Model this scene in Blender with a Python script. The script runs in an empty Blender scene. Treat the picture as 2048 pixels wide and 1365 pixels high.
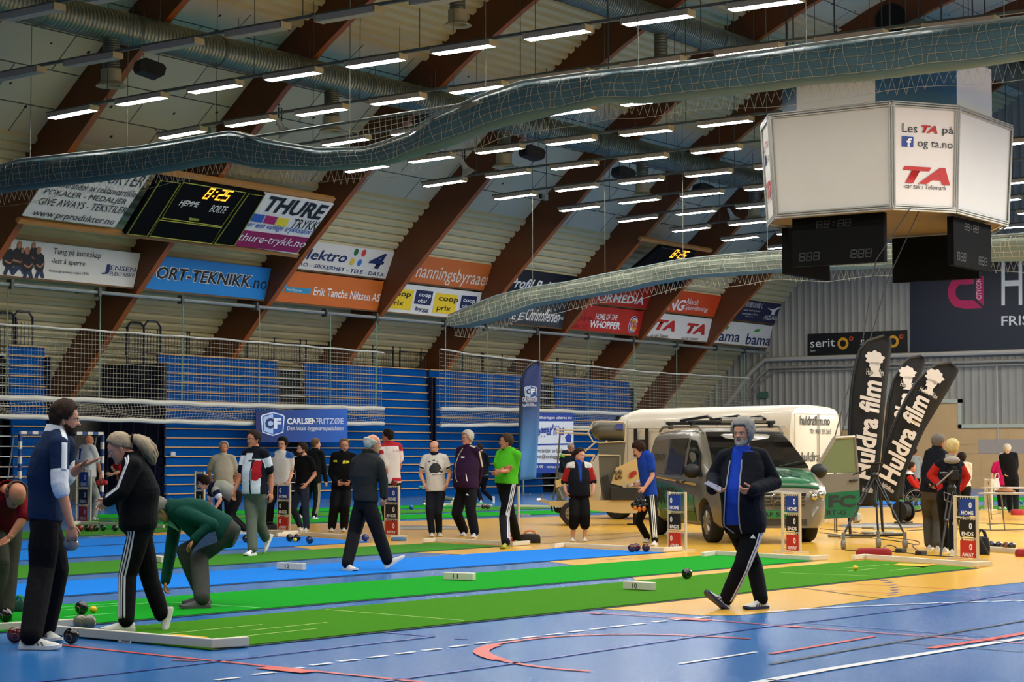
import bpy, bmesh, math, random
import numpy as np
from mathutils import Vector, Matrix, noise
from mathutils.bvhtree import BVHTree

scene = bpy.context.scene
COL = scene.collection
random.seed(7)
rnd = random.random

# ------------------------------------------------------------------ camera
FPX, CX, CY, HZ, EYE = 3982.0, 1024.0, 682.5, 911.0, 1.43
PIT = math.atan((HZ - CY) / FPX)
HEAD = math.atan((3800 - CX) / math.hypot(FPX, HZ - CY))
cam_data = bpy.data.cameras.new('camera')
cam = bpy.data.objects.new('camera', cam_data)
COL.objects.link(cam)
cam.location = (0, 0, EYE)
cam.rotation_euler = (math.pi / 2 + PIT, 0, HEAD - math.pi / 2)
cam_data.sensor_width = 36
cam_data.lens = FPX / 2048 * 36
cam_data.clip_end = 400
scene.camera = cam

# ------------------------------------------------------------------ world and exposure
world = bpy.data.worlds.new('world')
scene.world = world
world.use_nodes = True
world.node_tree.nodes['Background'].inputs[0].default_value = (0.72, 0.8, 0.92, 1)
world.node_tree.nodes['Background'].inputs[1].default_value = 0.30
vs = scene.view_settings
vs.view_transform = 'Standard'
vs.look = 'None'
vs.gamma = 1
vs.use_curve_mapping = False
vs.exposure = 0.0
LAMP = 52.0
ROWPOWER = 2100

def area(name, loc, sx, sy, power, col=(1, .975, .92)):
    l = bpy.data.lights.new(name, 'AREA')
    l.shape = 'RECTANGLE'
    l.size, l.size_y = sx, sy
    l.energy = power
    l.color = col
    o = bpy.data.objects.new(name, l)
    o.location = loc
    COL.objects.link(o)
    return o

# the rows of strip lights over the rest of the hall, outside the frame
for i in range(11):
    area('strip_light_row', (33.5 + 3.8 * i, 2.0, 9.9), .3, 17, ROWPOWER)
for i in range(1, 7):
    area('strip_light_row', (33.5 - 3.8 * (i + 1), 8.0, 9.9), .3, 26, ROWPOWER * .36)

# ------------------------------------------------------------------ geometry of the view
_c, _s = math.cos(HEAD), math.sin(HEAD)
FW = Vector((math.cos(PIT) * _c, math.cos(PIT) * _s, math.sin(PIT)))
UP = Vector((-math.sin(PIT) * _c, -math.sin(PIT) * _s, math.cos(PIT)))
RT = Vector((_s, -_c, 0))           # to the right of the camera, level
FL = Vector((_c, _s, 0))            # away from the camera, level
EYEP = Vector((0, 0, EYE))
Z = Vector((0, 0, 1))

def ray(x, y):
    return FW + RT * ((x - CX) / FPX) - UP * ((y - CY) / FPX)
def G(x, y, z=0.0):
    r = ray(x, y)
    return EYEP + r * ((z - EYE) / r.z)
def onY(x, y, Y):
    r = ray(x, y)
    return EYEP + r * (Y / r.y)
def onX(x, y, X):
    r = ray(x, y)
    return EYEP + r * (X / r.x)
def D(x, y, d):
    """the point at level distance d from the camera"""
    r = ray(x, y)
    return EYEP + r * (d / r.dot(FL))
def dist(p):
    return (Vector(p) - EYEP).dot(FL)
def lerp(a, b, t):
    return a + (b - a) * t
def interp(x, xs, ys):
    return float(np.interp(x, xs, ys))

# ------------------------------------------------------------------ materials
def lin(c):
    if isinstance(c, str):
        c = tuple(int(c[i:i + 2], 16) / 255 for i in (0, 2, 4))
    return tuple((v / 12.92 if v <= .04045 else ((v + .055) / 1.055) ** 2.4) for v in c)

MATS = {}
def mat(name, c, rough=.6, metal=0.0, bump=0.0, bscale=40.0, vary=0.0, vscale=3.0, spec=None, coat=0.0, emit=0.0, alpha=1.0, stretch=None):
    if name in MATS:
        return MATS[name]
    m = bpy.data.materials.new(name)
    m.use_nodes = True
    nt = m.node_tree
    b = nt.nodes['Principled BSDF']
    col = lin(c) + (1,)
    b.inputs['Base Color'].default_value = col
    b.inputs['Roughness'].default_value = rough
    b.inputs['Metallic'].default_value = metal
    if spec is not None:
        b.inputs['Specular IOR Level'].default_value = spec
    if coat:
        b.inputs['Coat Weight'].default_value = coat
        b.inputs['Coat Roughness'].default_value = .06
    if emit:
        b.inputs['Emission Color'].default_value = col
        b.inputs['Emission Strength'].default_value = emit
    if alpha < 1:
        b.inputs['Alpha'].default_value = alpha
    if bump or vary:
        tc = nt.nodes.new('ShaderNodeTexCoord')
        src = tc.outputs['Object']
        if stretch:
            mp = nt.nodes.new('ShaderNodeMapping')
            mp.inputs['Scale'].default_value = stretch
            nt.links.new(src, mp.inputs[0])
            src = mp.outputs[0]
        if vary:
            n = nt.nodes.new('ShaderNodeTexNoise')
            n.inputs['Scale'].default_value = vscale
            n.inputs['Detail'].default_value = 4
            nt.links.new(src, n.inputs['Vector'])
            mix = nt.nodes.new('ShaderNodeMix')
            mix.data_type = 'RGBA'
            mix.inputs['A'].default_value = tuple(v * (1 - vary) for v in col[:3]) + (1,)
            mix.inputs['B'].default_value = tuple(min(1, v * (1 + vary)) for v in col[:3]) + (1,)
            nt.links.new(n.outputs['Fac'], mix.inputs['Factor'])
            nt.links.new(mix.outputs['Result'], b.inputs['Base Color'])
        if bump:
            n2 = nt.nodes.new('ShaderNodeTexNoise')
            n2.inputs['Scale'].default_value = bscale
            n2.inputs['Detail'].default_value = 3
            nt.links.new(src, n2.inputs['Vector'])
            bp = nt.nodes.new('ShaderNodeBump')
            bp.inputs['Strength'].default_value = bump
            bp.inputs['Distance'].default_value = .02
            nt.links.new(n2.outputs['Fac'], bp.inputs['Height'])
            nt.links.new(bp.outputs['Normal'], b.inputs['Normal'])
    MATS[name] = m
    return m

def cloth(c):
    k = 'cloth_' + (c if isinstance(c, str) else '%02x%02x%02x' % tuple(int(v * 255) for v in c))
    return mat(k, c, rough=.9, bump=.5, bscale=14, spec=.15)
def paint(c, rough=.4):
    return mat('paint_%s_%d' % (c, int(rough * 100)), c, rough=rough)
def ink(c):
    return mat('ink_' + c, c, rough=.6)

# ------------------------------------------------------------------ mesh helpers
class MB:
    """collects shapes for ONE mesh"""
    def __init__(self):
        self.v, self.f, self.m = [], [], []
        self.mats = []
    def mi(self, m):
        if m is None:
            return 0
        if m not in self.mats:
            self.mats.append(m)
        return self.mats.index(m)
    def add(self, vs, fs, m=None):
        o = len(self.v)
        k = self.mi(m)
        self.v += [tuple(p) for p in vs]
        for f in fs:
            self.f.append(tuple(i + o for i in f))
            self.m.append(k)
        return self
    def box(self, lo, hi, m=None, M=None):
        x0, y0, z0 = lo
        x1, y1, z1 = hi
        vs = [(x0, y0, z0), (x1, y0, z0), (x1, y1, z0), (x0, y1, z0), (x0, y0, z1), (x1, y0, z1), (x1, y1, z1), (x0, y1, z1)]
        if M:
            vs = [M @ Vector(p) for p in vs]
        return self.add(vs, [(0, 3, 2, 1), (4, 5, 6, 7), (0, 1, 5, 4), (1, 2, 6, 5), (2, 3, 7, 6), (3, 0, 4, 7)], m)
    def quad(self, a, b, c, d, m=None):
        return self.add([a, b, c, d], [(0, 1, 2, 3)], m)
    def poly(self, pts, m=None):
        return self.add(pts, [tuple(range(len(pts)))], m)
    def slab(self, pts, n, t, m=None):
        """a flat outline given a thickness t along -n"""
        k = len(pts)
        n = Vector(n).normalized() * t
        vs = [Vector(p) for p in pts] + [Vector(p) - n for p in pts]
        fs = [tuple(range(k)), tuple(range(2 * k - 1, k - 1, -1))]
        fs += [(i, i + k, (i + 1) % k + k, (i + 1) % k) for i in range(k)]
        return self.add(vs, fs, m)
    def tube(self, pts, r, n=8, m=None, cap=True, closed=False, up=None):
        """a round bar along pts; r a number or one per point"""
        pts = [Vector(p) for p in pts]
        k = len(pts)
        rs = [r] * k if not hasattr(r, '__len__') else list(r)
        rings = []
        pa = None
        for i, p in enumerate(pts):
            if closed:
                t = pts[(i + 1) % k] - pts[i - 1]
            else:
                t = pts[min(i + 1, k - 1)] - pts[max(i - 1, 0)]
            if t.length < 1e-9:
                t = Vector((0, 0, 1))
            t.normalize()
            if pa is None:
                a = Vector(up) if up else (Vector((0, 0, 1)) if abs(t.z) < .9 else Vector((1, 0, 0)))
            else:
                a = pa
            a = a - t * a.dot(t)
            if a.length < 1e-6:
                a = t.orthogonal()
            a.normalize()
            pa = a
            b = t.cross(a)
            rings.append([p + (a * math.cos(2 * math.pi * j / n) + b * math.sin(2 * math.pi * j / n)) * rs[i] for j in range(n)])
        vs = [q for rg in rings for q in rg]
        fs = []
        for i in range(k if closed else k - 1):
            o, o2 = i * n, ((i + 1) % k) * n
            for j in range(n):
                fs.append((o + j, o + (j + 1) % n, o2 + (j + 1) % n, o2 + j))
        if cap and not closed:
            fs.append(tuple(range(n - 1, -1, -1)))
            fs.append(tuple((k - 1) * n + j for j in range(n)))
        return self.add(vs, fs, m)
    def loft(self, rings, m=None, cap=True, closed=True):
        n = len(rings[0])
        vs = [q for rg in rings for q in rg]
        fs = []
        for i in range(len(rings) - 1):
            for j in range(n if closed else n - 1):
                fs.append((i * n + j, i * n + (j + 1) % n, (i + 1) * n + (j + 1) % n, (i + 1) * n + j))
        if cap:
            fs.append(tuple(range(n - 1, -1, -1)))
            fs.append(tuple((len(rings) - 1) * n + j for j in range(n)))
        return self.add(vs, fs, m)
    def ball(self, c, r, m=None, n=14, k=9, M=None):
        c = Vector(c)
        rr = (r, r, r) if not hasattr(r, '__len__') else r
        vs, fs = [], []
        for i in range(k + 1):
            t = math.pi * i / k
            for j in range(n):
                a = 2 * math.pi * j / n
                q = Vector((math.sin(t) * math.cos(a) * rr[0], math.sin(t) * math.sin(a) * rr[1], math.cos(t) * rr[2]))
                if M:
                    q = M @ q
                vs.append(c + q)
        for i in range(k):
            for j in range(n):
                fs.append((i * n + j, (i + 1) * n + j, (i + 1) * n + (j + 1) % n, i * n + (j + 1) % n))
        return self.add(vs, fs, m)
    def lathe(self, prof, base=(0, 0, 0), axis=(0, 0, 1), n=20, m=None):
        """prof: (radius, height) pairs turned about axis"""
        ax = Vector(axis).normalized()
        a = ax.orthogonal().normalized()
        b = ax.cross(a)
        base = Vector(base)
        rings = [[base + ax * h + (a * math.cos(2 * math.pi * j / n) + b * math.sin(2 * math.pi * j / n)) * max(r, 1e-4) for j in range(n)] for r, h in prof]
        return self.loft(rings, m)
    def mesh(self, name, smooth=False, weld=False):
        me = bpy.data.meshes.new(name)
        me.from_pydata(self.v, [], self.f)
        for m in self.mats:
            me.materials.append(m)
        if self.mats:
            me.polygons.foreach_set('material_index', self.m)
        if weld:
            bm = bmesh.new()
            bm.from_mesh(me)
            bmesh.ops.remove_doubles(bm, verts=bm.verts, dist=1e-5)
            bmesh.ops.recalc_face_normals(bm, faces=bm.faces)
            bm.to_mesh(me)
            bm.free()
        if smooth:
            me.polygons.foreach_set('use_smooth', [True] * len(me.polygons))
        me.update()
        return me
    def build(self, name, m=None, parent=None, smooth=False, fix=True, bevel=0.0, weld=False):
        me = self.mesh(name, smooth, weld)
        if m is not None:
            me.materials.clear()
            me.materials.append(m)
            me.polygons.foreach_set('material_index', [0] * len(me.polygons))
        if fix:
            bm = bmesh.new()
            bm.from_mesh(me)
            bmesh.ops.recalc_face_normals(bm, faces=bm.faces)
            bm.to_mesh(me)
            bm.free()
        o = bpy.data.objects.new(name, me)
        COL.objects.link(o)
        if smooth:
            try:
                me.set_sharp_from_angle(angle=math.radians(42))
            except Exception:
                pass
        if bevel:
            md = o.modifiers.new('bevel', 'BEVEL')
            md.width = bevel
            md.segments = 2
            md.limit_method = 'ANGLE'
        if parent is not None:
            put(o, parent)
        return o

def put(o, parent):
    """make o (built in world coordinates) a child of parent without moving it"""
    o.parent = parent
    o.matrix_parent_inverse = WM(parent).inverted()
    return o
def WM(o):
    m = o.matrix_basis.copy()
    if o.parent:
        m = WM(o.parent) @ o.matrix_parent_inverse @ m
    return m
def tag(o, label=None, cat=None, group=None, kind=None):
    if label: o['label'] = label
    if cat: o['category'] = cat
    if group: o['group'] = group
    if kind: o['kind'] = kind
    return o
def empty(name, loc, label=None, cat=None, group=None, rz=0.0):
    o = bpy.data.objects.new(name, None)
    o.empty_display_size = .1
    COL.objects.link(o)
    o.location = loc
    o.rotation_euler = (0, 0, rz)
    return tag(o, label, cat, group)
def thing(name, mb, m, label, cat, group=None, **kw):
    return tag(mb.build(name, m, **kw), label, cat, group)
def struct(name, mb, m=None, **kw):
    return tag(mb.build(name, m, **kw), kind='structure')
def copytree(o, parent=None):
    c = o.copy()
    COL.objects.link(c)
    if parent is not None:
        c.parent = parent
        c.matrix_parent_inverse = o.matrix_parent_inverse.copy()
    for ch in list(o.children):
        copytree(ch, c)
    return c

_dg = None
def evaluated(o):
    """the mesh of o with its modifiers applied"""
    dg = bpy.context.evaluated_depsgraph_get()
    dg.update()
    return bpy.data.meshes.new_from_object(o.evaluated_get(dg))
def temp(me):
    o = bpy.data.objects.new('temp', me)
    COL.objects.link(o)
    return o
def drop(o):
    me = o.data
    bpy.data.objects.remove(o)
    if me.users == 0:
        if isinstance(me, bpy.types.Mesh):
            bpy.data.meshes.remove(me)
        else:
            bpy.data.curves.remove(me)

def text_mesh(s, size=1.0, bold=0.0, shear=0.0, align='LEFT', ext=0.0, space=1.0, res=2):
    cu = bpy.data.curves.new('lettering', 'FONT')
    cu.body = s
    cu.size = size
    cu.offset = bold
    cu.shear = shear
    cu.align_x = align
    cu.extrude = ext
    cu.space_character = space
    cu.resolution_u = res
    o = bpy.data.objects.new('temp', cu)
    COL.objects.link(o)
    me = evaluated(o)
    drop(o)
    return me

def text_fit(s, M, w, h, m, bold=.0, shear=.0, parent=None, name='lettering', res=2, halign=None, ext=0.0, space=1.0):
    """lettering scaled to width w and height h (the box of its ink), in the plane of M (x right, y up, origin lower left)"""
    me = text_mesh(s, 1.0, bold, shear, ext=ext, res=res, space=space)
    n = len(me.vertices)
    co = np.empty(n * 3)
    me.vertices.foreach_get('co', co)
    co = co.reshape(-1, 3)
    lo, hi = co.min(0), co.max(0)
    sx = w / max(1e-6, hi[0] - lo[0])
    sy = h / max(1e-6, hi[1] - lo[1])
    co[:, 0] = (co[:, 0] - lo[0]) * sx
    co[:, 1] = (co[:, 1] - lo[1]) * sy
    me.vertices.foreach_set('co', co.ravel())
    me.transform(M)
    me.materials.clear()
    me.materials.append(m)
    me.name = name
    o = bpy.data.objects.new(name, me)
    COL.objects.link(o)
    if parent is not None:
        put(o, parent)
    return o

def frame(o, x, y):
    """matrix of a plane: origin o, x axis, y axis"""
    x = Vector(x).normalized()
    y = (Vector(y) - x * Vector(y).dot(x)).normalized()
    z = x.cross(y)
    M = Matrix((x, y, z)).transposed().to_4x4()
    M.translation = Vector(o)
    return M
def quadmap(a, b, c, d):
    """bilinear map (u right, v up) on the quad lower-left a, lower-right b, upper-right c, upper-left d"""
    a, b, c, d = map(Vector, (a, b, c, d))
    return lambda u, v: lerp(lerp(a, b, u), lerp(d, c, u), v)
def on_quad(me_or_o, q, lift, n):
    pass

# ================================================================== SETTING
BAY, BX0, XE = 5.713, 41.488, 81.48          # bay, first beam right of the near wall, end wall
YC = 19.8                                     # the ridge
INN = [(45.7, 2.3), (45.03, 3.2), (42.5, 5.99), (40.9, 7.65), (39.0, 9.42), (36.7, 11.55), (34.6, 13.1), (32.3, 14.5), (31, 15.2), (28.7, 16.3), (26.4, 17.1), (23.2, 17.85), (19.8, 18.1)]
ROOF = [(46.35, 3.3), (45.35, 4.56), (44.0, 6.06), (40.95, 9.25), (39.2, 10.8), (37.8, 12.02), (36.9, 12.8), (35.2, 13.95), (34.0, 14.75), (31.9, 16.02), (29.2, 17.3), (26.4, 18.1), (23.2, 18.85), (19.8, 19.1)]
WALLY = 46.4
def mirror(pr):
    return pr + [(2 * YC - y, z) for y, z in pr[-2::-1]]
def beam_x(i):
    return BX0 + BAY * i
def arch_hit(x, y, off=.15):
    """where the sight line through pixel x, y meets the inner face of the arches, off metres inside"""
    ys = [p[0] for p in INN][::-1]
    zs = [p[1] for p in INN][::-1]
    r = ray(x, y)
    t = 5.0
    while t < 160:
        p = EYEP + r * t
        if p.z > interp(p.y + off * .6, ys, zs) - off * .8:
            return p
        t += .03
    return p

# ---- floor: one mesh; the painted court zones and lines are part of it
M_BLUE = mat('court_blue', (0.13, 0.40, 0.66), rough=.23, vary=.10, vscale=.7, spec=.34, bump=.02, bscale=30)
M_YEL = mat('court_yellow', (0.87, 0.67, 0.23), rough=.22, vary=.07, vscale=.8, spec=.42)
M_LWHITE = mat('line_white', 'd9dde2', rough=.3)
M_LRED = mat('line_red', 'd0463e', rough=.3)
M_LBLUE = mat('line_blue', '1b47a0', rough=.3)
M_LBLACK = mat('line_black', '27303c', rough=.3)
M_LGREY = mat('court_grey', '4a4640', rough=.35)
fl = MB()
fl.quad((-12, -22, 0), (XE + .3, -22, 0), (XE + .3, WALLY + .2, 0), (-12, WALLY + .2, 0), M_BLUE)
yel_px = [(1150, 1215), (1213, 1219), (1400, 1231.5), (1470, 1232), (1560, 1224.5), (1660, 1212), (1767, 1197.5), (1870, 1184), (1960, 1174), (2048, 1165), (2500, 1118), (2700, 1040), (2700, 1007), (1900, 1012), (1500, 1022), (1000, 1037), (500, 1052), (100, 1068), (80, 1072), (420, 1071), (560, 1090), (640, 1102), (800, 1105), (960, 1111), (1085, 1122), (1140, 1130), (1210, 1142), (1262, 1153), (1271, 1161), (1265, 1172), (1230, 1190)]
fl.poly([G(x, y, .003) for x, y in yel_px], M_YEL)
def court_line(px, w, m, z=.006, closed=False):
    pts = [G(x, y, z) for x, y in px]
    strip(pts, w, m)
def strip(pts, w, m):
    k = len(pts)
    L, R_ = [], []
    for i in range(k):
        t = (pts[min(i + 1, k - 1)] - pts[max(i - 1, 0)])
        n = Vector((-t.y, t.x, 0)).normalized() * (w / 2)
        L.append(pts[i] + n)
        R_.append(pts[i] - n)
    for i in range(k - 1):
        fl.quad(L[i], R_[i], R_[i + 1], L[i + 1], m)
def smooth_px(px, n=6):
    """catmull-rom through the points"""
    out = []
    P_ = [Vector((x, y, 0)) for x, y in px]
    for i in range(len(P_) - 1):
        p0, p1, p2, p3 = P_[max(i - 1, 0)], P_[i], P_[i + 1], P_[min(i + 2, len(P_) - 1)]
        for j in range(n):
            t = j / n
            q = .5 * ((2 * p1) + (p2 - p0) * t + (2 * p0 - 5 * p1 + 4 * p2 - p3) * t * t + (3 * p1 - p0 - 3 * p2 + p3) * t ** 3)
            out.append((q.x, q.y))
    out.append(px[-1])
    return out
court_line([(100, 1288.5), (540, 1333.3), (837, 1364), (900, 1370)], .05, M_LRED)
court_line([(528, 1334.5), (622, 1344.5)], .17, M_LRED, .008)
court_line([(395, 1322), (345, 1320.5)], .05, M_LRED)
court_line([(60, 1366), (240, 1346.3), (540, 1310.8), (868, 1273.2)], .05, M_LBLUE)
court_line([(868, 1273.2), (760, 1264)], .05, M_LBLUE)
court_line([(908, 1277), (935, 1278.5)], .05, M_LBLUE)
court_line([(740, 1367), (1027, 1327), (1211, 1300), (1400, 1272), (1560, 1250), (1655, 1239), (1893, 1209), (2048, 1184)], .05, M_LBLUE)
court_line([(1610, 1246), (1893, 1268), (2048, 1279)], .03, M_LBLUE)
court_line(smooth_px([(1180, 1343), (1100, 1336.5), (1027, 1326), (980, 1314), (960, 1303), (978, 1293), (1012, 1285.5), (1098, 1275), (1195, 1270), (1300, 1269.5), (1390, 1272), (1500, 1278)]), .06, M_LRED)
court_line(smooth_px([(1000, 1320), (975, 1312), (962, 1303.5), (972, 1296), (990, 1290)]), .12, M_LRED, .008)
court_line([(1156, 1224.5), (1400, 1239), (1560, 1252), (2048, 1287)], .04, M_LRED)
court_line([(1185, 1226.5), (1205, 1228)], .12, M_LRED, .008)
court_line([(1345, 1236.5), (1420, 1241)], .16, M_LRED, .008)
court_line([(1580, 1253), (1600, 1254.5)], .12, M_LRED, .008)
court_line([(1540, 1308), (1650, 1290), (1750, 1273)], .05, M_LRED)
court_line([(1860, 1297), (1960, 1282), (2060, 1265)], .09, M_LRED)
court_line([(1540, 1329), (1700, 1300), (1846, 1276), (2060, 1240)], .04, M_LBLACK)
court_line([(1790, 1285), (2048, 1304)], .03, M_LBLACK)
court_line([(1600, 1176), (1765, 1198)], .03, M_LBLACK)
court_line([(1700, 1168), (2048, 1186)], .025, M_LRED)
court_line([(1640, 1180), (2048, 1201)], .02, M_LRED)
court_line([(1500, 1368), (1655, 1339), (1900, 1300), (2060, 1275)], .09, M_LWHITE)
court_line([(1360, 1328), (1435, 1316.5), (1512, 1304.5)], .045, M_LWHITE)
court_line([(1535, 1360), (1660, 1370)], .04, M_LBLUE)
for x, y in [(455, 1358), (528, 1347.2), (585, 1337.6), (642, 1328.8), (697.8, 1321.2), (755, 1313.6), (810.5, 1306.3), (864.8, 1299.5), (917.5, 1292.5), (967, 1286), (1017, 1280), (1062.5, 1274.3), (1109, 1268.7), (1153, 1263.2), (1196.3, 1257.9), (1237.3, 1252.8), (1278.3, 1248.4), (1319.3, 1243.5), (1361.3, 1239.2), (1405, 1235.5), (1545, 1223.5), (1622, 1217.7), (1668.4, 1215.3), (1716, 1213), (1762.5, 1211), (1810, 1209), (1857, 1207.2), (1905, 1205.7), (1954, 1204), (2004, 1202.7), (2052, 1202)]:
    a = G(x, y, .007)
    b = G(x + 40, y - 4.6 if x < 1500 else y - 2, .007)
    t = (b - a).normalized() * (.10 if x < 1500 else .14)
    strip([a - t, a + t], .055, M_LWHITE)
for x, y in [(1762, 1158), (1771, 1162), (1779, 1166), (1786, 1171), (1790, 1176), (1792, 1181), (1790, 1186), (1784, 1191)]:
    a = G(x, y, .007)
    strip([a - RT * .05, a + RT * .05 + FL * .1], .05, M_LBLUE)
# dark ellipses of the court emblem, thin dark lines on the yellow floor
for cx, cy, rx, ry in [(840, 1056, 100, 4), (1770, 1052, 95, 5)]:
    fl.poly([G(cx + rx * math.cos(a), cy + ry * math.sin(a), .007) for a in np.linspace(0, 2 * math.pi, 28)[:-1]], M_LGREY)
    fl.poly([G(cx + rx * .8 * math.cos(a), cy + .6 + ry * .5 * math.sin(a), .009) for a in np.linspace(0, 2 * math.pi, 28)[:-1]], mat('court_pale', 'a09a8c', rough=.3))
for l in ([(1080, 1088), (1200, 1080), (1330, 1068)], [(1060, 1076), (1180, 1071), (1320, 1063)], [(900, 1122), (1010, 1119)], [(1210, 1120), (1265, 1116)]):
    court_line(l, .05, mat('line_brown', '8a6430', rough=.3))
struct('floor', fl, fix=False)
for o in [COL.objects['floor']]:
    for p in o.data.polygons:
        pass

# ---- roof: corrugated sheets and pale perforated boards, laid along the hall between the arches
M_CORR = mat('corrugated_sheet', (0.80, 0.75, 0.58), rough=.6, vary=.09, vscale=.5)  # yellowed a little: the warm light on the sheets is in the colour
def board_material():
    m = bpy.data.materials.new('perforated_board')
    m.use_nodes = True
    nt = m.node_tree
    b = nt.nodes['Principled BSDF']
    b.inputs['Roughness'].default_value = .8
    tc = nt.nodes.new('ShaderNodeTexCoord')
    mp = nt.nodes.new('ShaderNodeMapping')
    nt.links.new(tc.outputs['UV'], mp.inputs[0])
    br = nt.nodes.new('ShaderNodeTexBrick')
    br.inputs['Scale'].default_value = 1
    br.inputs['Brick Width'].default_value = 2.4
    br.inputs['Row Height'].default_value = 1.2
    br.inputs['Mortar Size'].default_value = .02
    br.offset = .5
    br.inputs['Color1'].default_value = lin((.80, .77, .66)) + (1,)
    br.inputs['Color2'].default_value = lin((.77, .74, .63)) + (1,)
    br.inputs['Mortar'].default_value = lin((.33, .31, .28)) + (1,)
    nt.links.new(mp.outputs[0], br.inputs['Vector'])
    vo = nt.nodes.new('ShaderNodeTexVoronoi')
    vo.inputs['Scale'].default_value = 1.9
    vo.inputs['Randomness'].default_value = .55
    nt.links.new(mp.outputs[0], vo.inputs['Vector'])
    lt = nt.nodes.new('ShaderNodeMath')
    lt.operation = 'LESS_THAN'
    lt.inputs[1].default_value = .10
    nt.links.new(vo.outputs['Distance'], lt.inputs[0])
    mx = nt.nodes.new('ShaderNodeMix')
    mx.data_type = 'RGBA'
    mx.inputs['B'].default_value = (.02, .02, .02, 1)
    nt.links.new(br.outputs['Color'], mx.inputs['A'])
    nt.links.new(lt.outputs[0], mx.inputs['Factor'])
    nt.links.new(mx.outputs['Result'], b.inputs['Base Color'])
    return m
M_BOARD = board_material()
def roof_points(z0, z1, side=1, step=None):
    """profile of the roof from height z0 to z1 as (y, z) with normals towards the hall, evenly spaced"""
    pr = ROOF
    out = []
    L = 0
    dense = []
    for i in range(len(pr) - 1):
        for t in np.linspace(0, 1, 60, endpoint=False):
            dense.append((lerp(pr[i][0], pr[i + 1][0], t), lerp(pr[i][1], pr[i + 1][1], t)))
    dense = [d for d in dense if z0 <= d[1] <= z1]
    acc = [0]
    for a, b in zip(dense, dense[1:]):
        acc.append(acc[-1] + math.hypot(b[0] - a[0], b[1] - a[1]))
    n = max(2, int(acc[-1] / step) + 1)
    ss = np.linspace(0, acc[-1], n)
    ys = np.interp(ss, acc, [d[0] for d in dense])
    zs = np.interp(ss, acc, [d[1] for d in dense])
    res = []
    for i in range(n):
        a, b = max(i - 1, 0), min(i + 1, n - 1)
        ty, tz = ys[b] - ys[a], zs[b] - zs[a]
        l = math.hypot(ty, tz) or 1
        res.append((ys[i], zs[i], -abs(tz) / l, -abs(ty) / l, ss[i]))
    return res
RX0, RX1 = -12.0, XE + .3
def corr(name, z0, z1, mirrored=False):
    mb = MB()
    pts = roof_points(z0, z1, step=.075)
    rows = []
    for k, (y, z, ny, nz, s) in enumerate(pts):
        d = .0 if (k % 4) == 0 else .11
        yy, zz = y + ny * d, z + nz * d
        if mirrored:
            yy = 2 * YC - yy
        rows.append([(RX0, yy, zz), (RX1, yy, zz)])
    mb.loft(rows, M_CORR, cap=False, closed=False)
    return struct(name, mb, fix=False)
def boards(name, z0, z1, mirrored=False):
    mb = MB()
    pts = roof_points(z0, z1, step=.4)
    rows, uvs = [], []
    for y, z, ny, nz, s in pts:
        if mirrored:
            y = 2 * YC - y
        rows.append([(RX0, y, z), (RX1, y, z)])
    mb.loft(rows, M_BOARD, cap=False, closed=False)
    o = struct(name, mb, fix=False)
    uv = o.data.uv_layers.new(name='uv')
    for p in o.data.polygons:
        for li in p.loop_indices:
            vi = o.data.loops[li].vertex_index
            uv.data[li].uv = (o.data.vertices[vi].co.x, pts[vi // 2][4])
    return o
corr('ceiling', 3.3, 9.9)
boards('ceiling', 9.7, 13.5)
corr('ceiling', 13.3, 16.7)
boards('ceiling', 16.5, 19.09)
corr('ceiling', 3.3, 16.7, True)
boards('ceiling', 16.5, 19.09, True)
# ---- walls
mb = MB()
mb.box((RX0, WALLY, 0), (RX1, WALLY + .2, 4.2))
struct('wall_left', mb, mat('dark_block_wall', '6d6a62', rough=.8, bump=.3, bscale=6))
mb = MB()
mb.box((RX0, 2 * YC - WALLY - .2, 0), (RX1, 2 * YC - WALLY, 4.2))
struct('wall_right', mb, mat('grey_block_wall', '8a8880', rough=.8))
M_CLAD = mat('grey_cladding', (0.60, 0.585, 0.545), rough=.6, vary=.05, vscale=1.5)
mb = MB()
ys = np.arange(-7, 46.6, .11)
zr = lambda y: interp(y if y >= YC else 2 * YC - y, [p[0] for p in ROOF][::-1], [p[1] for p in ROOF][::-1])
rows = []
for k, y in enumerate(ys):
    d = .05 if k % 3 == 0 else 0
    rows.append([(XE - d, y, 0), (XE - d, y, zr(y))])
mb.loft(rows, M_CLAD, cap=False, closed=False)
mb.box((XE + .02, -7, 0), (XE + .2, 46.5, 3.3))
struct('wall_end', mb, fix=False)
# lower chipboard panelling with its white trim
M_CHIP = mat('chipboard', (0.80, 0.66, 0.46), rough=.75, vary=.10, vscale=2.0)
mb = MB()
X1 = XE - .16
def wpx(x, y):
    return onX(x, y, X1)
mb.box((X1, 8, 0), (X1 + .1, 33.2, 2.59))
mb.box((X1, 33.2, 0), (X1 + .1, 37.0, 3.68))
mb.box((X1, 37.0, 0), (X1 + .1, 42.5, 2.59))
for y in np.arange(9, 42, 1.22):
    mb.box((X1 - .012, y, 0), (X1, y + .02, 2.55), mat('panel_joint', '6b5a48'))
for z in (.62, 1.5, 1.9):
    mb.box((X1 - .012, 8, z), (X1, 42.4, z + .018), mat('panel_joint', '6b5a48'))
o = struct('wall_panel', mb)
o.data.materials[0] = M_CHIP if o.data.materials else None
M_TRIM = mat('trim_white', (0.72, 0.73, 0.66), rough=.5)
mb = MB()
for lo, hi in [((8, 2.59), (33.2, 2.75)), ((33.04, 2.59), (33.2, 3.84)), ((33.04, 3.68), (37.16, 3.84)), ((37.0, 2.59), (37.16, 3.84)), ((37.0, 2.59), (42.5, 2.75))]:
    mb.box((X1 - .06, lo[0], lo[1]), (X1 + .1, hi[0], hi[1]))
struct('trim_1', mb, M_TRIM)
mb = MB()
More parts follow.
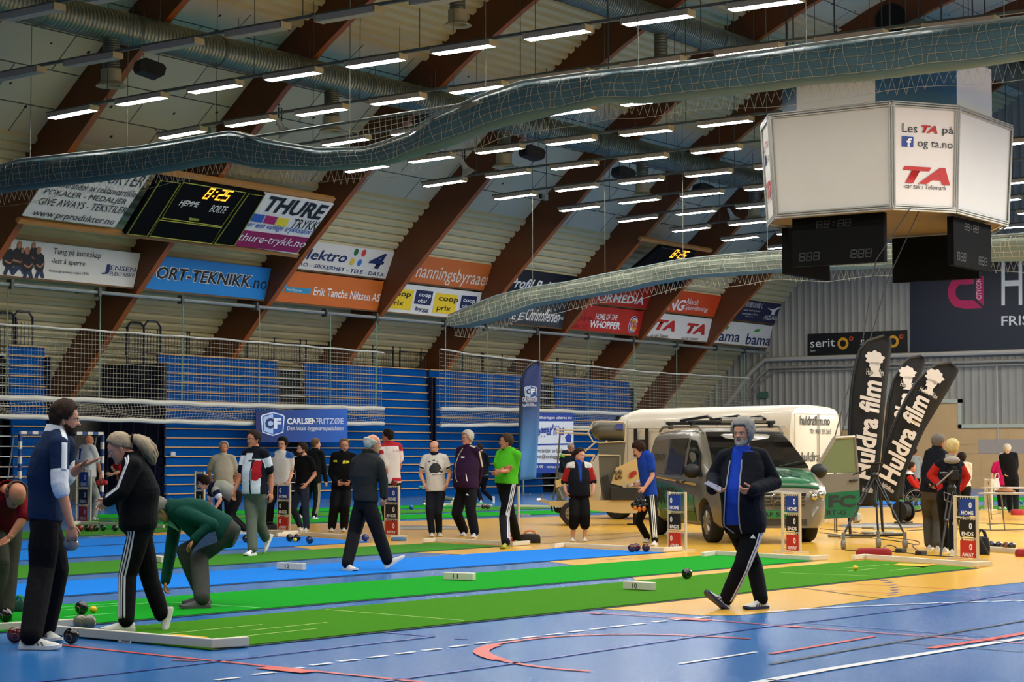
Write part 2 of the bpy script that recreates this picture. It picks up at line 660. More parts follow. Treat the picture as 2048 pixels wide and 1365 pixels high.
mb.box((X1 - .02, 30.2, 1.5), (X1 - .005, 32.3, 2.1))
struct('trim_2', mb, mat('pale_patch', 'a89c90', rough=.7))

# ---- glulam arches
M_GLU = mat('glulam_side', (0.37, 0.19, 0.06), rough=.55, vary=.16, vscale=1.6, stretch=(1, .25, .6))
M_GLUB = mat('glulam_lit_edge', (0.62, 0.33, 0.10), rough=.5, vary=.12, vscale=3)  # same timber made lighter: the light on the inner edge is in the colour
ordn = ['first', 'second', 'third', 'fourth', 'fifth', 'sixth', 'seventh', 'eighth', 'ninth', 'tenth', 'eleventh', 'twelfth', 'thirteenth', 'fourteenth']
def beam(i):
    inn, out = mirror(INN), mirror(ROOF)
    # same number of points on both outlines
    def resample(pr, n=64):
        acc = [0]
        for a, b in zip(pr, pr[1:]):
            acc.append(acc[-1] + math.hypot(b[0] - a[0], b[1] - a[1]))
        ss = np.linspace(0, acc[-1], n)
        return list(zip(np.interp(ss, acc, [p[0] for p in pr]), np.interp(ss, acc, [p[1] for p in pr])))
    a, b = resample(inn), resample(out)
    x0, x1 = beam_x(i), beam_x(i) + .22
    mb = MB()
    for j in range(len(a) - 1):
        p, q, r, s = a[j], a[j + 1], b[j + 1], b[j]
        mb.quad((x0, *p), (x0, *q), (x0, *r), (x0, *s), M_GLU)
        mb.quad((x1, *p), (x1, *s), (x1, *r), (x1, *q), M_GLU)
        mb.quad((x0, *p), (x1, *p), (x1, *q), (x0, *q), M_GLUB)
        mb.quad((x0, *s), (x0, *r), (x1, *r), (x1, *s), M_GLU)
    # timber posts carry the arch ends down to the floor
    for yy in (46.0, 2 * YC - 46.0):
        mb.box((x0, yy - .35, 0), (x1, yy + .35, 2.4), M_GLU)
    o = mb.build('ceiling_beam')
    tag(o, kind='structure')
for i in range(-6, 7):
    beam(i)

# cable duct and pipes along the end wall, then down under the roof slope
def wallpipe(pts, r, c, name):
    mb = MB()
    mb.tube(pts, r, 8)
    tag(mb.build(name, mat('pipe_' + c, c, rough=.5), smooth=True), kind='structure')
wallpipe([(XE - .25, 24, 5.8), (XE - .25, 42.4, 5.8), (XE - .25, 43.1, 5.3), (XE - .25, 44.9, 3.2)], .11, 'b3ada0', 'trim_3')
wallpipe([(XE - .2, 24, 5.42), (XE - .2, 42.2, 5.42), (XE - .2, 42.8, 5.0), (XE - .2, 44.5, 3.0)], .06, '9a958a', 'trim_4')
wallpipe([(XE - .2, 24, 5.25), (XE - .2, 42.0, 5.25), (XE - .2, 42.6, 4.85), (XE - .2, 44.2, 2.9)], .04, '8d897f', 'trim_5')
c = wpx(1997, 860)
wallpipe([(XE - .2, onX(1997, 730, XE).y, onX(1997, 730, XE).z), (XE - .2, c.y, 1.9)], .03, 'b9b4a8', 'trim_6')

# ================================================================== HALL FITTINGS
# ---- bleachers: three telescopic stands along the left wall
M_BLEACH = mat('bleacher_blue', (0.0, 0.285, 0.56), rough=.7, vary=.10, vscale=1.2, spec=.05)
M_BLEACHD = mat('bleacher_side', (0.02, 0.05, 0.16), rough=.6)
M_PLANK = mat('seat_wood', (0.78, 0.62, 0.40), rough=.5)
M_NOSE = mat('step_nosing', 'c9c9c2', rough=.5)
M_RAIL = mat('navy_rail', (0.03, 0.06, 0.14), rough=.4)
YB = 42.75
NR, RH = 16, .2815
def bleacher(x0, x1, aisles, label, xl=None):
    root = empty('bleacher', ((x0 + x1) / 2, 44.2, 0), label, 'bleacher', 'telescopic stands along the side wall')
    for r in range(NR):
        z0 = r * RH
        fr = MB()
        yy = YB + .025 * r
        cuts = [x0]
        for a, b in aisles:
            cuts += [a, b]
        cuts.append(x1)
        for a, b in zip(cuts[::2], cuts[1::2]):
            fr.box((a, yy, z0), (b, yy + .06, z0 + RH - .03))
        t = fr.build('tier', M_BLEACH, root)
        pk = MB()
        for a, b in zip(cuts[::2], cuts[1::2]):
            pk.box((a, yy - .05, z0 + RH - .033), (b, yy + .5 if r == NR - 1 else yy + .2, z0 + RH))
        pk.build('seat_plank', M_PLANK, t)
    for a, b in aisles:
        st = MB()
        st.box((a, YB + .55, 0), (b, YB + .6, NR * RH - .25))
        st.build('aisle', mat('aisle_black', '0c0f16', rough=.7), root)
        ns = MB()
        for r in range(1, NR * 1):
            ns.box((a, YB + .02 + .025 * r, r * RH - .03), (b, YB + .5, r * RH))
        ns.build('aisle_step', M_NOSE, root)
    for x in (x0, x1 - .06):
        sd = MB()
        sd.box((x, YB + .1, 0), (x + .06, 45.6, NR * RH - .3))
        sd.build('side_frame', M_BLEACHD, root)
    for k in range(5):
        bars = MB()
        bars.tube([(x0 - .03, YB + .5 + .5 * k, .1), (x0 - .03, YB + .2 + .55 * k, NR * RH - .6)], .03, 6)
        bars.build('scissor_bar', M_BLEACHD, root)
    return root
def guard(x0, x1, label, y=45.0, gate=None, low=False):
    """navy tube railing with thin bars on the top step"""
    root = empty('guard_rail', ((x0 + x1) / 2, y, NR * RH), label, 'railing', 'navy railings on top of the stands')
    zb, zt = NR * RH - .02, NR * RH + 1.0
    n = max(1, round((x1 - x0) / 2.6))
    for k in range(n):
        a, b = lerp(x0, x1, k / n) + .05, lerp(x0, x1, (k + 1) / n) - .05
        fr = MB()
        fr.tube([(a, y, zb), (a, y, zt - .12), (a + .12, y, zt), (b - .12, y, zt), (b, y, zt - .12), (b, y, zb)], .032, 6)
        fr.tube([((a + b) / 2, y, zb), ((a + b) / 2, y, zt)], .028, 6)
        fr.tube([(a, y, zt - .3), (b, y, zt - .3)], .018, 5)
        fr.tube([(a, y, zb + .12), (b, y, zb + .12)], .018, 5)
        p = fr.build('rail_frame', M_RAIL, root)
        br = MB()
        for x in np.arange(a + .13, b - .05, .13):
            br.tube([(x, y, zb + .12), (x, y, zt - .3)], .009, 4)
        br.build('rail_bars', M_RAIL, p)
    return root
left_stand = bleacher(20, 38.75, [(36.9, 37.4)], 'blue telescopic stand at the left edge, left of the gap with the goal')
mid_stand = bleacher(43.26, 56.62, [(48.63, 49.97)], 'blue telescopic stand behind the shield banner and the men in polo shirts')
bleacher(56.78, 70.47, [(63.5, 64.87)], 'blue telescopic stand behind the blue feather flag and the vans')
guard(28, 37.6, 'navy railing on top of the left-edge stand', 44.3)
guard(43.3, 51.5, 'navy railing on top of the middle stand, left half, beside the goal gap', 44.6)
guard(51.7, 56.6, 'navy railing on top of the middle stand, right half', 44.6)
guard(56.9, 69.9, 'navy railing on top of the right stand, above the vans', 44.6)
for (x0, lab) in ((38.0, 'small navy stair railing at the right end of the left-edge stand'), (43.1, 'tall navy stair railing at the left end of the middle stand')):
    mb = MB()
    y = 43.6
    for dy in (0, .7):
        mb.tube([(x0, y + dy, 3.4), (x0, y + dy, 5.35), (x0 + .15, y + dy, 5.5), (x0 + .55, y + dy, 5.5), (x0 + .7, y + dy, 5.35), (x0 + .7, y + dy, 3.4)], .035, 6)
        for k in range(1, 5):
            mb.tube([(x0 + .14 * k, y + dy, 3.5), (x0 + .14 * k, y + dy, 5.2)], .012, 4)
    mb.build('stair_rail', M_RAIL, left_stand if x0 < 40 else mid_stand)
# small white switch plate on the stand
# ---- steel rail with hangers and the safety nets
M_GALV = mat('galvanised', (0.62, 0.64, 0.62), rough=.4, metal=.6)
NY = 42.25
rz = 6.09
root = empty('net_rail', (55, NY, rz), 'long galvanised steel rail across the arches carrying the safety nets', 'rail')
mb = MB()
mb.tube([(20, NY, rz), (XE - .3, NY, rz)], .055, 8)
mb.build('tube', M_GALV, root, smooth=True)
hang_px = [(21, 563), (196, 583), (362, 598), (511, 613), (650, 628), (751, 636), (888, 650), (970, 657), (1072, 666), (1175, 675), (1265, 684), (1351, 692), (1431, 699), (1487, 705)]
for x, y in hang_px:
    p = onY(x, y, NY)
    b = MB()
    b.box((p.x - .05, NY - .1, rz - .12), (p.x + .05, NY + .1, rz + .14))
    b.box((p.x - .04, NY + .05, rz + .02), (p.x + .04, NY + .9, rz + .08))
    b.build('bracket', mat('bracket_dark', '4a4d48', rough=.5, metal=.5), root)
M_NET = mat('net_cord', (0.70, 0.68, 0.60), rough=.8)
M_NETW = mat('net_white', (0.80, 0.79, 0.74), rough=.7)
def net_grid(mb, P0, nu, nv, w):
    """P0(u, v) -> point; square cord mesh of nu x nv cells"""
    for i in range(nu + 1):
        col = [P0(i / nu, j / nv) for j in range(nv + 1)]
        mb.tube(col, w, 3, cap=False)
    for j in range(nv + 1):
        row = [P0(i / nu, j / nv) for i in range(nu + 1)]
        mb.tube(row, w, 3, cap=False)
def safety_net(top, bot, low, label, poles):
    tp = [onY(x, y, NY) for x, y in top]
    bt = [onY(x, y, NY) for x, y in bot]
    lw = [onY(x, y, NY) for x, y in low]
    root = empty('safety_net', ((tp[0].x + tp[-1].x) / 2, NY, 3.0), label, 'net', 'safety nets in front of the stands')
    fx = lambda L: (lambda u: Vector((lerp(tp[0].x, tp[-1].x, u), NY, interp(lerp(tp[0].x, tp[-1].x, u), [p.x for p in L], [p.z for p in L]))))
    ft, fb, fl_ = fx(tp), fx(bt), fx(lw)
    W = tp[-1].x - tp[0].x
    nu = int(W / .125)
    mb = MB()
    net_grid(mb, lambda u, v: lerp(fb(u), ft(u), v) + Vector((0, .03 * math.sin(u * 90), 0)), nu, 15, .0052)
    mb.build('net', M_NET, root)
    mb = MB()
    net_grid(mb, lambda u, v: lerp(fl_(u), fb(u), v) + Vector((0, -.12 * math.sin(v * math.pi), .05 * math.sin(u * 25 + v * 5))), nu, 8, .005)
    mb.build('slack_net', M_NET, root)
    for f, r, nm in ((ft, .03, 'top_cord'), (fb, .075, 'bottom_roll'), (fl_, .07, 'folded_hem')):
        mb = MB()
        mb.tube([f(u) + Vector((0, -.05, .012 * math.sin(u * 60))) for u in np.linspace(0, 1, 40)], r, 8)
        mb.build(nm, M_NETW, root, smooth=True)
    for x, ya, yb in poles:
        a, b = onY(x, ya, NY), onY(x, yb, NY)
        mb = MB()
        mb.tube([(a.x, NY, rz), (a.x, NY, b.z)], .02, 6)
        mb.build('hanger_pole', mat('hanger_green', (0.45, 0.56, 0.48), rough=.5), root)
    return root
safety_net([(-60, 641), (0, 649), (280, 668), (450, 680), (765, 706)], [(-60, 793), (0, 795.6), (280, 804), (450, 811), (765, 818)], [(-60, 830), (0, 833), (450, 847), (765, 848)],
           'white safety net in front of the stands at the left, behind the tall man', [(16, 563, 795), (201, 583, 798), (366, 600, 806), (519, 613, 812), (661, 628, 816), (753, 640, 818)])
safety_net([(879, 699), (960, 712), (1080, 724), (1300, 745), (1497, 757)], [(888, 819), (1040, 820), (1220, 827), (1497, 838)], [(884, 852), (1040, 850), (1220, 858), (1497, 868)],
           'white safety net to the right, behind the blue feather flag and the white van', [(891, 650, 819), (975, 657, 818), (1079, 667, 822), (1176, 676, 826), (1268, 685, 830), (1353, 693, 834), (1432, 700, 836), (1489, 706, 838)])

# ---- strip lights: rows across the hall
M_LENS = mat('lit_lens', (1.0, .985, .96), emit=LAMP)
M_LENS0 = mat('unlit_lens', (0.62, 0.64, 0.62), rough=.5)
M_HOUSE = mat('lamp_housing', (0.66, 0.62, 0.58), rough=.5)
M_CAP = mat('lamp_cap', (0.72, 0.66, 0.5), rough=.5)
M_TRUNK = mat('lamp_trunking', (0.34, 0.36, 0.34), rough=.5)
def row_z(y):
    return interp(abs(y - YC) + YC, [17, 22, 27, 31.8, 34, 36.4, 38], [10.0, 9.98, 9.94, 9.88, 9.84, 9.76, 9.68])
def project(p):
    v = Vector(p) - EYEP
    d = v.dot(FW)
    return CX + FPX * v.dot(RT) / d, CY - FPX * v.dot(UP) / d
def make_lamp(lit):
    root = empty('strip_light', (0, 0, 0))
    mb = MB()
    mb.box((-.14, -.74, .03), (.14, .74, .11))
    mb.box((-.15, -.76, -.005), (-.135, .76, .11))
    mb.box((.135, -.76, -.005), (.15, .76, .11))
    mb.build('housing', M_HOUSE, root)
    mb = MB()
    mb.box((-.12, -.73, -.012), (.12, .73, .028))
    mb.build('diffuser', M_LENS if lit else M_LENS0, root)
    for s in (-1, 1):
        mb = MB()
        mb.box((-.15, s * .75 - .02, -.01), (.15, s * .75 + .02, .12))
        mb.build('end_cap', M_CAP, root)
    return root
protos = {}
rows = [(-2, False), (-1, False)] + [(i, True) for i in range(12)]
for ri, lit in rows:
    X = 33.49 + 3.8 * ri
    rowname = {-2: 'unlit row at the top left corner', -1: 'unlit row at top left'}.get(ri) or ('%s lit row from the front' % ordn[ri])
    n = 0
    yl = None
    for k in range(16):
        y = 36.4 - 2.37 * k
        z = row_z(y)
        px, py = project((X, y, z))
        if not (-70 < px < 2110 and py > -25):
            continue
        if 40.6 < X < 48.8 and y < 24.5:
            continue                       # the display cube hangs here
        slope = math.atan2(row_z(y + .7) - row_z(y - .7), 1.4)
        if lit not in protos:
            protos[lit] = make_lamp(lit)
            o = protos[lit]
        else:
            o = copytree(protos[lit])
        o.location = (X, y, z)
        o.rotation_euler = (slope, 0, 0)
        tag(o, '%s strip light, %s from the left in the %s' % ('lit' if lit else 'unlit', ordn[n], rowname), 'ceiling light', 'strip lights hung in rows')
        n += 1
        yl = y
    if n:
        mb = MB()
        yl = max(yl, 25.8) if 40.6 < X < 48.8 else yl
        ys = np.linspace(37.3, yl - 3, 14)
        mb.loft([[(X - .04, y, row_z(y) + .12), (X + .04, y, row_z(y) + .12), (X + .04, y, row_z(y) + .18), (X - .04, y, row_z(y) + .18)] for y in ys])
        root = empty('light_trunking', (X, 36, 10), 'thin grey trunking carrying the %s' % rowname, 'trunking', 'trunkings of the strip lights')
        mb.build('channel', M_TRUNK, root)
        for y in np.arange(35.2, yl - 2, -4.74):
            wm = MB()
            top = interp(abs(y - YC) + YC, [p[0] for p in ROOF][::-1], [p[1] for p in ROOF][::-1])
            wm.tube([(X, y, row_z(y) + .18), (X, y, top - .05)], .012, 4)
            wm.build('hanging_wire', mat('thin_wire', '3a3d3c', rough=.5), root)

# ---- ventilation ducts with their outlets
def duct_material():
    m = mat('spiral_duct', (0.50, 0.52, 0.46), rough=.36, metal=.75)
    nt = m.node_tree
    b = nt.nodes['Principled BSDF']
    tc = nt.nodes.new('ShaderNodeTexCoord')
    w = nt.nodes.new('ShaderNodeTexWave')
    w.bands_direction = 'X'
    w.inputs['Scale'].default_value = 2.6
    w.inputs['Distortion'].default_value = 0
    bp = nt.nodes.new('ShaderNodeBump')
    bp.inputs['Strength'].default_value = .55
    bp.inputs['Distance'].default_value = .03
    nt.links.new(tc.outputs['Object'], w.inputs['Vector'])
    nt.links.new(w.outputs['Fac'], bp.inputs['Height'])
    nt.links.new(bp.outputs['Normal'], b.inputs['Normal'])
    return m
M_DUCT = duct_material()
M_PIPE = mat('outlet_pipe', (0.42, 0.42, 0.37), rough=.4, metal=.6)
M_FLARE = mat('outlet_flare', (0.66, 0.62, 0.5), rough=.5)
def duct(x0, x1, y, z, r, label):
    root = empty('ventilation_duct', (x0, y, z), label, 'duct')
    mb = MB()
    mb.tube([(x, y, z) for x in np.linspace(x0, x1, 30)], r, 28)
    mb.build('pipe', M_DUCT, root, smooth=True)
    for x in np.arange(x0 + 1.5, x1, 3.0):
        mb = MB()
        mb.tube([(x - .04, y, z), (x + .04, y, z)], r + .012, 28)
        mb.build('joint_ring', M_PIPE, root)
    for x in np.arange(x0 + .6, x1, BAY / 2):
        mb = MB()
        mb.tube([(x, y, z + r), (x, y, z + r + .6)], .012, 4)
        mb.build('hanger', M_PIPE, root)
    return root
duct(12, XE - .3, 35.4, 11.88, .40, 'long silver spiral duct running the length of the hall at left')
duct(30, 64.3, 30.7, 14.69, .42, 'silver spiral duct higher up near the ridge, top centre')
duct(64.0, XE - .3, 27.45, 16.05, .50, 'silver spiral duct starting at a round hole in an arch, top right')
c = onX(1781, 40, beam_x(4) - .03)
root = empty('duct_opening', c, 'round dark opening in the arch at the top right', 'duct opening')
mb = MB()
mb.lathe([(.0, .0), (.56, .0), (.58, -.02), (.58, .06), (.0, .06)], c, (1, 0, 0), 32)
mb.build('dark_disc', mat('opening_shade', '080604', rough=.9), root)  # flat black disc painted for the shade inside the open duct end
mb = MB()
mb.tube([(c.x + .05, c.y + .57 * math.cos(a), c.z + .57 * math.sin(a)) for a in np.linspace(0, 2 * math.pi, 33)[:-1]], .02, 6, closed=True)
mb.build('rim', M_GLU, root)
def outlet(px, py, Y, ztop, label):
    b = onY(px, py, Y)
    root = empty('air_outlet', b, label, 'air outlet', 'air outlets under the ducts')
    mb = MB()
    n = 14
    prof = []
    for k in range(n + 1):
        z = lerp(.35, ztop - b.z, k / n)
        prof += [(.205, z), (.218, z + .02), (.205, z + .04)]
    mb.lathe(prof, b, n=20)
    mb.build('pipe', M_PIPE, root, smooth=True)
    mb = MB()
    mb.lathe([(.25, .40), (.25, .1), (.27, .08), (.37, .0), (.36, -.02), (.24, .02), (.2, .3)], b, n=24)
    mb.build('flare', M_FLARE, root, smooth=True)
for px, py, Y, zt, lab in [(222, 172, 35.4, 11.55, 'pipe outlet under the left duct, leftmost, beside the black speaker'), (663, 263, 35.4, 11.55, 'pipe outlet under the left duct, second from left'),
                          (1008, 334, 35.4, 11.55, 'pipe outlet under the left duct, third from left'), (1285, 391, 35.4, 11.55, 'pipe outlet under the left duct, fourth from left'), (1510, 438, 35.4, 11.55, 'pipe outlet under the left duct, nearest the white cube'),
                          (915, 51, 30.7, 14.4, 'pipe outlet at the top centre of the ceiling, under the upper duct'), (1322, 165, 30.7, 14.4, 'pipe outlet under the upper duct, half hidden by the near curtain')]:
    outlet(px, py, Y, zt, lab)
# ---- speakers, horns and small lamps under the roof
M_BLK = mat('black_plastic', '0b0b0c', rough=.6)
def speaker(px, py, w, label):
    c = onY(px, py, 34.6)
    s = w / FPX * dist(c) / 2
    root = empty('hanging_speaker', c, label, 'speaker', 'black speakers under the roof')
    M = Matrix.Translation(c) @ Matrix.Rotation(HEAD + math.radians(-60), 4, 'Z') @ Matrix.Rotation(math.radians(14), 4, 'Y')
    mb = MB()
    out = [(-1, -.25), (-.75, -.5), (.75, -.5), (1, -.25), (1, .3), (.7, .5), (-.7, .5), (-1, .3)]
    ring = [[M @ Vector((u * s, yy, v * s * 1.05)) for u, v in out] for yy in (-.25, -.2, .2, .25)]
    mb.loft(ring)
    mb.build('cabinet', M_BLK, root)
    mb = MB()
    for dx in (-.6, .6):
        mb.tube([M @ Vector((dx * s, 0, s * .5)), M @ Vector((dx * s, 0, s * .5)) + Vector((0, 0, 1.2))], .012, 4)
    mb.build('hanging_chain', mat('thin_wire', '3a3d3c'), root)
for px, py, w, lab in [(299, 138, 54, 'black speaker hung at the left beside the first air outlet'), (850, 243, 42, 'black speaker hung behind the near curtain, above its sag'), (1064, 306, 44, 'black speaker hung right of the third air outlet'), (1247, 347, 40, 'black speaker hung above the far scoreboard'), (1408, 380, 38, 'black speaker hung just left of the white cube')]:
    speaker(px, py, w, lab)
def horn(px, py, label):
    c = onY(px, py, 35.2)
    root = empty('horn_speaker', c, label, 'horn speaker')
    ax = Vector((.45, -.25, -.85))
    mb = MB()
    mb.lathe([(.03, -.25), (.06, -.22), (.07, -.05), (.09, .1), (.16, .25), (.24, .32), (.22, .31), (.05, .05)], c, ax, 16)
    mb.build('horn', mat('horn_grey', 'b9b7b2', rough=.5), root, smooth=True)
    mb = MB()
    mb.tube([c + Vector((-.06, 0, .1)), c + Vector((-.06, 0, .45)), c + Vector((.06, 0, .45)), c + Vector((.06, 0, .1))], .02, 5)
    mb.build('bracket', M_BLK, root)
horn(560, 249, 'grey horn speaker left of the second air outlet')
horn(927, 329, 'grey horn speaker left of the third air outlet')
horn(1462, 428, 'grey horn speaker next to the white cube')
def flood(px, py, label):
    c = onY(px, py, 36.8)
    mb = MB()
    mb.box(c - Vector((.1, .06, .1)), c + Vector((.1, .06, .1)), mat('flood_case', '8a9a8c', rough=.4))
    mb.box(c + Vector((-.13, .06, -.04)), c + Vector((.02, .16, .12)), M_BLK)
    thing('emergency_lamp', mb, None, label, 'lamp')
flood(1090, 395, 'small square lamp box right of the third lit row end')
flood(424, 263, 'small square lamp box above the left scoreboard')

# ---- hoisted divider curtains: a rolled tarpaulin wrapped in net
def curtain(X, top, bot, label, mt, dep, cell, cord, seg=110, fringe=True, wires=()):
    tp = [onX(x, y, X) for x, y in top]
    bt = [onX(x, y, X) for x, y in bot]
    y1, y0 = max(tp[0].y, bt[0].y), min(tp[-1].y, bt[-1].y)
    fz = lambda L: (lambda y: interp(-y, [-p.y for p in L], [p.z for p in L]))
    ft, fb = fz(tp), fz(bt)
    root = empty('divider_curtain', (X, (y0 + y1) / 2, fb((y0 + y1) / 2)), label, 'curtain')
    def pt(u, a, off=0.0):
        y = lerp(y1, y0, u)
        zt, zb = ft(y), fb(y)
        zc, h = (zt + zb) / 2, (zt - zb) / 2
        # a drooping bundle: flat-ish top, full belly
        wob = .06 * noise.noise(Vector((y * .9, a * 1.3, 2.0))) + .03 * noise.noise(Vector((y * 3, a * 3, 5)))
        ca, sa = math.cos(a), math.sin(a)
        rr = (abs(ca) ** 2.6 + abs(sa) ** 2.6) ** (-1 / 2.6)
        return Vector((X + (dep + wob + off) * ca * rr, y, zc + (h + off) * sa * rr + wob * .4 * (sa < .6)))
    n = 26
    mb = MB()
    mb.loft([[pt(u, 2 * math.pi * j / n) for j in range(n)] for u in np.linspace(0, 1, seg)])
    mb.build('tarpaulin', mt, root, smooth=True)
    mb = MB()
    L = y1 - y0
    m = int(L / cell)
    a0, a1 = math.radians(70), math.radians(218)
    for i in range(m + 1):
        mb.tube([pt((i + .35 * math.sin(i * 1.7 + a * 2.5)) / m, a, .03) for a in np.linspace(a0, a1, 9)], cord, 3, cap=False)
    for j in range(8):
        a = lerp(a0, a1, j / 7)
        mb.tube([pt(u, a, .03) for u in np.linspace(0, 1, m)], cord, 3, cap=False)
    mb.build('wrapping_net', M_NET, root)
    if fringe:
        mb = MB()
        for i in range(m):
            u = i / m
            p = pt(u, math.radians(290), 0)
            q = pt((i + 1) / m, math.radians(290), 0)
            lo = lerp(p, q, .5) - Z * (.27 + .06 * math.sin(i * .7))
            mb.tube([p, lo, q], cord, 3, cap=False)
        mb.tube([pt(u, math.radians(290), 0) - Z * (.27 + .06 * math.sin(u * 40)) for u in np.linspace(0, 1, m)], cord, 3, cap=False)
        mb.build('net_fringe', M_NET, root)
    mb = MB()
    mb.tube([pt(u, math.radians(128), .05) for u in np.linspace(0, 1, seg)], .03, 6)
    mb.build('hoist_rope', mat('rope_grey', '8f9a98', rough=.7), root)
    for x, yt, yb in wires:
        b = onX(x, yb, X)
        top_z = interp(abs(b.y - YC) + YC, [p[0] for p in ROOF][::-1], [p[1] for p in ROOF][::-1])
        mb = MB()
        mb.tube([(X, b.y, b.z), (X, b.y, top_z)], .010, 5)
        mb.build('hanging_wire', mat('wire_pale', '6f7166', rough=.7), root)
    return root
M_TARP = mat('tarpaulin_teal', (0.30, 0.42, 0.45), rough=.5, bump=.8, bscale=4, vary=.25, vscale=1.5, spec=.35)
M_TARP2 = mat('tarpaulin_pale', (0.50, 0.55, 0.49), rough=.5, bump=.5, bscale=5, vary=.12, vscale=1.5)
near_curtain = curtain(33.0, [(-40, 345), (0, 337), (51, 321), (290, 296), (475, 265), (547, 284), (649, 302), (743, 300), (836, 268), (869, 240), (967, 195), (1055, 165), (1236, 143), (1400, 125), (1620, 93), (1829, 65), (2090, 33)],
        [(-40, 392), (0, 386), (239, 359), (451, 323), (513, 337), (649, 342), (772, 331), (894, 294), (992, 257), (1104, 229), (1218, 206), (1280, 208), (1400, 196), (1533, 181), (1620, 170), (1745, 160), (1912, 140), (2090, 116)],
        'near hoisted divider curtain, dark teal roll wrapped in net across the whole picture', M_TARP,   .28, .18, .0048, 150, True, [(60, 0, 325), (254, 0, 298), (699, 0, 300), (971, 0, 200), (1276, 0, 140), (1612, 0, 95), (2008, 0, 45)])
curtain(52.9, [(905, 633), (940, 616), (1000, 592), (1063, 577), (1140, 566), (1209, 551), (1290, 536), (1366, 521), (1450, 512), (1535, 505), (1700, 497), (1900, 480), (2090, 465)],
        [(905, 655), (940, 655), (1000, 640), (1080, 612), (1170, 597), (1250, 584), (1330, 566), (1400, 555), (1480, 551), (1560, 545), (1700, 540), (1900, 530), (2090, 520)],
        'far hoisted divider curtain, pale net roll below the white cube', M_TARP2, .28, .17, .009, 120, True, [(1065, 250, 577), (1210, 330, 551), (1366, 370, 521), (1535, 480, 505)])
# the free net triangle and rail above the sag of the near curtain
root = near_curtain
mb = MB()
def tri(u, v):
    x = lerp(690, 965, u)
    yt = lerp(243, 203, u)
    yb = interp(x, [690, 743, 836, 869, 967], [310, 302, 272, 245, 204])
    return onX(x + 6 * v * (1 - u), lerp(yt, max(yb, yt), v), 32.75)
net_grid(mb, tri, 24, 6, .006)
mb.build('loose_net', M_NET, root)
mb = MB()
mb.tube([onX(x, y, 32.8) for x, y in [(380, 292), (550, 268), (770, 233), (978, 201)]], .035, 6)
mb.build('support_bar', M_TRUNK, root)

# ================================================================== SIGNS, SCOREBOARDS, FLAGS
class Plane:
    def __init__(s, p0, u, v):
        s.p0 = Vector(p0)
        s.u = Vector(u).normalized()
        v = Vector(v)
        s.v = (v - s.u * v.dot(s.u)).normalized()
        s.n = s.u.cross(s.v)
        if s.n.dot(EYEP - s.p0) < 0:
            s.n = -s.n
    def hit(s, px, py):
        r = ray(px, py)
        t = (s.p0 - EYEP).dot(s.n) / r.dot(s.n)
        q = EYEP + r * t - s.p0
        return q.dot(s.u), q.dot(s.v)
    def pt(s, a, b, lift=0.0):
        return s.p0 + s.u * a + s.v * b + s.n * lift
    def slab(s, pts, m, t=.05, lift=0.0, mb=None):
        mb = mb or MB()
        mb.slab([s.pt(a, b, lift) for a, b in pts], s.n, t, m)
        return mb
    def words(s, txt, ll, lr, h, m, parent, bold=0.0, shear=0.0, lift=.012, name='lettering', space=1.0):
        """lettering from pixel ll to pixel lr, h metres high"""
        a, b = s.hit(*ll), s.hit(*lr)
        o = s.pt(*a, lift)
        x = s.pt(*b, lift) - o
        M = frame(o, x, s.v)
        if M.to_3x3().col[2].dot(s.n) < 0:
            pass
        return text_fit(txt, M, x.length, h, m, bold, shear, parent, name, space=space)
    def shape(s, px, m, parent, name='print', lift=.012):
        mb = MB()
        mb.slab([s.pt(*s.hit(x, y), lift) for x, y in px], s.n, .008, m)
        return mb.build(name, None, parent)
    def disc(s, c, r, m, parent, name='print', lift=.012, inner=0.0, n=28, a0=0, a1=2 * math.pi, ry=None):
        a, b = s.hit(*c)
        ry = ry or r
        mb = MB()
        if inner:
            an = np.linspace(a0, a1, n)
            for t0, t1 in zip(an, an[1:]):
                mb.quad(*[s.pt(a + q * math.cos(t), b + q * ry / r * math.sin(t), lift) for q, t in ((r, t0), (r, t1), (inner, t1), (inner, t0))], m)
        else:
            mb.slab([s.pt(a + r * math.cos(t), b + ry * math.sin(t), lift) for t in np.linspace(0, 2 * math.pi, n)[:-1]], s.n, .008, m)
        return mb.build(name, None, parent)
W_, K_, N_ = ink('e8e8e4'), ink('141414'), ink('1a2a5c')
LOWP = Plane((0, 42.4, 6.35), (1, 0, 0), (0, -.28, .99))
UPPP = Plane((0, 42.05, 7.42), (1, 0, 0), (0, -.39, .90))
LH, UH = 1.02, .97
def arch_sign(bay, upper, color, label, x0=None):
    P_ = UPPP if upper else LOWP
    h = UH if upper else LH
    xr = beam_x(bay) - (.02 if bay < 7 else .08)
    xl = beam_x(bay - 1) + .24 if x0 is None else x0
    mb = MB()
    P_.slab([(xl, 0), (xr, 0), (xr, h), (xl, h)], paint(color, .45), .05, mb=mb)
    root = empty('advertising_banner', P_.pt((xl + xr) / 2, 0), label, 'banner', 'advertising boards between the arches')
    mb.build('board', None, root)
    fb = MB()
    P_.slab([(xl, -.05), (xr, -.05), (xr, -.005), (xl, -.005)], mat('batten', '6b4a26'), .09, .01, mb=fb)
    fb.build('batten', None, root)
    return root, P_
def cc(ox, oy, s):
    return lambda x, y: (ox + x / s, oy + y / s)
c1, c2, c3 = cc(0, 330, 3.688), cc(440, 370, 3.938), cc(900, 440, 2.926)
def T(P_, root, c, txt, x0, y0, x1, y1, h, m, **k):
    return P_.words(txt, c(x0, y0), c(x1, y1), h, m, root, **k)

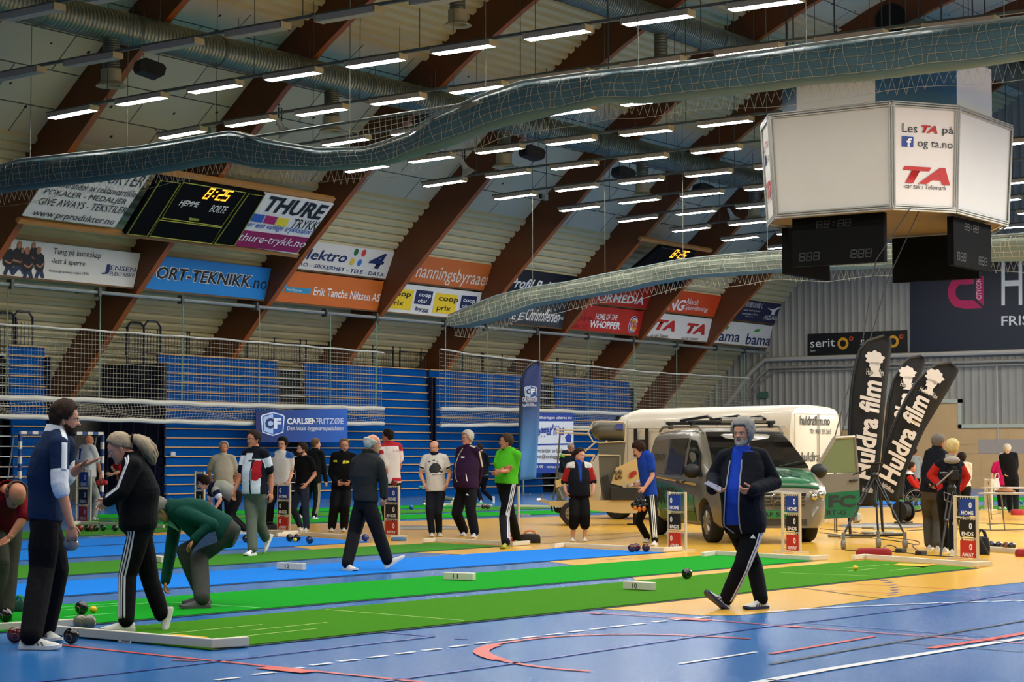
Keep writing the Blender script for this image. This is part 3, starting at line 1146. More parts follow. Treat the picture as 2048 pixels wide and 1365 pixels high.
r, P_ = arch_sign(0, False, 'd6d2ca', 'white banner with a group of men and Jensen Elektriske lettering')
T(P_, r, c1, 'Tung på kunnskap', 388, 668, 738, 702, .22, K_)
T(P_, r, c1, '-lett å spørre', 372, 736, 622, 760, .2, K_)
T(P_, r, c1, 'Personlig service siden 1926', 357, 795, 650, 820, .1, K_)
T(P_, r, c1, 'J', 745, 805, 800, 810, .30, N_, bold=.02)
T(P_, r, c1, 'ENSEN', 812, 775, 995, 792, .14, N_)
T(P_, r, c1, 'ELEKTRISKE', 806, 815, 985, 830, .11, N_)
for k, (hx, hy, lean, sc) in enumerate([(62, 592, -6, 1), (142, 585, -25, 1), (165, 628, 5, .7), (247, 588, 4, .8), (200, 628, -2, .95), (284, 626, 3, .95)]):
    s_ = sc
    q = lambda x, y: c1(hx + x * s_, hy + y * s_)
    P_.shape([q(-12 + lean, 150), q(-36 + lean, 215), q(-12 + lean, 222), q(2, 180), q(22, 222), q(44, 218), q(28, 150)], ink('222c4a'), r, 'printed_legs', .010 + k * .002)
    P_.shape([q(-16, 22), q(-42 + lean, 60), q(-38 + lean, 140), q(-20 + lean, 160), q(30, 165), q(44, 110), q(40, 45), q(16, 24)], ink('17120f'), r, 'printed_torso', .013 + k * .002)
    P_.shape([q(-22 + lean, 108), q(10, 128), q(34, 100), q(40, 112), q(10, 142), q(-26 + lean, 122)], ink('a8704e'), r, 'printed_arms', .015 + k * .002)
    P_.disc(q(0, 4), .085 * s_, ink('a8704e'), r, 'printed_head', .016 + k * .002, ry=.115 * s_, n=14)

r, P_ = arch_sign(1, False, '1f7ec9', 'bright blue banner with SPORT-TEKNIKK.no lettering')
T(P_, r, c1, 'SPORT-TEKNIKK', 1022, 830, 1846, 910, .42, W_, bold=.055, shear=.1)
T(P_, r, c1, 'SPORT-TEKNIKK', 1030, 826, 1838, 904, .38, K_, bold=.022, lift=.02, shear=.1)
T(P_, r, c2, '.no', 234, 812, 360, 826, .27, K_)

r, P_ = arch_sign(2, True, 'dedad0', 'white banner with elektro 4 lettering and four coloured dots')
T(P_, r, c2, 'elektro', 612, 580, 990, 614, .36, N_, bold=.018, shear=.2)
for x, y, c in [(1072, 530, '1c6b3c'), (1132, 537, 'd2352a'), (1040, 605, 'dcb92c'), (1098, 613, '2a72c4')]:
    P_.disc(c2(x, y), .105, ink(c), r, 'dot', n=20, ry=.125)
T(P_, r, c2, '4', 1155, 652, 1275, 667, .56, N_, bold=.03, shear=.2)
T(P_, r, c2, 'ELEKTRO - SIKKERHET - TELE - DATA', 478, 617, 1285, 724, .13, N_, bold=.01)

r, P_ = arch_sign(2, False, 'cd6a20', 'orange banner with Erik Tanche Nilssen AS lettering')
P_.shape([c2(*p) for p in [(463, 838), (505, 752), (522, 748), (530, 800), (512, 800), (490, 842)]], ink('2a8fb8'), r, 'arrow_mark')
P_.shape([c2(*p) for p in [(512, 802), (716, 818), (708, 862), (515, 842)]], ink('2a8fb8'), r, 'bar')
T(P_, r, c2, 'NorEngros', 522, 836, 635, 846, .1, W_, lift=.02)
T(P_, r, c2, 'Erik Tanche Nilssen AS', 730, 868, 1250, 922, .28, W_, bold=.014)

r, P_ = arch_sign(3, True, 'cc6c2a', 'orange banner with tall condensed bemanningsbyraaet lettering')
T(P_, r, c2, 'bemanningsbyraaet', 1405, 742, 2095, 832, .66, ink('e6dccb'))

r, P_ = arch_sign(3, False, 'dcdbd4', 'white banner with yellow coop prix and navy coop obs squares')
YEL, NAV = ink('e8c61c'), ink('16204e')
for dx, dy, bx in [(0, 0, [(1370, 812), (1530, 830), (1495, 990), (1335, 972)]), (373, 42, [(1700, 850), (1875, 870), (1845, 1025), (1670, 1005)])]:
    P_.shape([c2(*p) for p in bx], YEL, r, 'yellow_square', .012)
    T(P_, r, c2, 'coop', 1342 + dx, 882 + dy, 1495 + dx, 898 + dy, .2, K_, bold=.02, lift=.02)
    T(P_, r, c2, 'prix', 1326 + dx, 956 + dy, 1435 + dx, 966 + dy, .24, K_, bold=.01, lift=.02)
for dx, dy, bx in [(0, 0, [(1550, 825), (1680, 840), (1655, 950), (1525, 935)]), (348, 42, [(1905, 870), (2025, 880), (2005, 985), (1885, 970)])]:
    P_.shape([c2(*p) for p in bx], NAV, r, 'navy_square', .012)
    T(P_, r, c2, 'coop', 1560 + dx, 887 + dy, 1655 + dx, 899 + dy, .15, W_, bold=.02, lift=.02)
    T(P_, r, c2, 'obs!', 1553 + dx, 924 + dy, 1622 + dx, 932 + dy, .13, W_, bold=.01, lift=.02)
    T(P_, r, c2, 'bygg', 1532 + dx, 996 + dy, 1635 + dx, 1008 + dy, .18, NAV, bold=.01, lift=.02)

r, P_ = arch_sign(4, True, '11141a', 'black banner with white script Profil Reklame lettering')
T(P_, r, c3, 'Profil Reklame', 343, 392, 690, 436, .40, W_, bold=.02, shear=.25)
r, P_ = arch_sign(4, False, '33383c', 'dark grey banner with white Christoffersen script')
T(P_, r, c3, 'MIKE', 262, 572, 380, 583, .26, W_)
T(P_, r, c3, 'E', 392, 586, 432, 588, .30, W_, shear=.2)
T(P_, r, c3, 'Christoffersen', 438, 588, 634, 604, .50, W_, bold=.01, shear=.35)
T(P_, r, c3, 'AS', 638, 583, 660, 585, .1, W_)
r, P_ = arch_sign(5, True, 'b5281c', 'red banner with white FORMEDIA lettering below the far curtain')
T(P_, r, c3, 'FORMEDIA', 828, 470, 1128, 497, .34, W_, bold=.01)
r, P_ = arch_sign(5, False, 'b3261e', 'red banner with HOME OF THE WHOPPER lettering and a burger emblem')
T(P_, r, c3, 'HOME OF THE', 848, 582, 975, 590, .24, W_, bold=.01)
T(P_, r, c3, 'WHOPPER', 812, 630, 990, 642, .30, W_, bold=.03)
T(P_, r, c3, 'FLAME', 718, 590, 832, 598, .22, ink('7c1410'))
T(P_, r, c3, 'GRILLED', 702, 632, 806, 640, .18, ink('7c1410'))
ctr = c3(1070, 614)
P_.disc(ctr, .33, W_, r, 'emblem_disc', .012, ry=.36)
P_.disc(ctr, .31, ink('27408f'), r, 'emblem_crescent', .02, inner=.25, a0=math.radians(60), a1=math.radians(300), ry=.34)
for dy, rr in ((-20, .22), (22, .22)):
    P_.disc(c3(1074, 614 + dy), .2, ink('dd8a2a'), r, 'emblem_bun', .018, ry=.09, n=18)
T(P_, r, c3, 'BURGER', 1052, 611, 1098, 614, .1, ink('c22a20'), bold=.02, lift=.028)
T(P_, r, c3, 'KING', 1052, 630, 1096, 633, .14, ink('c22a20'), bold=.03, lift=.028)
r, P_ = arch_sign(6, True, 'd0461c', 'orange red banner with white NG Norsk Gjenvinning lettering')
T(P_, r, c3, 'NG', 1268, 526, 1362, 534, .50, W_, bold=.03, shear=.15)
T(P_, r, c3, 'Norsk', 1380, 492, 1450, 500, .25, W_, shear=.2)
T(P_, r, c3, 'Gjenvinning', 1358, 532, 1500, 548, .3, W_, shear=.2)
r, P_ = arch_sign(6, False, 'd8d6d0', 'white banner with two red TA logos between the last arches')
TAR = ink('b3201c')
def ta_logo(P_, r, c, x0, y0, x1, y1, h):
    """the slanted red TA"""
    P_.words('TA', c(x0, y0), c(x1, y1), h, TAR, r, bold=.05, shear=.28)
ta_logo(P_, r, c3, 1196, 642, 1312, 655, .46)
ta_logo(P_, r, c3, 1376, 664, 1487, 674, .46)
T(P_, r, c3, '-tar tak i Telemark', 1170, 683, 1275, 690, .13, K_, shear=.2)
T(P_, r, c3, '-tar tak i Telemark', 1350, 699, 1450, 705, .13, K_, shear=.2)
r, P_ = arch_sign(7, True, '171e44', 'navy banner with white Mizuno lettering beside the end wall')
T(P_, r, c3, '挑戦は続く', 1724, 510, 1825, 520, .26, W_)
T(P_, r, c3, 'NEVER STOP PUSHING', 1716, 532, 1812, 540, .07, W_)
T(P_, r, c3, 'forhandler i Skien', 1706, 552, 1800, 560, .08, W_)
T(P_, r, c3, 'sport.no', 1725, 568, 1770, 573, .07, W_)
P_.shape([c3(*p) for p in [(1858, 515), (1888, 524), (1938, 508), (1905, 532), (1895, 558), (1878, 556), (1884, 536)]], W_, r, 'bird_mark')
T(P_, r, c3, 'MIZUNO', 1832, 582, 1912, 588, .2, W_, shear=.25)
r, P_ = arch_sign(7, False, 'd9dad4', 'white banner with two bama logos beside the end wall')
for x0, y0, x1, y1, lx, ly in [(1532, 708, 1690, 716, 1612, 632), (1726, 728, 1868, 738, 1796, 647)]:
    T(P_, r, c3, 'bama', x0, y0, x1, y1, .50, N_, bold=.012)
    P_.shape([c3(lx - 18, ly + 10), c3(lx - 8, ly - 6), c3(lx + 22, ly - 8), c3(lx + 10, ly + 8)], ink('3f9a34'), r, 'leaf_mark')

# ---- the upper signs fixed across the arches
b0, t0 = arch_hit(464, 488, .25), arch_hit(528, 386, .25)
SP = Plane((0, b0.y, b0.z), (1, 0, 0), (0, t0.y - b0.y, t0.z - b0.z))
M_BATT = mat('pine_batten', 'a8763a', rough=.6)
def batten(P_, a, b, label, dv=0.0):
    mb = MB()
    (ua, va), (ub, vb) = P_.hit(*a), P_.hit(*b)
    v = (va + vb) / 2 + dv
    P_.slab([(ua, v), (ub, v), (ub, v + .14), (ua, v + .14)], M_BATT, .12, -.01, mb=mb)
    thing('timber_batten', mb, None, label, 'batten', 'timber battens carrying the upper signs')
batten(SP, (40, 440), (598, 512), 'timber batten under the cloth banner, the left scoreboard and the THURE sign', -.12)
batten(SP, (295, 347), (668, 404), 'timber batten above the left scoreboard', .0)
def flat_sign(P_, px, color, label, name='advertising_banner', cat='banner', t=.06, lift=0.0, m=None):
    mb = MB()
    P_.slab([P_.hit(*p) for p in px], m or paint(color, .5), t, lift, mb=mb)
    c = P_.hit(*px[0])
    root = empty(name, P_.pt(*c), label, cat)
    mb.build('board', None, root)
    return root
r = flat_sign(SP, [(43, 430), (228, 454), (312, 330), (125, 306)], 'cfccc4', 'white cloth banner with PRODUKTER and www.prprodukter.no lettering', t=.03, lift=.03)
KG = ink('2c2c2e')
T(SP, r, c1, 'PRODUKTER', 548, 97, 1030, 162, .44, KG, lift=.045, shear=.0)
T(SP, r, c1, 'Totalleverandør av reklameartikler', 300, 142, 1000, 238, .25, KG, lift=.045)
T(SP, r, c1, 'POKALER - MEDALJER', 306, 217, 908, 297, .25, KG, lift=.045)
T(SP, r, c1, 'GIVE AWAYS - TEKSTILER', 268, 282, 912, 355, .25, KG, lift=.045)
T(SP, r, c1, 'www.prprodukter.no', 216, 378, 816, 448, .30, KG, lift=.045)
M_SCB = mat('scoreboard_black', '07080a', rough=.8, spec=.1)
M_AMB = mat('amber_digits', 'ffb02e', emit=1.6)
M_OLI = mat('panel_line', '8a8f2a', rough=.5)
def digits(P_, root, txt, ll, lr, h, m, name='digit', lift=.03, wt=.13):
    """seven-segment figures"""
    seg = {'8': 'abcdefg', '2': 'abged', '5': 'afgcd', '0': 'abcdef', '1': 'bc'}
    a, b = P_.hit(*ll), P_.hit(*lr)
    n = len(txt)
    ux = ((b[0] - a[0]) / n, (b[1] - a[1]) / n)
    w = math.hypot(*ux)
    for i, ch in enumerate(txt):
        q = lambda x, y: P_.pt(a[0] + ux[0] * (i + x) + .12 * h * y, a[1] + ux[1] * (i + x) + y * h, lift)
        mb = MB()
        t = wt
        if ch == ':':
            for y in (.25, .65):
                mb.slab([q(.35, y), q(.6, y), q(.6, y + t), q(.35, y + t)], P_.n, .01, m)
        else:
            S = {'a': (.1, 1 - t, .9, 1), 'g': (.1, .5 - t / 2, .9, .5 + t / 2), 'd': (.1, 0, .9, t), 'f': (.08, .5, .08 + t, 1), 'e': (.08, 0, .08 + t, .5), 'b': (.92 - t, .5, .92, 1), 'c': (.92 - t, 0, .92, .5)}
            for k in seg.get(ch, ''):
                x0, y0, x1, y1 = S[k]
                mb.slab([q(x0, y0), q(x1, y0), q(x1, y1), q(x0, y1)], P_.n, .01, m)
        mb.build(name, None, root)
r = flat_sign(SP, [(246, 464), (464, 489), (528, 385), (316, 349)], '07080a', 'black scoreboard with amber 8:25 and HJEMME BORTE lettering, left over the stands', 'scoreboard', 'scoreboard', .14, .09, M_SCB)
for pl in ([(1170, 97), (1318, 118), (1072, 508), (925, 492)], [(1338, 112), (1800, 188), (1622, 438), (1182, 374)], [(1160, 388), (1622, 446), (1550, 565), (1090, 508)], [(1822, 196), (1935, 214), (1715, 580), (1568, 566)]):
    mb = MB()
    mb.tube([SP.pt(*SP.hit(*c1(*p)), .1) for p in pl], .018, 5, closed=True)
    mb.build('panel_outline', M_OLI, r)
digits(SP, r, '8:25', c1(1472, 230), c1(1652, 252), .42, M_AMB, lift=.11)
T(SP, r, c1, 'HJEMME', 1295, 293, 1432, 308, .27, W_, lift=.1, space=.9)
T(SP, r, c1, 'BORTE', 1526, 328, 1638, 342, .27, W_, lift=.1)
SP.shape([c1(*p) for p in [(1385, 372), (1458, 383), (1454, 400), (1381, 389)]], M_OLI, r, 'maker_plate', .1)
r = flat_sign(SP, [(464, 488), (592, 508), (667, 407), (529, 386)], 'd8d6d2', 'white and magenta THURE TRYKK sign right of the left scoreboard', lift=.03)
T(SP, r, c2, 'THURE', 310, 196, 772, 270, .60, K_, bold=.035, shear=.0, lift=.045)
for pts, c in [([(262, 218), (352, 231), (322, 290), (232, 278)], '2453a8'), ([(362, 234), (450, 247), (420, 306), (333, 293)], 'a0185c'), ([(456, 250), (542, 263), (510, 324), (425, 312)], 'd8c82a')]:
    SP.shape([c2(*p) for p in pts], ink(c), r, 'colour_square', .045)
T(SP, r, c2, 'TRYKK', 540, 330, 742, 350, .36, K_, lift=.045)
T(SP, r, c2, 'mer enn vanlige trykksaker!', 160, 326, 702, 398, .28, ink('1f55a5'), bold=.008, shear=.1, lift=.045)
SP.shape([c2(*p) for p in [(172, 348), (697, 412), (602, 530), (97, 470)]], ink('8c1450'), r, 'magenta_band', .04)
T(SP, r, c2, 'thure-trykk.no', 112, 444, 636, 504, .40, W_, lift=.052)
# far scoreboard
c5 = cc(1150, 280, 4.551)
b1, t1 = arch_hit(1273, 539, .25), arch_hit(1388, 502, .25)
SP2 = SP
r = flat_sign(SP2, [c5(395, 1270), c5(960, 1330), c5(1088, 1008), c5(772, 955)], '07080a', 'black scoreboard with amber 8:25 above the far curtain', 'scoreboard', 'scoreboard', .14, .09, M_SCB)
digits(SP2, r, '8:25', c5(842, 1052), c5(968, 1070), .42, M_AMB, lift=.11)
for pl in ([(775, 965), (1082, 1016), (1000, 1180), (690, 1140)],):
    mb = MB()
    mb.tube([SP2.pt(*SP2.hit(*c5(*p)), .1) for p in pl], .012, 5, closed=True)
    mb.build('panel_outline', ink('2a2d30'), r)
batten(SP2, c5(580, 930), c5(1245, 1020), 'timber batten above the far scoreboard')

# ---- end wall boards
EW = Plane((XE - .12, 0, 0), (0, -1, 0), (0, 0, 1))
r = flat_sign(EW, [(1615.5, 713.3), (1814.8, 706.9), (1814, 660.6), (1615.5, 668.5)], '0b0b0c', 'long black board on the end wall with two serit logos', t=.04)
c7 = cc(1450, 500, 3.413)
OR_, RD_ = ink('d99a1e'), ink('c8501e')
for dx, dy in ((0, 0), (342, -14)):
    T(EW, r, c7, 'serit', 583 + dx, 668 + dy, 752 + dx, 660 + dy, .36, W_)
    EW.disc(c7(806 + dx, 640 + dy), .27, OR_, r, 'ring', inner=.15)
    EW.disc(c7(862 + dx, 606 + dy), .105, RD_, r, 'small_ring', inner=.05)
T(EW, r, c7, 'Itum', 583, 696, 620, 694, .1, W_)
T(EW, r, c7, 'Itum', 920, 682, 957, 680, .1, W_)
r = flat_sign(EW, [(1820, 705), (2120, 698), (2120, 478), (1820, 490)], '10182c', 'large navy banner on the end wall with a pink magnet logo and FRIS lettering', t=.04)
PK = ink('c81c5c')
q = lambda x, y: c7(x, y)
arc = [(1705 , 185)]
pts = [(1700, 183), (1640, 190)] + [(1600 - 78 * math.sin(t), 290 - 105 * math.cos(t)) for t in np.linspace(.1, math.pi - .2, 14)] + [(1640, 402), (1758, 398), (1700, 345), (1630, 345)] + [(1622 - 48 * math.sin(t), 290 + 55 * math.cos(t)) for t in np.linspace(.1, math.pi - .1, 12)] + [(1640, 238), (1700, 232)]
mbp = MB()
n_ = len(pts)
P2 = [EW.pt(*EW.hit(*c7(*p)), .012) for p in pts]
h_ = n_ // 2
for i in range(h_ - 1):
    mbp.quad(P2[i], P2[i + 1], P2[n_ - 2 - i], P2[n_ - 1 - i], PK)
mbp.build('magnet_mark', None, r)
EW.shape([c7(*p) for p in [(1713, 180), (1768, 178), (1768, 385), (1713, 332)]], PK, r, 'magnet_bar', .014)
a_, b_ = EW.hit(*c7(1752, 338)), EW.hit(*c7(1752, 196))
o_ = EW.pt(*a_, .03)
text_fit('CITYCON', frame(o_, (0, 0, 1), (0, 1, 0)), b_[1] - a_[1], .22, W_, 0, 0, r)
T(EW, r, c7, 'HERKULES', 1888, 384, 3050, 348, 1.92, W_)
T(EW, r, c7, 'FRISKT KJØPESENTER', 1888, 540, 2980, 506, .55, W_, bold=.01)

# ---- shield banner hung on the left safety net, and the plumber banner
NB = Plane((0, 41.98, 0), (1, 0, 0), (0, 0, 1))
def gradient_mat(name, ca, cb, axis, lo, hi):
    m = mat(name, ca, rough=.5)
    nt = m.node_tree
    b = nt.nodes['Principled BSDF']
    tc = nt.nodes.new('ShaderNodeTexCoord')
    sx = nt.nodes.new('ShaderNodeSeparateXYZ')
    mr = nt.nodes.new('ShaderNodeMapRange')
    mr.inputs['From Min'].default_value = lo
    mr.inputs['From Max'].default_value = hi
    mx = nt.nodes.new('ShaderNodeMix')
    mx.data_type = 'RGBA'
    mx.inputs['A'].default_value = lin(ca) + (1,)
    mx.inputs['B'].default_value = lin(cb) + (1,)
    nt.links.new(tc.outputs['Object'], sx.inputs[0])
    nt.links.new(sx.outputs[axis], mr.inputs[0])
    nt.links.new(mr.outputs[0], mx.inputs['Factor'])
    nt.links.new(mx.outputs['Result'], b.inputs['Base Color'])
    return m
xa, xb = onY(512, 850, 41.98).x, onY(695, 850, 41.98).x
r = flat_sign(NB, [(512, 885), (695, 885), (695, 818), (512, 822)], '16307c', 'blue CARLSEN FRITZØE shield banner hung on the net behind the players', t=.02, m=gradient_mat('navy_to_blue', '141f5a', '2560b8', 'X', xa, xb))
c8 = cc(280, 600, 4.551)
T(NB, r, c8, 'CARLSEN', 1336, 1135, 1606, 1133, .20, W_, bold=.03)
T(NB, r, c8, 'FRITZØE', 1596, 1135, 1850, 1132, .20, ink('c3cde6'), bold=.012)
T(NB, r, c8, 'Den lokale byggevarespesialisten', 1336, 1200, 1848, 1200, .17, W_, shear=.2)
def shield(P_, r, c, x0, y0, x1, y1):
    q = lambda u, v: c(lerp(x0, x1, u), lerp(y0, y1, v))
    out = [(.5, 0), (.95, .12), (1, .2), (.94, .86), (.5, 1), (.06, .86), (0, .2), (.05, .12)]
    P_.shape([q(u, v) for u, v in out], ink('d9e2f0'), r, 'shield_rim', .012)
    P_.shape([q(.5 + (u - .5) * .9, .5 + (v - .5) * .9) for u, v in out], ink('1d4fa0'), r, 'shield_field', .02)
    P_.shape([q(.5, .07), q(.5, .93), q(.13, .8), q(.08, .22)], ink('a9c3e6'), r, 'shield_half', .026)
    P_.words('C', q(.16, .70), q(.5, .70), P_.hit(*q(.2, .25))[1] - P_.hit(*q(.2, .70))[1], ink('152a66'), r, bold=.06, lift=.034)
    P_.words('F', q(.52, .70), q(.84, .70), P_.hit(*q(.6, .25))[1] - P_.hit(*q(.6, .70))[1], ink('d9e2f0'), r, bold=.06, lift=.034)
shield(NB, r, c8, 1098, 1022, 1315, 1240)

RB = Plane((0, 41.2, 0), (1, 0, 0), (0, 0, 1))
c9 = cc(800, 780, 3.792)
r = flat_sign(RB, [(1047, 947), (1147, 947), (1147, 827), (1047, 826)], 'd8dce2', 'white and blue plumber banner behind the blue feather flag', t=.02)
BL_ = ink('1d3f96')
RB.shape([(1047, 843), (1147, 843), (1147, 827), (1047, 826)], BL_, r, 'top_band', .01)
RB.shape([(1047, 947), (1147, 947), (1147, 927), (1047, 927)], BL_, r, 'bottom_band', .01)
RB.shape([(1047, 892), (1147, 890), (1147, 887), (1047, 889)], BL_, r, 'rule', .01)
T(RB, r, c9, 'Rørrehabiliteringen utføres av:', 942, 228, 1300, 230, .15, W_, bold=.012, lift=.02)
T(RB, r, c9, "Rørlegger'n as", 942, 378, 1245, 366, .52, BL_, bold=.03, shear=.1)
T(RB, r, c9, 'Stengt for VVS', 1068, 308, 1208, 292, .10, BL_)
RB.shape([c9(*p) for p in [(1262, 398), (1250, 360), (1275, 330), (1300, 345), (1295, 398)]], BL_, r, 'plumber_mark')
T(RB, r, c9, 'Totalleverandør av bade', 946, 478, 1240, 480, .18, K_)
T(RB, r, c9, 'firmapost@rorlegger.no', 946, 530, 1262, 532, .2, K_)
T(RB, r, c9, '35 53 35 00 - www.rorlegger.no', 946, 600, 1312, 602, .14, W_, bold=.012, lift=.02)
for x in (1049, 1145):
    a = RB.pt(*RB.hit(x, 945))
    mb = MB()
    mb.tube([(a.x, 41.25, 0), (a.x, 41.25, a.z + .1)], .03, 6)
    mb.box((a.x - .05, 40.95, 0), (a.x + .05, 41.55, .03))
    mb.build('stand', M_GALV, r)

# ---- feather flags
M_FLAG = mat('flag_black', (0.035, 0.033, 0.033), rough=.75, bump=.3, bscale=2)
M_POLE = mat('flag_pole', '17181a', rough=.4)
M_PRNT = mat('flag_print', 'd6cfc8', rough=.7)
def feather(name, label, px_left, px_right, base_px, d, m, group=None, base=True):
    """a sail between its pole edge and its free edge, traced top to bottom at level distance d"""
    N = 30
    def res(L):
        L = [D(x, y, d) for x, y in L]
        acc = [0]
        for a, b in zip(L, L[1:]):
            acc.append(acc[-1] + (b - a).length)
        return [Vector([interp(t * acc[-1], acc, [p[k] for p in L]) for k in range(3)]) for t in np.linspace(0, 1, N)]
    A, B = res(px_left), res(px_right)
    gp = D(*base_px, d)
    root = empty(name, (gp.x, gp.y, 0), label, 'flag', group)
    mb = MB()
    rows = []
    for i, (a, b) in enumerate(zip(A, B)):
        rows.append([lerp(a, b, t) + FL * (.05 * math.sin(t * 5 + i * .25) * t) for t in np.linspace(0, 1, 7)])
    mb.loft(rows, cap=False, closed=False)
    o = mb.build('sail', m, root, smooth=True, fix=False)
    md = o.modifiers.new('thickness', 'SOLIDIFY')
    md.thickness = .006
    return root, A, B
def flag_print(root, O, along, up, items, lift=.03):
    """lettering on a sail; O origin, along the reading direction, up the letters' upright"""
    for it in items:
        txt, a, b, w, h, kw = it
        M = frame(O + along * a + up * b - FL * lift, along, up)
        text_fit(txt, M, w, h, M_PRNT, kw.get('bold', .0), kw.get('shear', .0), root)
def tree_head(root, c, along, up, s, lift=.03):
    """the woman's head with a leafy crown, a white silhouette"""
    ax, ay = along.normalized(), up.normalized()
    P = lambda x, y: c + ax * (x * s) + ay * (y * s) - FL * lift
    mb = MB()
    crown = []
    for k in range(40):
        t = 2 * math.pi * k / 40
        rr = 1 + .10 * math.sin(t * 9) + .06 * math.sin(t * 5 + 1)
        crown.append(P(.55 * rr * math.cos(t), .62 + .42 * rr * math.sin(t)))
    mb.poly(crown)
    mb.poly([P(-.26, .35), P(-.34, .12), P(-.27, .06), P(-.25, -.12), P(-.1, -.14), P(-.08, -.32), P(-.34, -.5), P(.42, -.5), P(.3, -.3), P(.24, -.1), P(.34, .2), P(.3, .4)])
    mb.build('head_emblem', M_PRNT, root)
# front flag (leftmost), behind it the middle one, the right one leaning
c10 = cc(1640, 660, 2.730)
dF = 34.5
lf = [(1768, 673), (1735, 683), (1720, 700), (1710, 740), (1703, 790), (1700, 850), (1698, 930), (1697, 1015)]
rt = [(1768, 673), (1782, 676), (1783, 690), (1779, 730), (1773, 790), (1766, 860), (1758, 930), (1748, 1012)]
root, A, B = feather('feather_flag', 'black feather flag with white Huldra film lettering, leftmost and most upright of the three', lf, rt, (1700, 1075), dF, M_FLAG, 'black feather flags')
def flagtext(root, d, p0, p1, h, txt, **kw):
    a, b = D(*p0, d), D(*p1, d)
    al = (b - a).normalized()
    up = FL.cross(al)
    if kw.get('flip'):
        up = -up
    # letters stand on their left side: upright points to the left of the reading direction
    nrm = al.cross(up)
    if nrm.dot(-FL) < 0:
        up = -up
    text_fit(txt, frame(a - FL * kw.get('lift', .12), al, up), (b - a).length, h, M_PRNT, kw.get('bold', .0), kw.get('shear', .15), root)
flagtext(root, dF, (1744, 962), (1762, 764), .36, 'Huldra film', bold=.035)
a, b = D(1722, 984, dF), D(1750, 988, dF)
text_fit('huldrafilm.no', frame(a - FL * .12, b - a, Z), (b - a).length * 1.05, .1, M_PRNT, .01, 0, root)
a, b = D(1730, 750, dF), D(1764, 753, dF)
text_fit('Huldra Film', frame(a - FL * .12, b - a, Z), (b - a).length, .11, M_PRNT, .0, 0, root)
tree_head(root, D(1747, 738, dF), (D(1764, 740, dF) - D(1730, 737, dF)), Z, .29, .12)
dM = 38.5
lf = [(1843, 713), (1818, 718), (1802, 735), (1788, 760), (1778, 800), (1772, 850), (1766, 920), (1762, 1000)]
rt = [(1843, 713), (1851, 717), (1847, 735), (1838, 765), (1828, 800), (1818, 850), (1812, 920), (1806, 1000)]
root, A, B = feather('feather_flag', 'black feather flag half hidden between the other two', lf, rt, (1765, 1060), dM, M_FLAG, 'black feather flags')
flagtext(root, dM, (1800, 962), (1825, 790), .32, 'Huldra film', bold=.035)
a, b = D(1798, 773, dM), D(1830, 781, dM)
text_fit('Huldra Film', frame(a - FL * .1, b - a, Z), (b - a).length, .11, M_PRNT, .0, 0, root)
tree_head(root, D(1813, 765, dM), (D(1830, 766, dM) - D(1798, 763, dM)), Z, .29, .1)
dR = 36.0
lf = [(1900, 727), (1875, 731), (1853, 745), (1832, 768), (1812, 800), (1790, 845), (1768, 905), (1757, 960), (1756, 1000)]
rt = [(1900, 727), (1912, 734), (1918, 741), (1900, 775), (1877, 815), (1850, 860), (1825, 912), (1805, 960), (1795, 1005)]
root, A, B = feather('feather_flag', 'black feather flag leaning far right, with white Huldra film lettering', lf, rt, (1775, 1060), dR, M_FLAG, 'black feather flags')
flagtext(root, dR, (1790, 972), (1858, 800), .36, 'Huldra film', bold=.035)
a, b = D(1836, 782, dR), D(1870, 800, dR)
text_fit('Huldra Film', frame(a - FL * .1, b - a, (b - a).cross(FL) * (1 if (b - a).cross(FL).z > 0 else -1)), (b - a).length, .09, M_PRNT, .0, 0, root)
al = (D(1872, 796, dR) - D(1840, 780, dR))
tree_head(root, D(1858, 772, dR), al, al.cross(FL) if al.cross(FL).z > 0 else -al.cross(FL), .30, .1)
a, b = D(1760, 972, dR), D(1783, 988, dR)
text_fit('huldrafilm.no', frame(a - FL * .1, b - a, Z), (b - a).length, .09, M_PRNT, .01, 0, root)
for px_l, d, root, bx in ((((1768, 672), (1735, 682), (1719, 700), (1709, 740), (1702, 790), (1699, 850), (1697, 930), (1697, 1020)), dF, COL.objects['feather_flag'], 1700),
                      (((1843, 712), (1817, 717), (1801, 735), (1787, 760), (1777, 800), (1771, 850), (1765, 920), (1763, 1010)), dM, COL.objects['feather_flag.001'], 1764),
                      (((1918, 740), (1900, 726), (1874, 730), (1852, 744), (1831, 767), (1811, 800), (1789, 845), (1767, 905), (1758, 960)), dR, COL.objects['feather_flag.002'], 1765)):
    pts = [D(x, y, d) for x, y in px_l]
    g = D(bx, 1000, d)
    pts.append(Vector((g.x, g.y, .05)))
    mb = MB()
    mb.tube(pts, .025, 7)
    mb.build('pole', M_POLE, root, smooth=True)
    mb = MB()
    for a in (0, math.pi / 2):
        mb.tube([Vector((g.x, g.y, .03)) + Vector((math.cos(a), math.sin(a), 0)) * .42, Vector((g.x, g.y, .03)) - Vector((math.cos(a), math.sin(a), 0)) * .42], .022, 6)
    mb.build('foot', M_GALV, root)
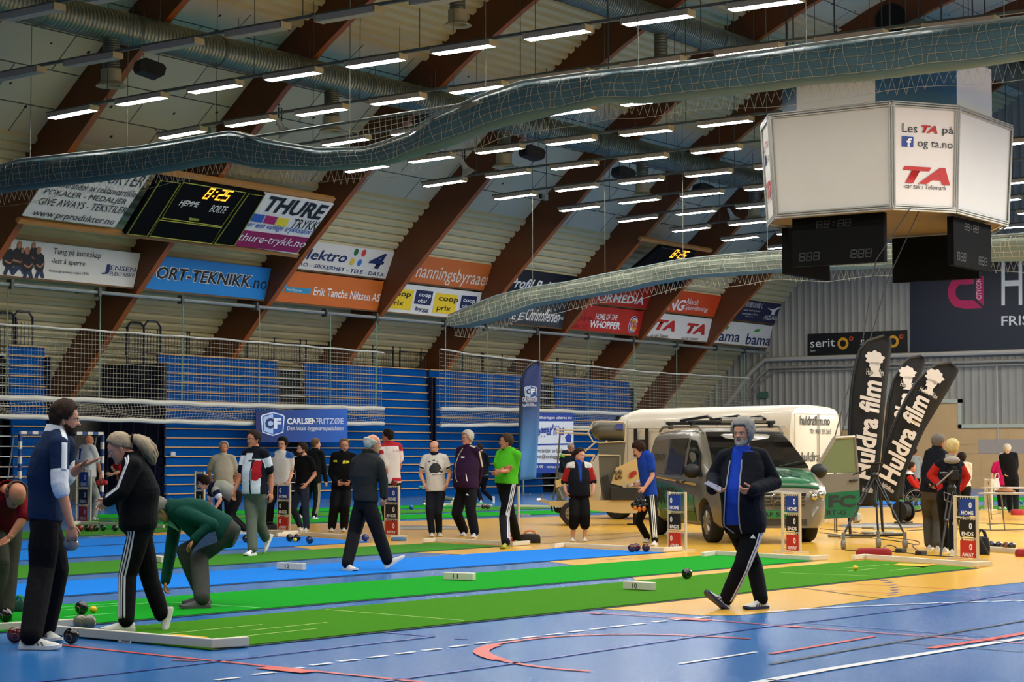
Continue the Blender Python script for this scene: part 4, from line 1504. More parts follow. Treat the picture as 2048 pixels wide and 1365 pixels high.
# blue shield feather flag
dB = 47.0
za, zb = D(1060, 960, dB).z, D(1060, 725, dB).z
lf = [(1079, 724), (1066, 727), (1052, 740), (1044, 760), (1042, 800), (1040, 880), (1038, 962)]
rt = [(1079, 724), (1081, 726), (1082, 760), (1080, 800), (1078, 850), (1075, 905), (1072, 958)]
root, A, B = feather('feather_flag', 'tall blue feather flag with a white shield logo beside the plumber banner', lf, rt, (1041, 1005), dB, gradient_mat('flag_blue', '4a86c4', '26366e', 'Z', za + .6, za + 1.9))
pts = [D(x, y, dB) for x, y in [(1080, 723), (1066, 726), (1051, 740), (1043, 760), (1041, 800), (1039, 880), (1037, 962), (1037, 980)]]
mb = MB()
mb.tube(pts + [Vector((pts[-1].x, pts[-1].y, .05))], .025, 7)
mb.build('pole', M_POLE, root, smooth=True)
mb = MB()
mb.box((pts[-1].x - .2, pts[-1].y - .2, 0), (pts[-1].x + .2, pts[-1].y + .2, .05))
mb.build('foot', M_GALV, root)
BP = Plane(D(1060, 800, dB - .12), RT, Z)
shield(BP, root, cc(680, 620, 4.551), 1678, 690, 1792, 806)
T(BP, root, cc(680, 620, 4.551), 'CARLSENFRITZØE', 1662, 838, 1797, 838, .11, ink('cfd6ea'), bold=.02)
T(BP, root, cc(680, 620, 4.551), 'Den lokale', 1694, 864, 1760, 864, .07, ink('cfd6ea'))
T(BP, root, cc(680, 620, 4.551), 'byggevarespesialisten', 1664, 886, 1790, 886, .08, ink('cfd6ea'))

# ---- the cube hung over the middle of the hall
ZT, ZBm = 9.3, 6.98
Bt, Ct, Dt, Et = [G(x, y, ZT) for x, y in [(1539, 233), (1784, 207), (1912, 217), (2025, 256)]]
xf, yf = (Bt.x + Ct.x) / 2, (Dt.y + Et.y) / 2
cxm, cym = (Dt.x + Et.x) / 2, (Bt.y + Ct.y) / 2
hx, hy = cxm - xf, cym - yf
fx_, fy_ = (Et.x - Dt.x) / 2, (Bt.y - Ct.y) / 2
def octagon(z, s, fs=1.0):
    ax, ay, bx, by = hx * s, hy * s, fx_ * s * fs, fy_ * s * fs
    return [Vector((cxm + x, cym + y, z)) for x, y in [(-ax, by), (-ax, -by), (-bx, -ay), (bx, -ay), (ax, -by), (ax, by), (bx, ay), (-bx, ay)]]
root = empty('display_cube', (cxm, cym, ZBm), 'large white eight-sided display cube with TA adverts hung from the roof', 'display cube')
M_PAN = mat('cube_panel', 'c0bfba', rough=.5, vary=.03, vscale=2)
M_PANW = mat('cube_white', 'd8d2cc', rough=.5)
M_ALU = mat('cube_frame', (0.62, 0.62, 0.60), rough=.4, metal=.5)
o1, o2 = octagon(ZT, 1.0), octagon(ZBm, .955)
for k in range(8):
    a, b, c, d = o2[k], o2[(k + 1) % 8], o1[(k + 1) % 8], o1[k]
    mb = MB()
    n = (b - a).cross(d - a)
    if n.dot(a - Vector((cxm, cym, a.z))) < 0:
        n = -n
    mb.slab([a, b, c, d], n, .05)
    mb.build('panel', M_PAN if k % 2 == 0 else M_PANW, root)
for o_, nm in ((o1, 'top_rim'), (o2, 'bottom_rim')):
    mb = MB()
    for k in range(8):
        a, b = o_[k], o_[(k + 1) % 8]
        out = ((a + b) / 2 - Vector((cxm, cym, a.z))).normalized()
        for j, dz in enumerate((-.05, 0, .05)):
            mb.tube([a + out * .03 + Z * dz, b + out * .03 + Z * dz], .022, 6)
    mb.build(nm, M_ALU, root)
for k in range(8):
    mb = MB()
    out = (o1[k] - Vector((cxm, cym, ZT))).normalized()
    tg = Z.cross(out)
    for dx in (-.05, 0, .05):
        mb.tube([o1[k] + out * .02 + tg * dx, o2[k] + out * .02 + tg * dx], .024, 6)
    mb.build('corner_profile', M_ALU, root)
mb = MB()
mb.slab(octagon(ZBm + .03, .94), Z, .02)
mb.build('underside', mat('plywood', '6d5c33', rough=.8), root)
i1, i2 = octagon(ZT + 1.35, .9, .72), octagon(ZT - .1, .9, .72)
for k in range(8):
    a, b, c, d = i2[k], i2[(k + 1) % 8], i1[(k + 1) % 8], i1[k]
    mb = MB()
    n = (b - a).cross(d - a)
    if n.dot(a - Vector((cxm, cym, a.z))) < 0:
        n = -n
    mb.slab([a, b, c, d], n, .05)
    mb.build('upper_panel', mat('cube_upper_white', 'eae5d8', rough=.5) if k % 2 == 0 else mat('cube_upper_blue', '1d5a78', rough=.5), root)
def cube_face(k):
    a, b, c, d = o2[k], o2[(k + 1) % 8], o1[(k + 1) % 8], o1[k]
    return Plane((a + b) / 2, b - a, (c + d) / 2 - (a + b) / 2)
def ta_ad(k):
    P_ = cube_face(k)
    w = (o2[(k + 1) % 8] - o2[k]).length
    H = (o1[k] - o2[k]).length
    def wd(txt, u0, u1, v, h, m, **kw):
        o = P_.pt((u0 - .5) * w, v * H, .02)
        return text_fit(txt, frame(o, P_.u, P_.v), (u1 - u0) * w, h * H, m, kw.get('bold', 0), kw.get('shear', 0), root)
    wd('Les', .12, .36, .73, .085, K_)
    wd('TA', .42, .68, .735, .075, TAR, bold=.05, shear=.28)
    wd('på', .76, .94, .72, .095, K_)
    mb = MB()
    mb.slab([P_.pt((u - .5) * w, v * H, .02) for u, v in ((.12, .59), (.30, .59), (.30, .69), (.12, .69))], P_.n, .008, ink('22408f'))
    mb.build('blue_square', None, root)
    wd('f', .19, .27, .59, .085, W_, bold=.04).location += P_.n * .01
    wd('og ta.no', .37, .93, .575, .085, K_)
    wd('TA', .14, .90, .24, .165, TAR, bold=.05, shear=.28)
    wd('-tar tak i Telemark', .16, .84, .19, .045, K_, shear=.2)
for k in (1, 3, 5, 7):
    ta_ad(k)
# boards under the cube
for nm, c, u, k in (('front', Vector((xf + .45, cym + .05, 0)), Vector((0, -1, 0)), 0), ('right', Vector((cxm + .1, yf + .38, 0)), Vector((1, 0, 0)), 1), ('back', Vector((cxm + hx - .5, cym - .1, 0)), Vector((0, -1, 0)), 2), ('left', Vector((cxm, cym + hy - .4, 0)), Vector((1, 0, 0)), 3)):
    z1, z0 = ZBm - .05, ZBm - 1.18
    w = 1.15
    mb = MB()
    P_ = Plane(Vector((c.x, c.y, z0)), u, Z)
    mb.slab([P_.pt(-w, 0), P_.pt(w, 0), P_.pt(w, z1 - z0), P_.pt(-w, z1 - z0)], P_.n, .16)
    bo = mb.build('score_panel', M_SCB, root)
    dm = ink('23262a')
    if k < 2:
        digits(P_, bo, '88:88', *[project(P_.pt(x, .86)) for x in (-.55, .35)], .17, dm, 'dead_digits', .01)
        digits(P_, bo, '888', *[project(P_.pt(x, .12)) for x in (-1.0, -.45)], .2, dm, 'dead_digits', .01)
        digits(P_, bo, '888', *[project(P_.pt(x, .12)) for x in (.3, .85)], .2, dm, 'dead_digits', .01)
for p in octagon(ZT + 1.3, .8):
    mb = MB()
    mb.tube([p, Vector((p.x, p.y, 18.6))], .02, 5)
    mb.build('suspension_wire', mat('thin_wire', '3a3d3c'), root)
for k, pts in enumerate([[(1700 + 88, 420), (1752, 520), (1722, 700), (1690, 800), (1668, 880)], [(1815, 425), (1775, 560), (1740, 680), (1700, 810), (1672, 905)]]):
    ds = np.linspace(46, 36.5, len(pts))
    mb = MB()
    P3 = [D(x, y, d) for (x, y), d in zip(pts, ds)]
    P3 = [Vector((o2[1].x + .3 + k * .5, o2[1].y - .3, ZBm))] + P3[1:] + [Vector((P3[-1].x, P3[-1].y, .02))]
    mb.tube(P3, .012, 5)
    thing('hanging_cable', mb, M_BLK, '%s thin black cable hanging from the white cube towards the van' % ('left' if k == 0 else 'right'), 'cable')

# ================================================================== MATS, BOWLS, STANDS
def V0(p): return Vector((p[0], p[1], 0))
M_OLIVE = mat('mat_olive', (0.22, 0.47, 0.02), rough=.95, bump=.6, bscale=90, vary=.16, vscale=25, spec=.1)
M_BRIGHT = mat('mat_bright_green', (0.0, 0.54, 0.09), rough=.95, bump=.4, bscale=90, vary=.05, vscale=20, spec=.1)
M_MBLUE = mat('mat_blue', (0.0, 0.44, 0.80), rough=.9, bump=.3, bscale=80, vary=.04, vscale=15, spec=.12)
M_FARG = mat('mat_far_green', (0.20, 0.46, 0.10), rough=.95, spec=.1)
M_UNDER = mat('mat_underlay', '0f2136', rough=.8)
M_CHALK = mat('mat_chalk', '9fc06a', rough=.9)
M_WOODW = mat('white_painted_wood', (0.83, 0.80, 0.73), rough=.5, vary=.05, vscale=8)
def playing_mat(px, m, label, z=.014, lines=(), chalk=None):
    pts = [G(x, y, z) for x, y in px]
    c = sum(pts, Vector()) / len(pts)
    root = empty('bowls_mat', (c.x, c.y, 0), label, 'mat', 'long playing mats')
    mb = MB()
    mb.slab(pts, Z, .008)
    mb.build('surface', m, root)
    und = [p + (p - c).normalized() * .0 for p in pts]
    d = (pts[1] - pts[0]).normalized()
    n = Vector((d.y, -d.x, 0)) * .045
    mb = MB()
    mb.slab([pts[0] + n - Z * .007, pts[1] + n - Z * .007, pts[2] - n * .4 - Z * .007, pts[3] - n * .4 - Z * .007], Z, .0065)
    mb.build('underlay', M_UNDER, root)
    for k, (a, b) in enumerate(lines):
        a, b = G(*a, z + .001), G(*b, z + .001)
        t = (b - a).normalized()
        q = Vector((-t.y, t.x, 0)) * .011
        mb = MB()
        mb.quad(a + q, a - q, b - q, b + q)
        mb.build('chalk_line', chalk or M_CHALK, root)
    return root
playing_mat([(418, 1298.5), (1953, 1136), (1732, 1120.5), (104, 1267)], M_OLIVE, 'nearest olive green mat with block 10, running behind the walking man',
            lines=[((298, 1271.5), (524, 1249.5)), ((405, 1281.7), (635, 1257.6)), ((499, 1261.5), (654, 1245.3)), ((652, 1219.6), (928, 1241.5)), ((1686, 1137), (1779, 1129)), ((1697, 1143), (1755, 1137)), ((1779, 1142), (1844, 1135)), ((1560, 1146), (1758, 1153))])
playing_mat([(-90, 1271), (1625, 1121.5), (1428, 1110), (-90, 1226)], M_BRIGHT, 'bright green mat with block 11, second from the front',
            lines=[((-40, 1227), (250, 1206)), ((110, 1222), (300, 1206)), ((130, 1234), (230, 1227)), ((340, 1205), (520, 1216))], chalk=mat('mat_chalk_green', '7fe08a', rough=.9))
playing_mat([(-60, 1205), (1327, 1105), (1130, 1096), (-60, 1175)], M_MBLUE, 'bright blue mat with block 12, third from the front')
playing_mat([(-60, 1163), (1002, 1092.5), (872, 1086), (-60, 1137)], M_FARG, 'olive mat ending at the feet of the man in the purple jacket')
playing_mat([(-60, 1126), (744, 1084), (598, 1073), (-60, 1105)], M_MBLUE, 'blue mat with black bowls and a yellow jack, ending by the hoodie man')
playing_mat([(-60, 1103), (560, 1072.5), (470, 1064), (-60, 1089)], M_MBLUE, 'blue mat behind the man in the white, red and black polo')
playing_mat([(-60, 1083), (420, 1059), (370, 1051), (-60, 1068)], M_FARG, 'olive mat at far left with the row of coloured bowls')
playing_mat([(150, 1062), (1245, 1023.5), (1215, 1017.5), (150, 1050)], M_BRIGHT, 'far bright green mat behind the standing players, passing the trailer lift')
playing_mat([(170, 1048), (1110, 1017), (1080, 1011.5), (170, 1040)], M_FARG, 'far olive mat behind the standing players')
playing_mat([(190, 1037.5), (990, 1012), (965, 1007), (190, 1030)], M_BRIGHT, 'farthest bright green mat close to the blue stands')
playing_mat([(1560, 1013), (1850, 1008), (1830, 1002), (1560, 1006)], M_MBLUE, 'far blue mat behind the black feather flags')
playing_mat([(1560, 1004.5), (1900, 1001), (1885, 996), (1560, 999)], M_FARG, 'far green mat behind the open van door')
playing_mat([(1800, 1021), (2120, 1019), (2100, 1011), (1810, 1013)], M_FARG, 'far green mat under the table at the right')
playing_mat([(1880, 1002), (2120, 1003), (2100, 995), (1900, 994.5)], M_BRIGHT, 'farthest green mat behind the person in pink')

def board_run(px, h, th, label, handle=None, z=0.0, name='mat_fender', cat='fender', grp='white end fenders'):
    """white boards standing on the ground along px, outer foot line"""
    pts = [G(x, y, 0) for x, y in px]
    c = sum(pts, Vector()) / len(pts)
    root = empty(name, (c.x, c.y, 0), label, cat, grp)
    for k, (a, b) in enumerate(zip(pts, pts[1:])):
        t = (b - a).normalized()
        n = Vector((-t.y, t.x, 0))
        if n.dot(c - a) < 0:
            n = -n
        n *= th
        mb = MB()
        e = t * (th * .5)
        mb.loft([[a + Z * .012, b + Z * .012, b + n + Z * .012, a + n + Z * .012], [a + Z * h, b + Z * h, b + n + Z * h, a + n + Z * h]])
        mb.build('back_board' if (b - a).length > 1 else 'side_board', M_WOODW, root, bevel=.006)
    if handle:
        a, b = G(*handle[0], .045), G(*handle[1], .045)
        o = -FL * .05
        mb = MB()
        mb.tube([a, a + o, b + o, b], .008, 6)
        mb.build('handle', mat('chrome', 'c9c6c0', rough=.25, metal=.9), root)
    return root
board_run([(96, 1272.5), (423, 1301.5), (498, 1296.5)], .082, .05, 'near white fender with a metal handle, beside the black bowl', ((240, 1283), (261, 1285.5)))
board_run([(-120, 1256), (-90, 1270), (150, 1256)], .07, .05, 'white fender at the lower left corner, end of the bright green mat')
board_run([(1702, 1122), (1730, 1119.5), (1953, 1136.5), (1985, 1134.5)], .075, .05, 'far white fender of the olive mat, beside the red case')
board_run([(1402, 1116), (1430, 1112.5), (1625, 1123.5), (1657, 1121.5)], .075, .05, 'white fender at the far end of the bright green mat, before the van')
board_run([(1104, 1098), (1128, 1095.5), (1332, 1106), (1365, 1104)], .075, .05, 'white fender with maroon bowls at the end of the blue mat')
board_run([(844, 1087.5), (872, 1085), (1030, 1093.5), (1061, 1091.5)], .075, .05, 'white fender at the feet of the man in the white T-shirt')
board_run([(551, 1074.5), (597, 1072), (752, 1083), (775, 1081.5)], .075, .05, 'white fender below the man in the black hoodie')
board_run([(455, 1065.5), (475, 1063.5), (572, 1071.5), (598, 1070)], .075, .05, 'white fender behind the legs of the man in the white, red and black polo')
board_run([(140, 1052), (160, 1050), (330, 1058)], .075, .05, 'white fender under the far left score stand')
board_run([(880, 1014), (890, 1012.5), (985, 1014.5)], .075, .05, 'small far white fender behind the white T-shirt man')
board_run([(1000, 1018), (1010, 1015.5), (1120, 1017)], .075, .05, 'small far white fender behind the trailer drawbar')
board_run([(1968, 1105), (1975, 1103.5), (2070, 1112)], .08, .05, 'white fender at the right edge with dark bowls on the floor beside it')

def number_block(px0, px1, txt, label, tilt=0.0):
    a, b = G(*px0), G(*px1)
    t = (b - a).normalized()
    L, h = .38, .082
    n = Vector((-t.y, t.x, 0))
    if n.dot(FL) < 0:
        n = -n
    root = empty('number_block', (a + b) / 2 + n * .04, label, 'number block', 'white number blocks on the mats')
    mb = MB()
    L = (b - a).length
    k = Z * .018
    mb.loft([[a + k, b + k, b + n * .08 + k, a + n * .08 + k], [a + Z * h + k, b + Z * h + k, b + n * .08 + Z * h + k, a + n * .08 + Z * h + k]])
    mb.build('block', M_WOODW, root, bevel=.006)
    if txt:
        text_fit(txt, frame(a + t * L * .33 + Z * .034 - n * .004, t, Z), L * .17, .05, K_, .0, 0, root)
    return root
number_block((1245.5, 1182), (1303, 1185.5), '10', 'white wooden block numbered 10 on the olive mat')
number_block((887, 1163), (945, 1165), '11', 'white wooden block numbered 11 on the bright green mat')
number_block((553, 1142), (605, 1144), '12', 'white wooden block numbered 12 on the blue mat')
number_block((304, 1127), (322, 1129), '', 'white block on the olive mat behind the bending man in green')
number_block((676, 1023), (693, 1023), '', 'tiny far white block behind the score stand near the black T-shirt man')

# footing mats
def foot_mat(px, label):
    mb = MB()
    mb.slab([G(x, y, .021 + (.012 if k == len(px) - 2 else 0)) for k, (x, y) in enumerate(px)], Z, .005)
    thing('foot_mat', mb, mat('foot_yellow', (0.82, 0.62, 0.06), rough=.8), label, 'foot mat')
foot_mat([(317, 1273), (353, 1268.8), (415, 1275), (391, 1279.5), (366, 1277.6)], 'yellow foot mat at the near end of the olive mat')
foot_mat([(1785, 1130.5), (1798, 1127.4), (1872, 1129.6), (1846, 1133), (1815, 1132)], 'yellow foot mat at the far end of the olive mat')

BOWL_N = 0
def bowl(px, py, c, label, r=.062, group='bowls', ring='8a8578', z=.014, dots=None, name='bowl', cat='bowl'):
    g = G(px, py, z)
    root = empty(name, g, label, cat, group)
    root.rotation_euler = (0, 0, HEAD + rnd() * 2 - 1)
    mb = MB()
    prof = [(max(1e-4, r * math.sin(t)), r * .96 * math.cos(t)) for t in np.linspace(math.pi, 0, 17)]
    bigger = name == 'bowl'
    # the running face is round, the two sides are flattened a little
    mb.lathe([(a, b * (.93 if bigger else 1)) for a, b in prof], (0, 0, r), (1, .15, .2) if bigger else (0, 0, 1), 26)
    o = mb.build('shell', mat('bowl_' + c, c, rough=.18 if bigger else .4, coat=.4 if bigger else 0, vary=.15 if bigger else 0, vscale=30), root, smooth=True)
    o.matrix_parent_inverse = Matrix()
    if bigger:
        ax = Vector((1, .15, .2)).normalized()
        a = ax.orthogonal().normalized()
        b = ax.cross(a)
        for s in (-1, 1):
            mb = MB()
            cc_ = Vector((0, 0, r)) + ax * (s * r * .81)
            mb.tube([cc_ + (a * math.cos(t) + b * math.sin(t)) * r * .42 for t in np.linspace(0, 2 * math.pi, 25)[:-1]], .0018, 5, closed=True)
            ro = mb.build('ring', mat('bowl_ring_' + ring, ring, rough=.4), root)
            ro.matrix_parent_inverse = Matrix()
    return root
def jack(px, py, label):
    return bowl(px, py, 'e2b90e', label, r=.033, group='yellow jacks', name='jack', cat='jack')
bowl(142.5, 1289, '0c0a0c', 'glossy black bowl in front of the near fender, at the toe of the tall man', z=0)
bowl(163, 1230.5, '0d0a0c', 'black bowl on the bright green mat beside the yellow jack', ring='c8a040')
jack(186.5, 1227, 'yellow jack beside the black bowl at the lower left')
bowl(11, 1246, '0d0b0d', 'black bowl at the left edge, below the man in red')
bowl(30, 1287, '5c0c16', 'dark red bowl behind the heel of the tall man', z=0)
bowl(161, 1260.5, '6f6e5c', 'mottled grey bowl, left of the pair behind the near fender', z=0, ring='a8902a')
bowl(178.5, 1260, '747264', 'mottled grey bowl, right of the pair behind the near fender', z=0)
bowl(1374, 1158.5, '0b0b0d', 'black bowl alone on the olive mat left of the walking man')
jack(1710.5, 1142, 'yellow jack on the olive mat near the red case')
for x, y, c, l in [(1264, 1105, '4a0d14', 'maroon bowl, left of three by the boy in blue'), (1273.5, 1103.5, '521018', 'maroon bowl, middle of three by the boy in blue'), (1292, 1104.5, '480c12', 'maroon bowl, right of three by the boy in blue'),
                   (492, 1085.5, '1c1210', 'dark brown bowl behind the grey trousers of the walking polo man'), (579.5, 1083.5, '0d0d0f', 'black bowl left of the yellow jack on the blue mat'), (594.5, 1083.5, '101012', 'black bowl right of the yellow jack on the blue mat'),
                   (619.5, 1088, '14284e', 'dark blue bowl alone right of the two black bowls'), (731, 1083.5, '132a62', 'blue bowl beside the leg of the grey-haired man in grey'),
                   (823, 1020.5, '1c3f8c', 'small far blue bowl left of the white T-shirt man'), (967, 1018.5, '34101e', 'far maroon bowl, left of a pair behind the purple jacket man'), (975.5, 1019, '3a1220', 'far maroon bowl, right of a pair behind the purple jacket man'),
                   (160.5, 1063.5, '8a1a1e', 'red bowl, leftmost of the row under the far left score stand'), (174, 1063.5, '141014', 'black bowl, second in the row under the far left score stand'), (183.5, 1063.5, '6a3a12', 'brown and yellow bowl, third in the row under the far left score stand'),
                   (191.5, 1063.5, '101216', 'black bowl, fourth in the row under the far left score stand'), (206, 1062.5, '0e1e20', 'dark teal bowl, fifth in the row under the far left score stand'), (230, 1063.5, '121a18', 'dark green bowl, rightmost in the row, beside the woman in black'),
                   (1983, 1099, '16182e', 'dark blue bowl, leftmost of four at the right edge'), (1998, 1099.5, '14162c', 'navy bowl, second of four at the right edge'), (2013, 1101.5, '5a2a12', 'brown bowl, third of four at the right edge'), (2024, 1102, '14141c', 'black bowl, rightmost of four at the right edge'),
                   (2043, 1009, '12705a', 'far teal bowl at the right edge under the table')]:
    bowl(x, y, c, l, z=.014)
jack(590, 1084.5, 'yellow jack between the two black bowls on the blue mat')

# ---- score stands
M_STAND = mat('stand_white', (0.80, 0.75, 0.64), rough=.5)
def score_stand(pl, pr, h, label, cards=True, mirror_=False, cfrac=(.28, 1.0), empty_cards=False):
    a, b = G(*pl), G(*pr)
    t = (b - a).normalized()
    n = Vector((-t.y, t.x, 0))
    if n.dot(FL) > 0:
        n = -n                       # towards the camera
    W = (b - a).length
    root = empty('score_stand', (a + b) / 2, label, 'score stand', 'home, ends and away score stands')
    for p in (a, b):
        mb = MB()
        mb.loft([[p + t * x * .016 + n * y * .016 + Z * z for x, y in ((-1, -1), (1, -1), (1, 1), (-1, 1))] for z in (.015, h)])
        mb.build('post', M_STAND, root)
        mb = MB()
        mb.loft([[p + t * x * .02 + n * y + Z * z for x, y in ((-1, -.16), (1, -.16), (1, .16), (-1, .16))] for z in (0.001, .03)])
        mb.build('foot', M_STAND, root)
    for z in (h - .015, h * .66, h * .34, .07):
        mb = MB()
        mb.tube([a + Z * z, b + Z * z], .009, 6)
        mb.build('rung', M_STAND, root)
    if cards:
        for k, (w, c, zc) in enumerate((('HOME', '173a8c', h - .03), ('ENDS', '0b0b0c', h * .66 - .015), ('AWAY', 'b5251c', h * .34 - .015))):
            if empty_cards:
                c = 'c9b393'
            u0, u1 = lerp(0, W, cfrac[0]), lerp(0, W, cfrac[1]) - .02
            ch = h * .33 - .045
            o = a + t * u0 + Z * (zc - ch) + n * .015
            mb = MB()
            mb.loft([[o + t * x + n * y + Z * z for x, y in ((0, -.012), (u1 - u0, -.012), (u1 - u0, .012), (0, .012))] for z in (0, ch - .012)])
            cd = mb.build('flip_card', paint(c, .5), root)
            mb = MB()
            for j in range(6):
                q = o + t * ((u1 - u0) * (j + .5) / 6) + Z * (ch - .005)
                mb.tube([q + n * .02 * math.cos(s) + Z * .014 * math.sin(s) for s in np.linspace(0, 2 * math.pi, 9)[:-1]], .004, 4, closed=True)
            mb.build('binder_rings', M_STAND, cd)
            ww = u1 - u0
            if not empty_cards:
                text_fit(w, frame(o + t * ww * .12 + n * .0135 + Z * ch * .06, t, Z), ww * .8, ch * .22, W_, .03, 0, cd)
            text_fit('0', frame(o + t * ww * (.14 if mirror_ else .62) + n * .0135 + Z * ch * .42, t, Z), ww * .2, ch * .36, W_ if not empty_cards else K_, .03, 0, cd)
    return root
score_stand((1911.5, 1120), (1955.5, 1123), .88, 'score stand at the end of the olive mat, front right beside the camera tripod')
score_stand((1566, 1106), (1600.5, 1108), .88, 'score stand in front of the van headlight, right of the walking man')
score_stand((1338.5, 1101.5), (1371.5, 1103.5), .88, 'score stand in front of the green van side, right of the boy in blue', mirror_=True, cfrac=(.05, .8))
score_stand((770.5, 1073), (797.5, 1075), .9, 'score stand behind the grey-haired man in grey', cfrac=(.1, 1.0))
score_stand((556.5, 1063.5), (579.5, 1064.5), .9, 'score stand right of the walking polo man', mirror_=True, cfrac=(.05, .95))
score_stand((1006, 1087.5), (1037, 1089.5), .93, 'score stand half hidden behind the man in the bright green polo', cfrac=(.05, .8))
score_stand((152.5, 1045.5), (181, 1048), 1.12, 'tall white score stand by the goal, between the tall man and the blonde woman', cfrac=(.25, .85))
score_stand((390, 1052), (408, 1053), 1.1, 'score stand at the back, left of the man in the beige polo', cfrac=(.2, .95))
score_stand((1970.5, 1021), (1984, 1021.5), .82, 'far score stand with beige cards beside the person in pink', cfrac=(.1, .95), empty_cards=True)

# ---- handball goal in the gap
root = empty('handball_goal', G(180, 1010), 'blue and white handball goal in the gap between the stands', 'goal')
a = G(203.5, 1013)
b = a - Vector((3.0, 0, 0))
M_GBL = mat('goal_blue', '1c3f7c', rough=.4)
for p, nm in ((a, 'post'), (b, 'post')):
    mb = MB()
    for k in range(10):
        mb.box((p.x - .04, p.y - .04, k * .2), (p.x + .04, p.y + .04, (k + 1) * .2), M_GBL if k % 2 else M_WOODW)
    mb.build(nm, None, root)
mb = MB()
for k in range(15):
    mb.box((b.x + k * .2, a.y - .04, 2.0), (b.x + (k + 1) * .2, a.y + .04, 2.08), M_GBL if k % 2 else M_WOODW)
mb.build('crossbar', None, root)
mb = MB()
net_grid(mb, lambda u, v: Vector((lerp(b.x, a.x, u), a.y + lerp(.6, .25, v), lerp(0, 2.0, v))), 26, 18, .004)
mb.build('goal_net', mat('goal_net', '3a3f40', rough=.8), root)
for p in (a, b):
    mb = MB()
    mb.tube([p + Vector((0, 0, 2)), p + Vector((0, .25, 1.95)), p + Vector((0, .6, .03)), p + Vector((0, 0, .03))], .02, 6)
    mb.build('back_frame', M_GALV, root)

# ---- wheeled camera tripod (dolly) in front of the flags
M_TRI = mat('tripod_black', '0d0d0e', rough=.45)
M_CASTER = mat('caster_grey', '77736c', rough=.5)
def tripod(label, apex, feet, dbase, head=True, dolly=False, mid=None):
    A = D(apex[0], apex[1], dbase)
    F_ = [Vector((*G(x, y).xy, 0.0)) for x, y in feet]
    root = empty('camera_tripod', (A.x, A.y, 0), label, 'tripod')
    for f in F_:
        q = f + Z * (.22 if dolly else .01)
        m_ = lerp(A, q, .5)
        mb = MB()
        t = (q - A).normalized()
        sd = t.cross(Z).normalized() * .03
        mb.tube([A + sd, m_ + sd * .8], .014, 6)
        mb.tube([A - sd, m_ - sd * .8], .014, 6)
        mb.tube([m_, q], .017, 6)
        mb.ball(m_, .035, n=8, k=6)
        mb.build('leg', M_TRI, root)
        if dolly:
            mb = MB()
            mb.tube([Vector((f.x, f.y, .22)), Vector((A.x, A.y, .18))], .02, 6)
            mb.build('dolly_arm', M_TRI, root)
            mb = MB()
            mb.tube([Vector((f.x, f.y, .26)), Vector((f.x, f.y, .08))], .028, 8)
            mb.lathe([(.0, -.03), (.07, -.03), (.075, 0), (.07, .03), (.0, .03)], Vector((f.x, f.y, .078)), RT, 14)
            mb.build('caster', M_CASTER, root)
    mb = MB()
    mb.lathe([(.0, -.1), (.06, -.1), (.07, .0), (.05, .04), (.0, .04)], A, n=14)
    mb.tube([A, Vector((A.x, A.y, A.z - .5))], .02, 8)
    mb.build('column', M_TRI, root)
    if head:
        mb = MB()
        M = Matrix.Translation(A + Z * .1) @ Matrix.Rotation(HEAD, 4, 'Z')
        mb.box((-.05, -.05, -.06), (.05, .05, .06), M=M)
        mb.box((-.06, -.12, .06), (.06, .12, .09), M=M)
        mb.build('pan_head', M_TRI, root, bevel=.008)
        mb = MB()
        mb.tube([A + Z * .12, A + Z * .0 - RT * .35 + FL * -.1], .011, 6)
        mb.build('pan_handle', M_TRI, root)
    return root
tripod('black camera tripod on a wheeled dolly in front of the flags', (1749, 950), [(1687, 1100), (1757, 1097), (1810, 1099)], 31.0, True, True)
r = tripod('black camera tripod with a camera, standing beside the front right score stand', (1903, 975), [(1881, 1114), (1978, 1112), (1928, 1100)], 28.9, True, False)
A = D(1906, 957, 28.9)
mb = MB()
M = Matrix.Translation(A) @ Matrix.Rotation(HEAD, 4, 'Z')
mb.box((-.16, -.05, -.02), (.14, .06, .12), M=M)
mb.box((-.1, -.04, .12), (.08, .02, .17), M=M)
mb.build('camera_body', M_BLK, r, bevel=.01)
mb = MB()
mb.tube([D(1874, 971, 28.7), D(1906, 942, 28.7)], .012, 6)
mb.build('pan_bar', mat('bar_grey', '8a8580', rough=.4, metal=.4), r)
mb = MB()
mb.tube([D(1901, 990, 28.8), D(1888, 985, 28.8), D(1889, 1000, 28.8), D(1905, 1006, 28.8), D(1915, 1020, 28.8), D(1905, 1050, 28.8)], .008, 5)
mb.build('grey_cable', mat('cable_mauve', '8a7f92', rough=.6), r)

# ---- tables at the right
def table(label, p0, p1, depth, h=.72):
    a, b = Vector((*G(*p0).xy, 0)), Vector((*G(*p1).xy, 0))
    t = (b - a).normalized()
    n = Vector((-t.y, t.x, 0))
    if n.dot(FL) < 0:
        n = -n
    n *= depth
    root = empty('folding_table', (a + b) / 2 + n / 2, label, 'table', 'grey folding tables')
    mb = MB()
    mb.slab([a + Z * h, b + Z * h, b + n + Z * h, a + n + Z * h], Z, .03)
    mb.build('table_top', mat('table_grey', 'b5ada2', rough=.5), root)
    L = (b - a).length
    for u in (.1, .9):
        for v in (.1, .9):
            p = a + t * L * u + n * v
            mb = MB()
            mb.tube([p + Z * (h - .03), p + t * (.06 if u < .5 else -.06)], .013, 6)
            mb.build('leg', mat('leg_steel', '8a857c', rough=.4, metal=.5), root)
        mb = MB()
        p = a + t * L * u
        mb.tube([p + n * .1 + Z * .12, p + n * .9 + Z * .12], .01, 6)
        mb.build('cross_bar', mat('leg_steel', '8a857c'), root)
    return root
table('grey folding table at the right edge, front one, behind the score stand', (1957, 1062), (2110, 1066), .75)
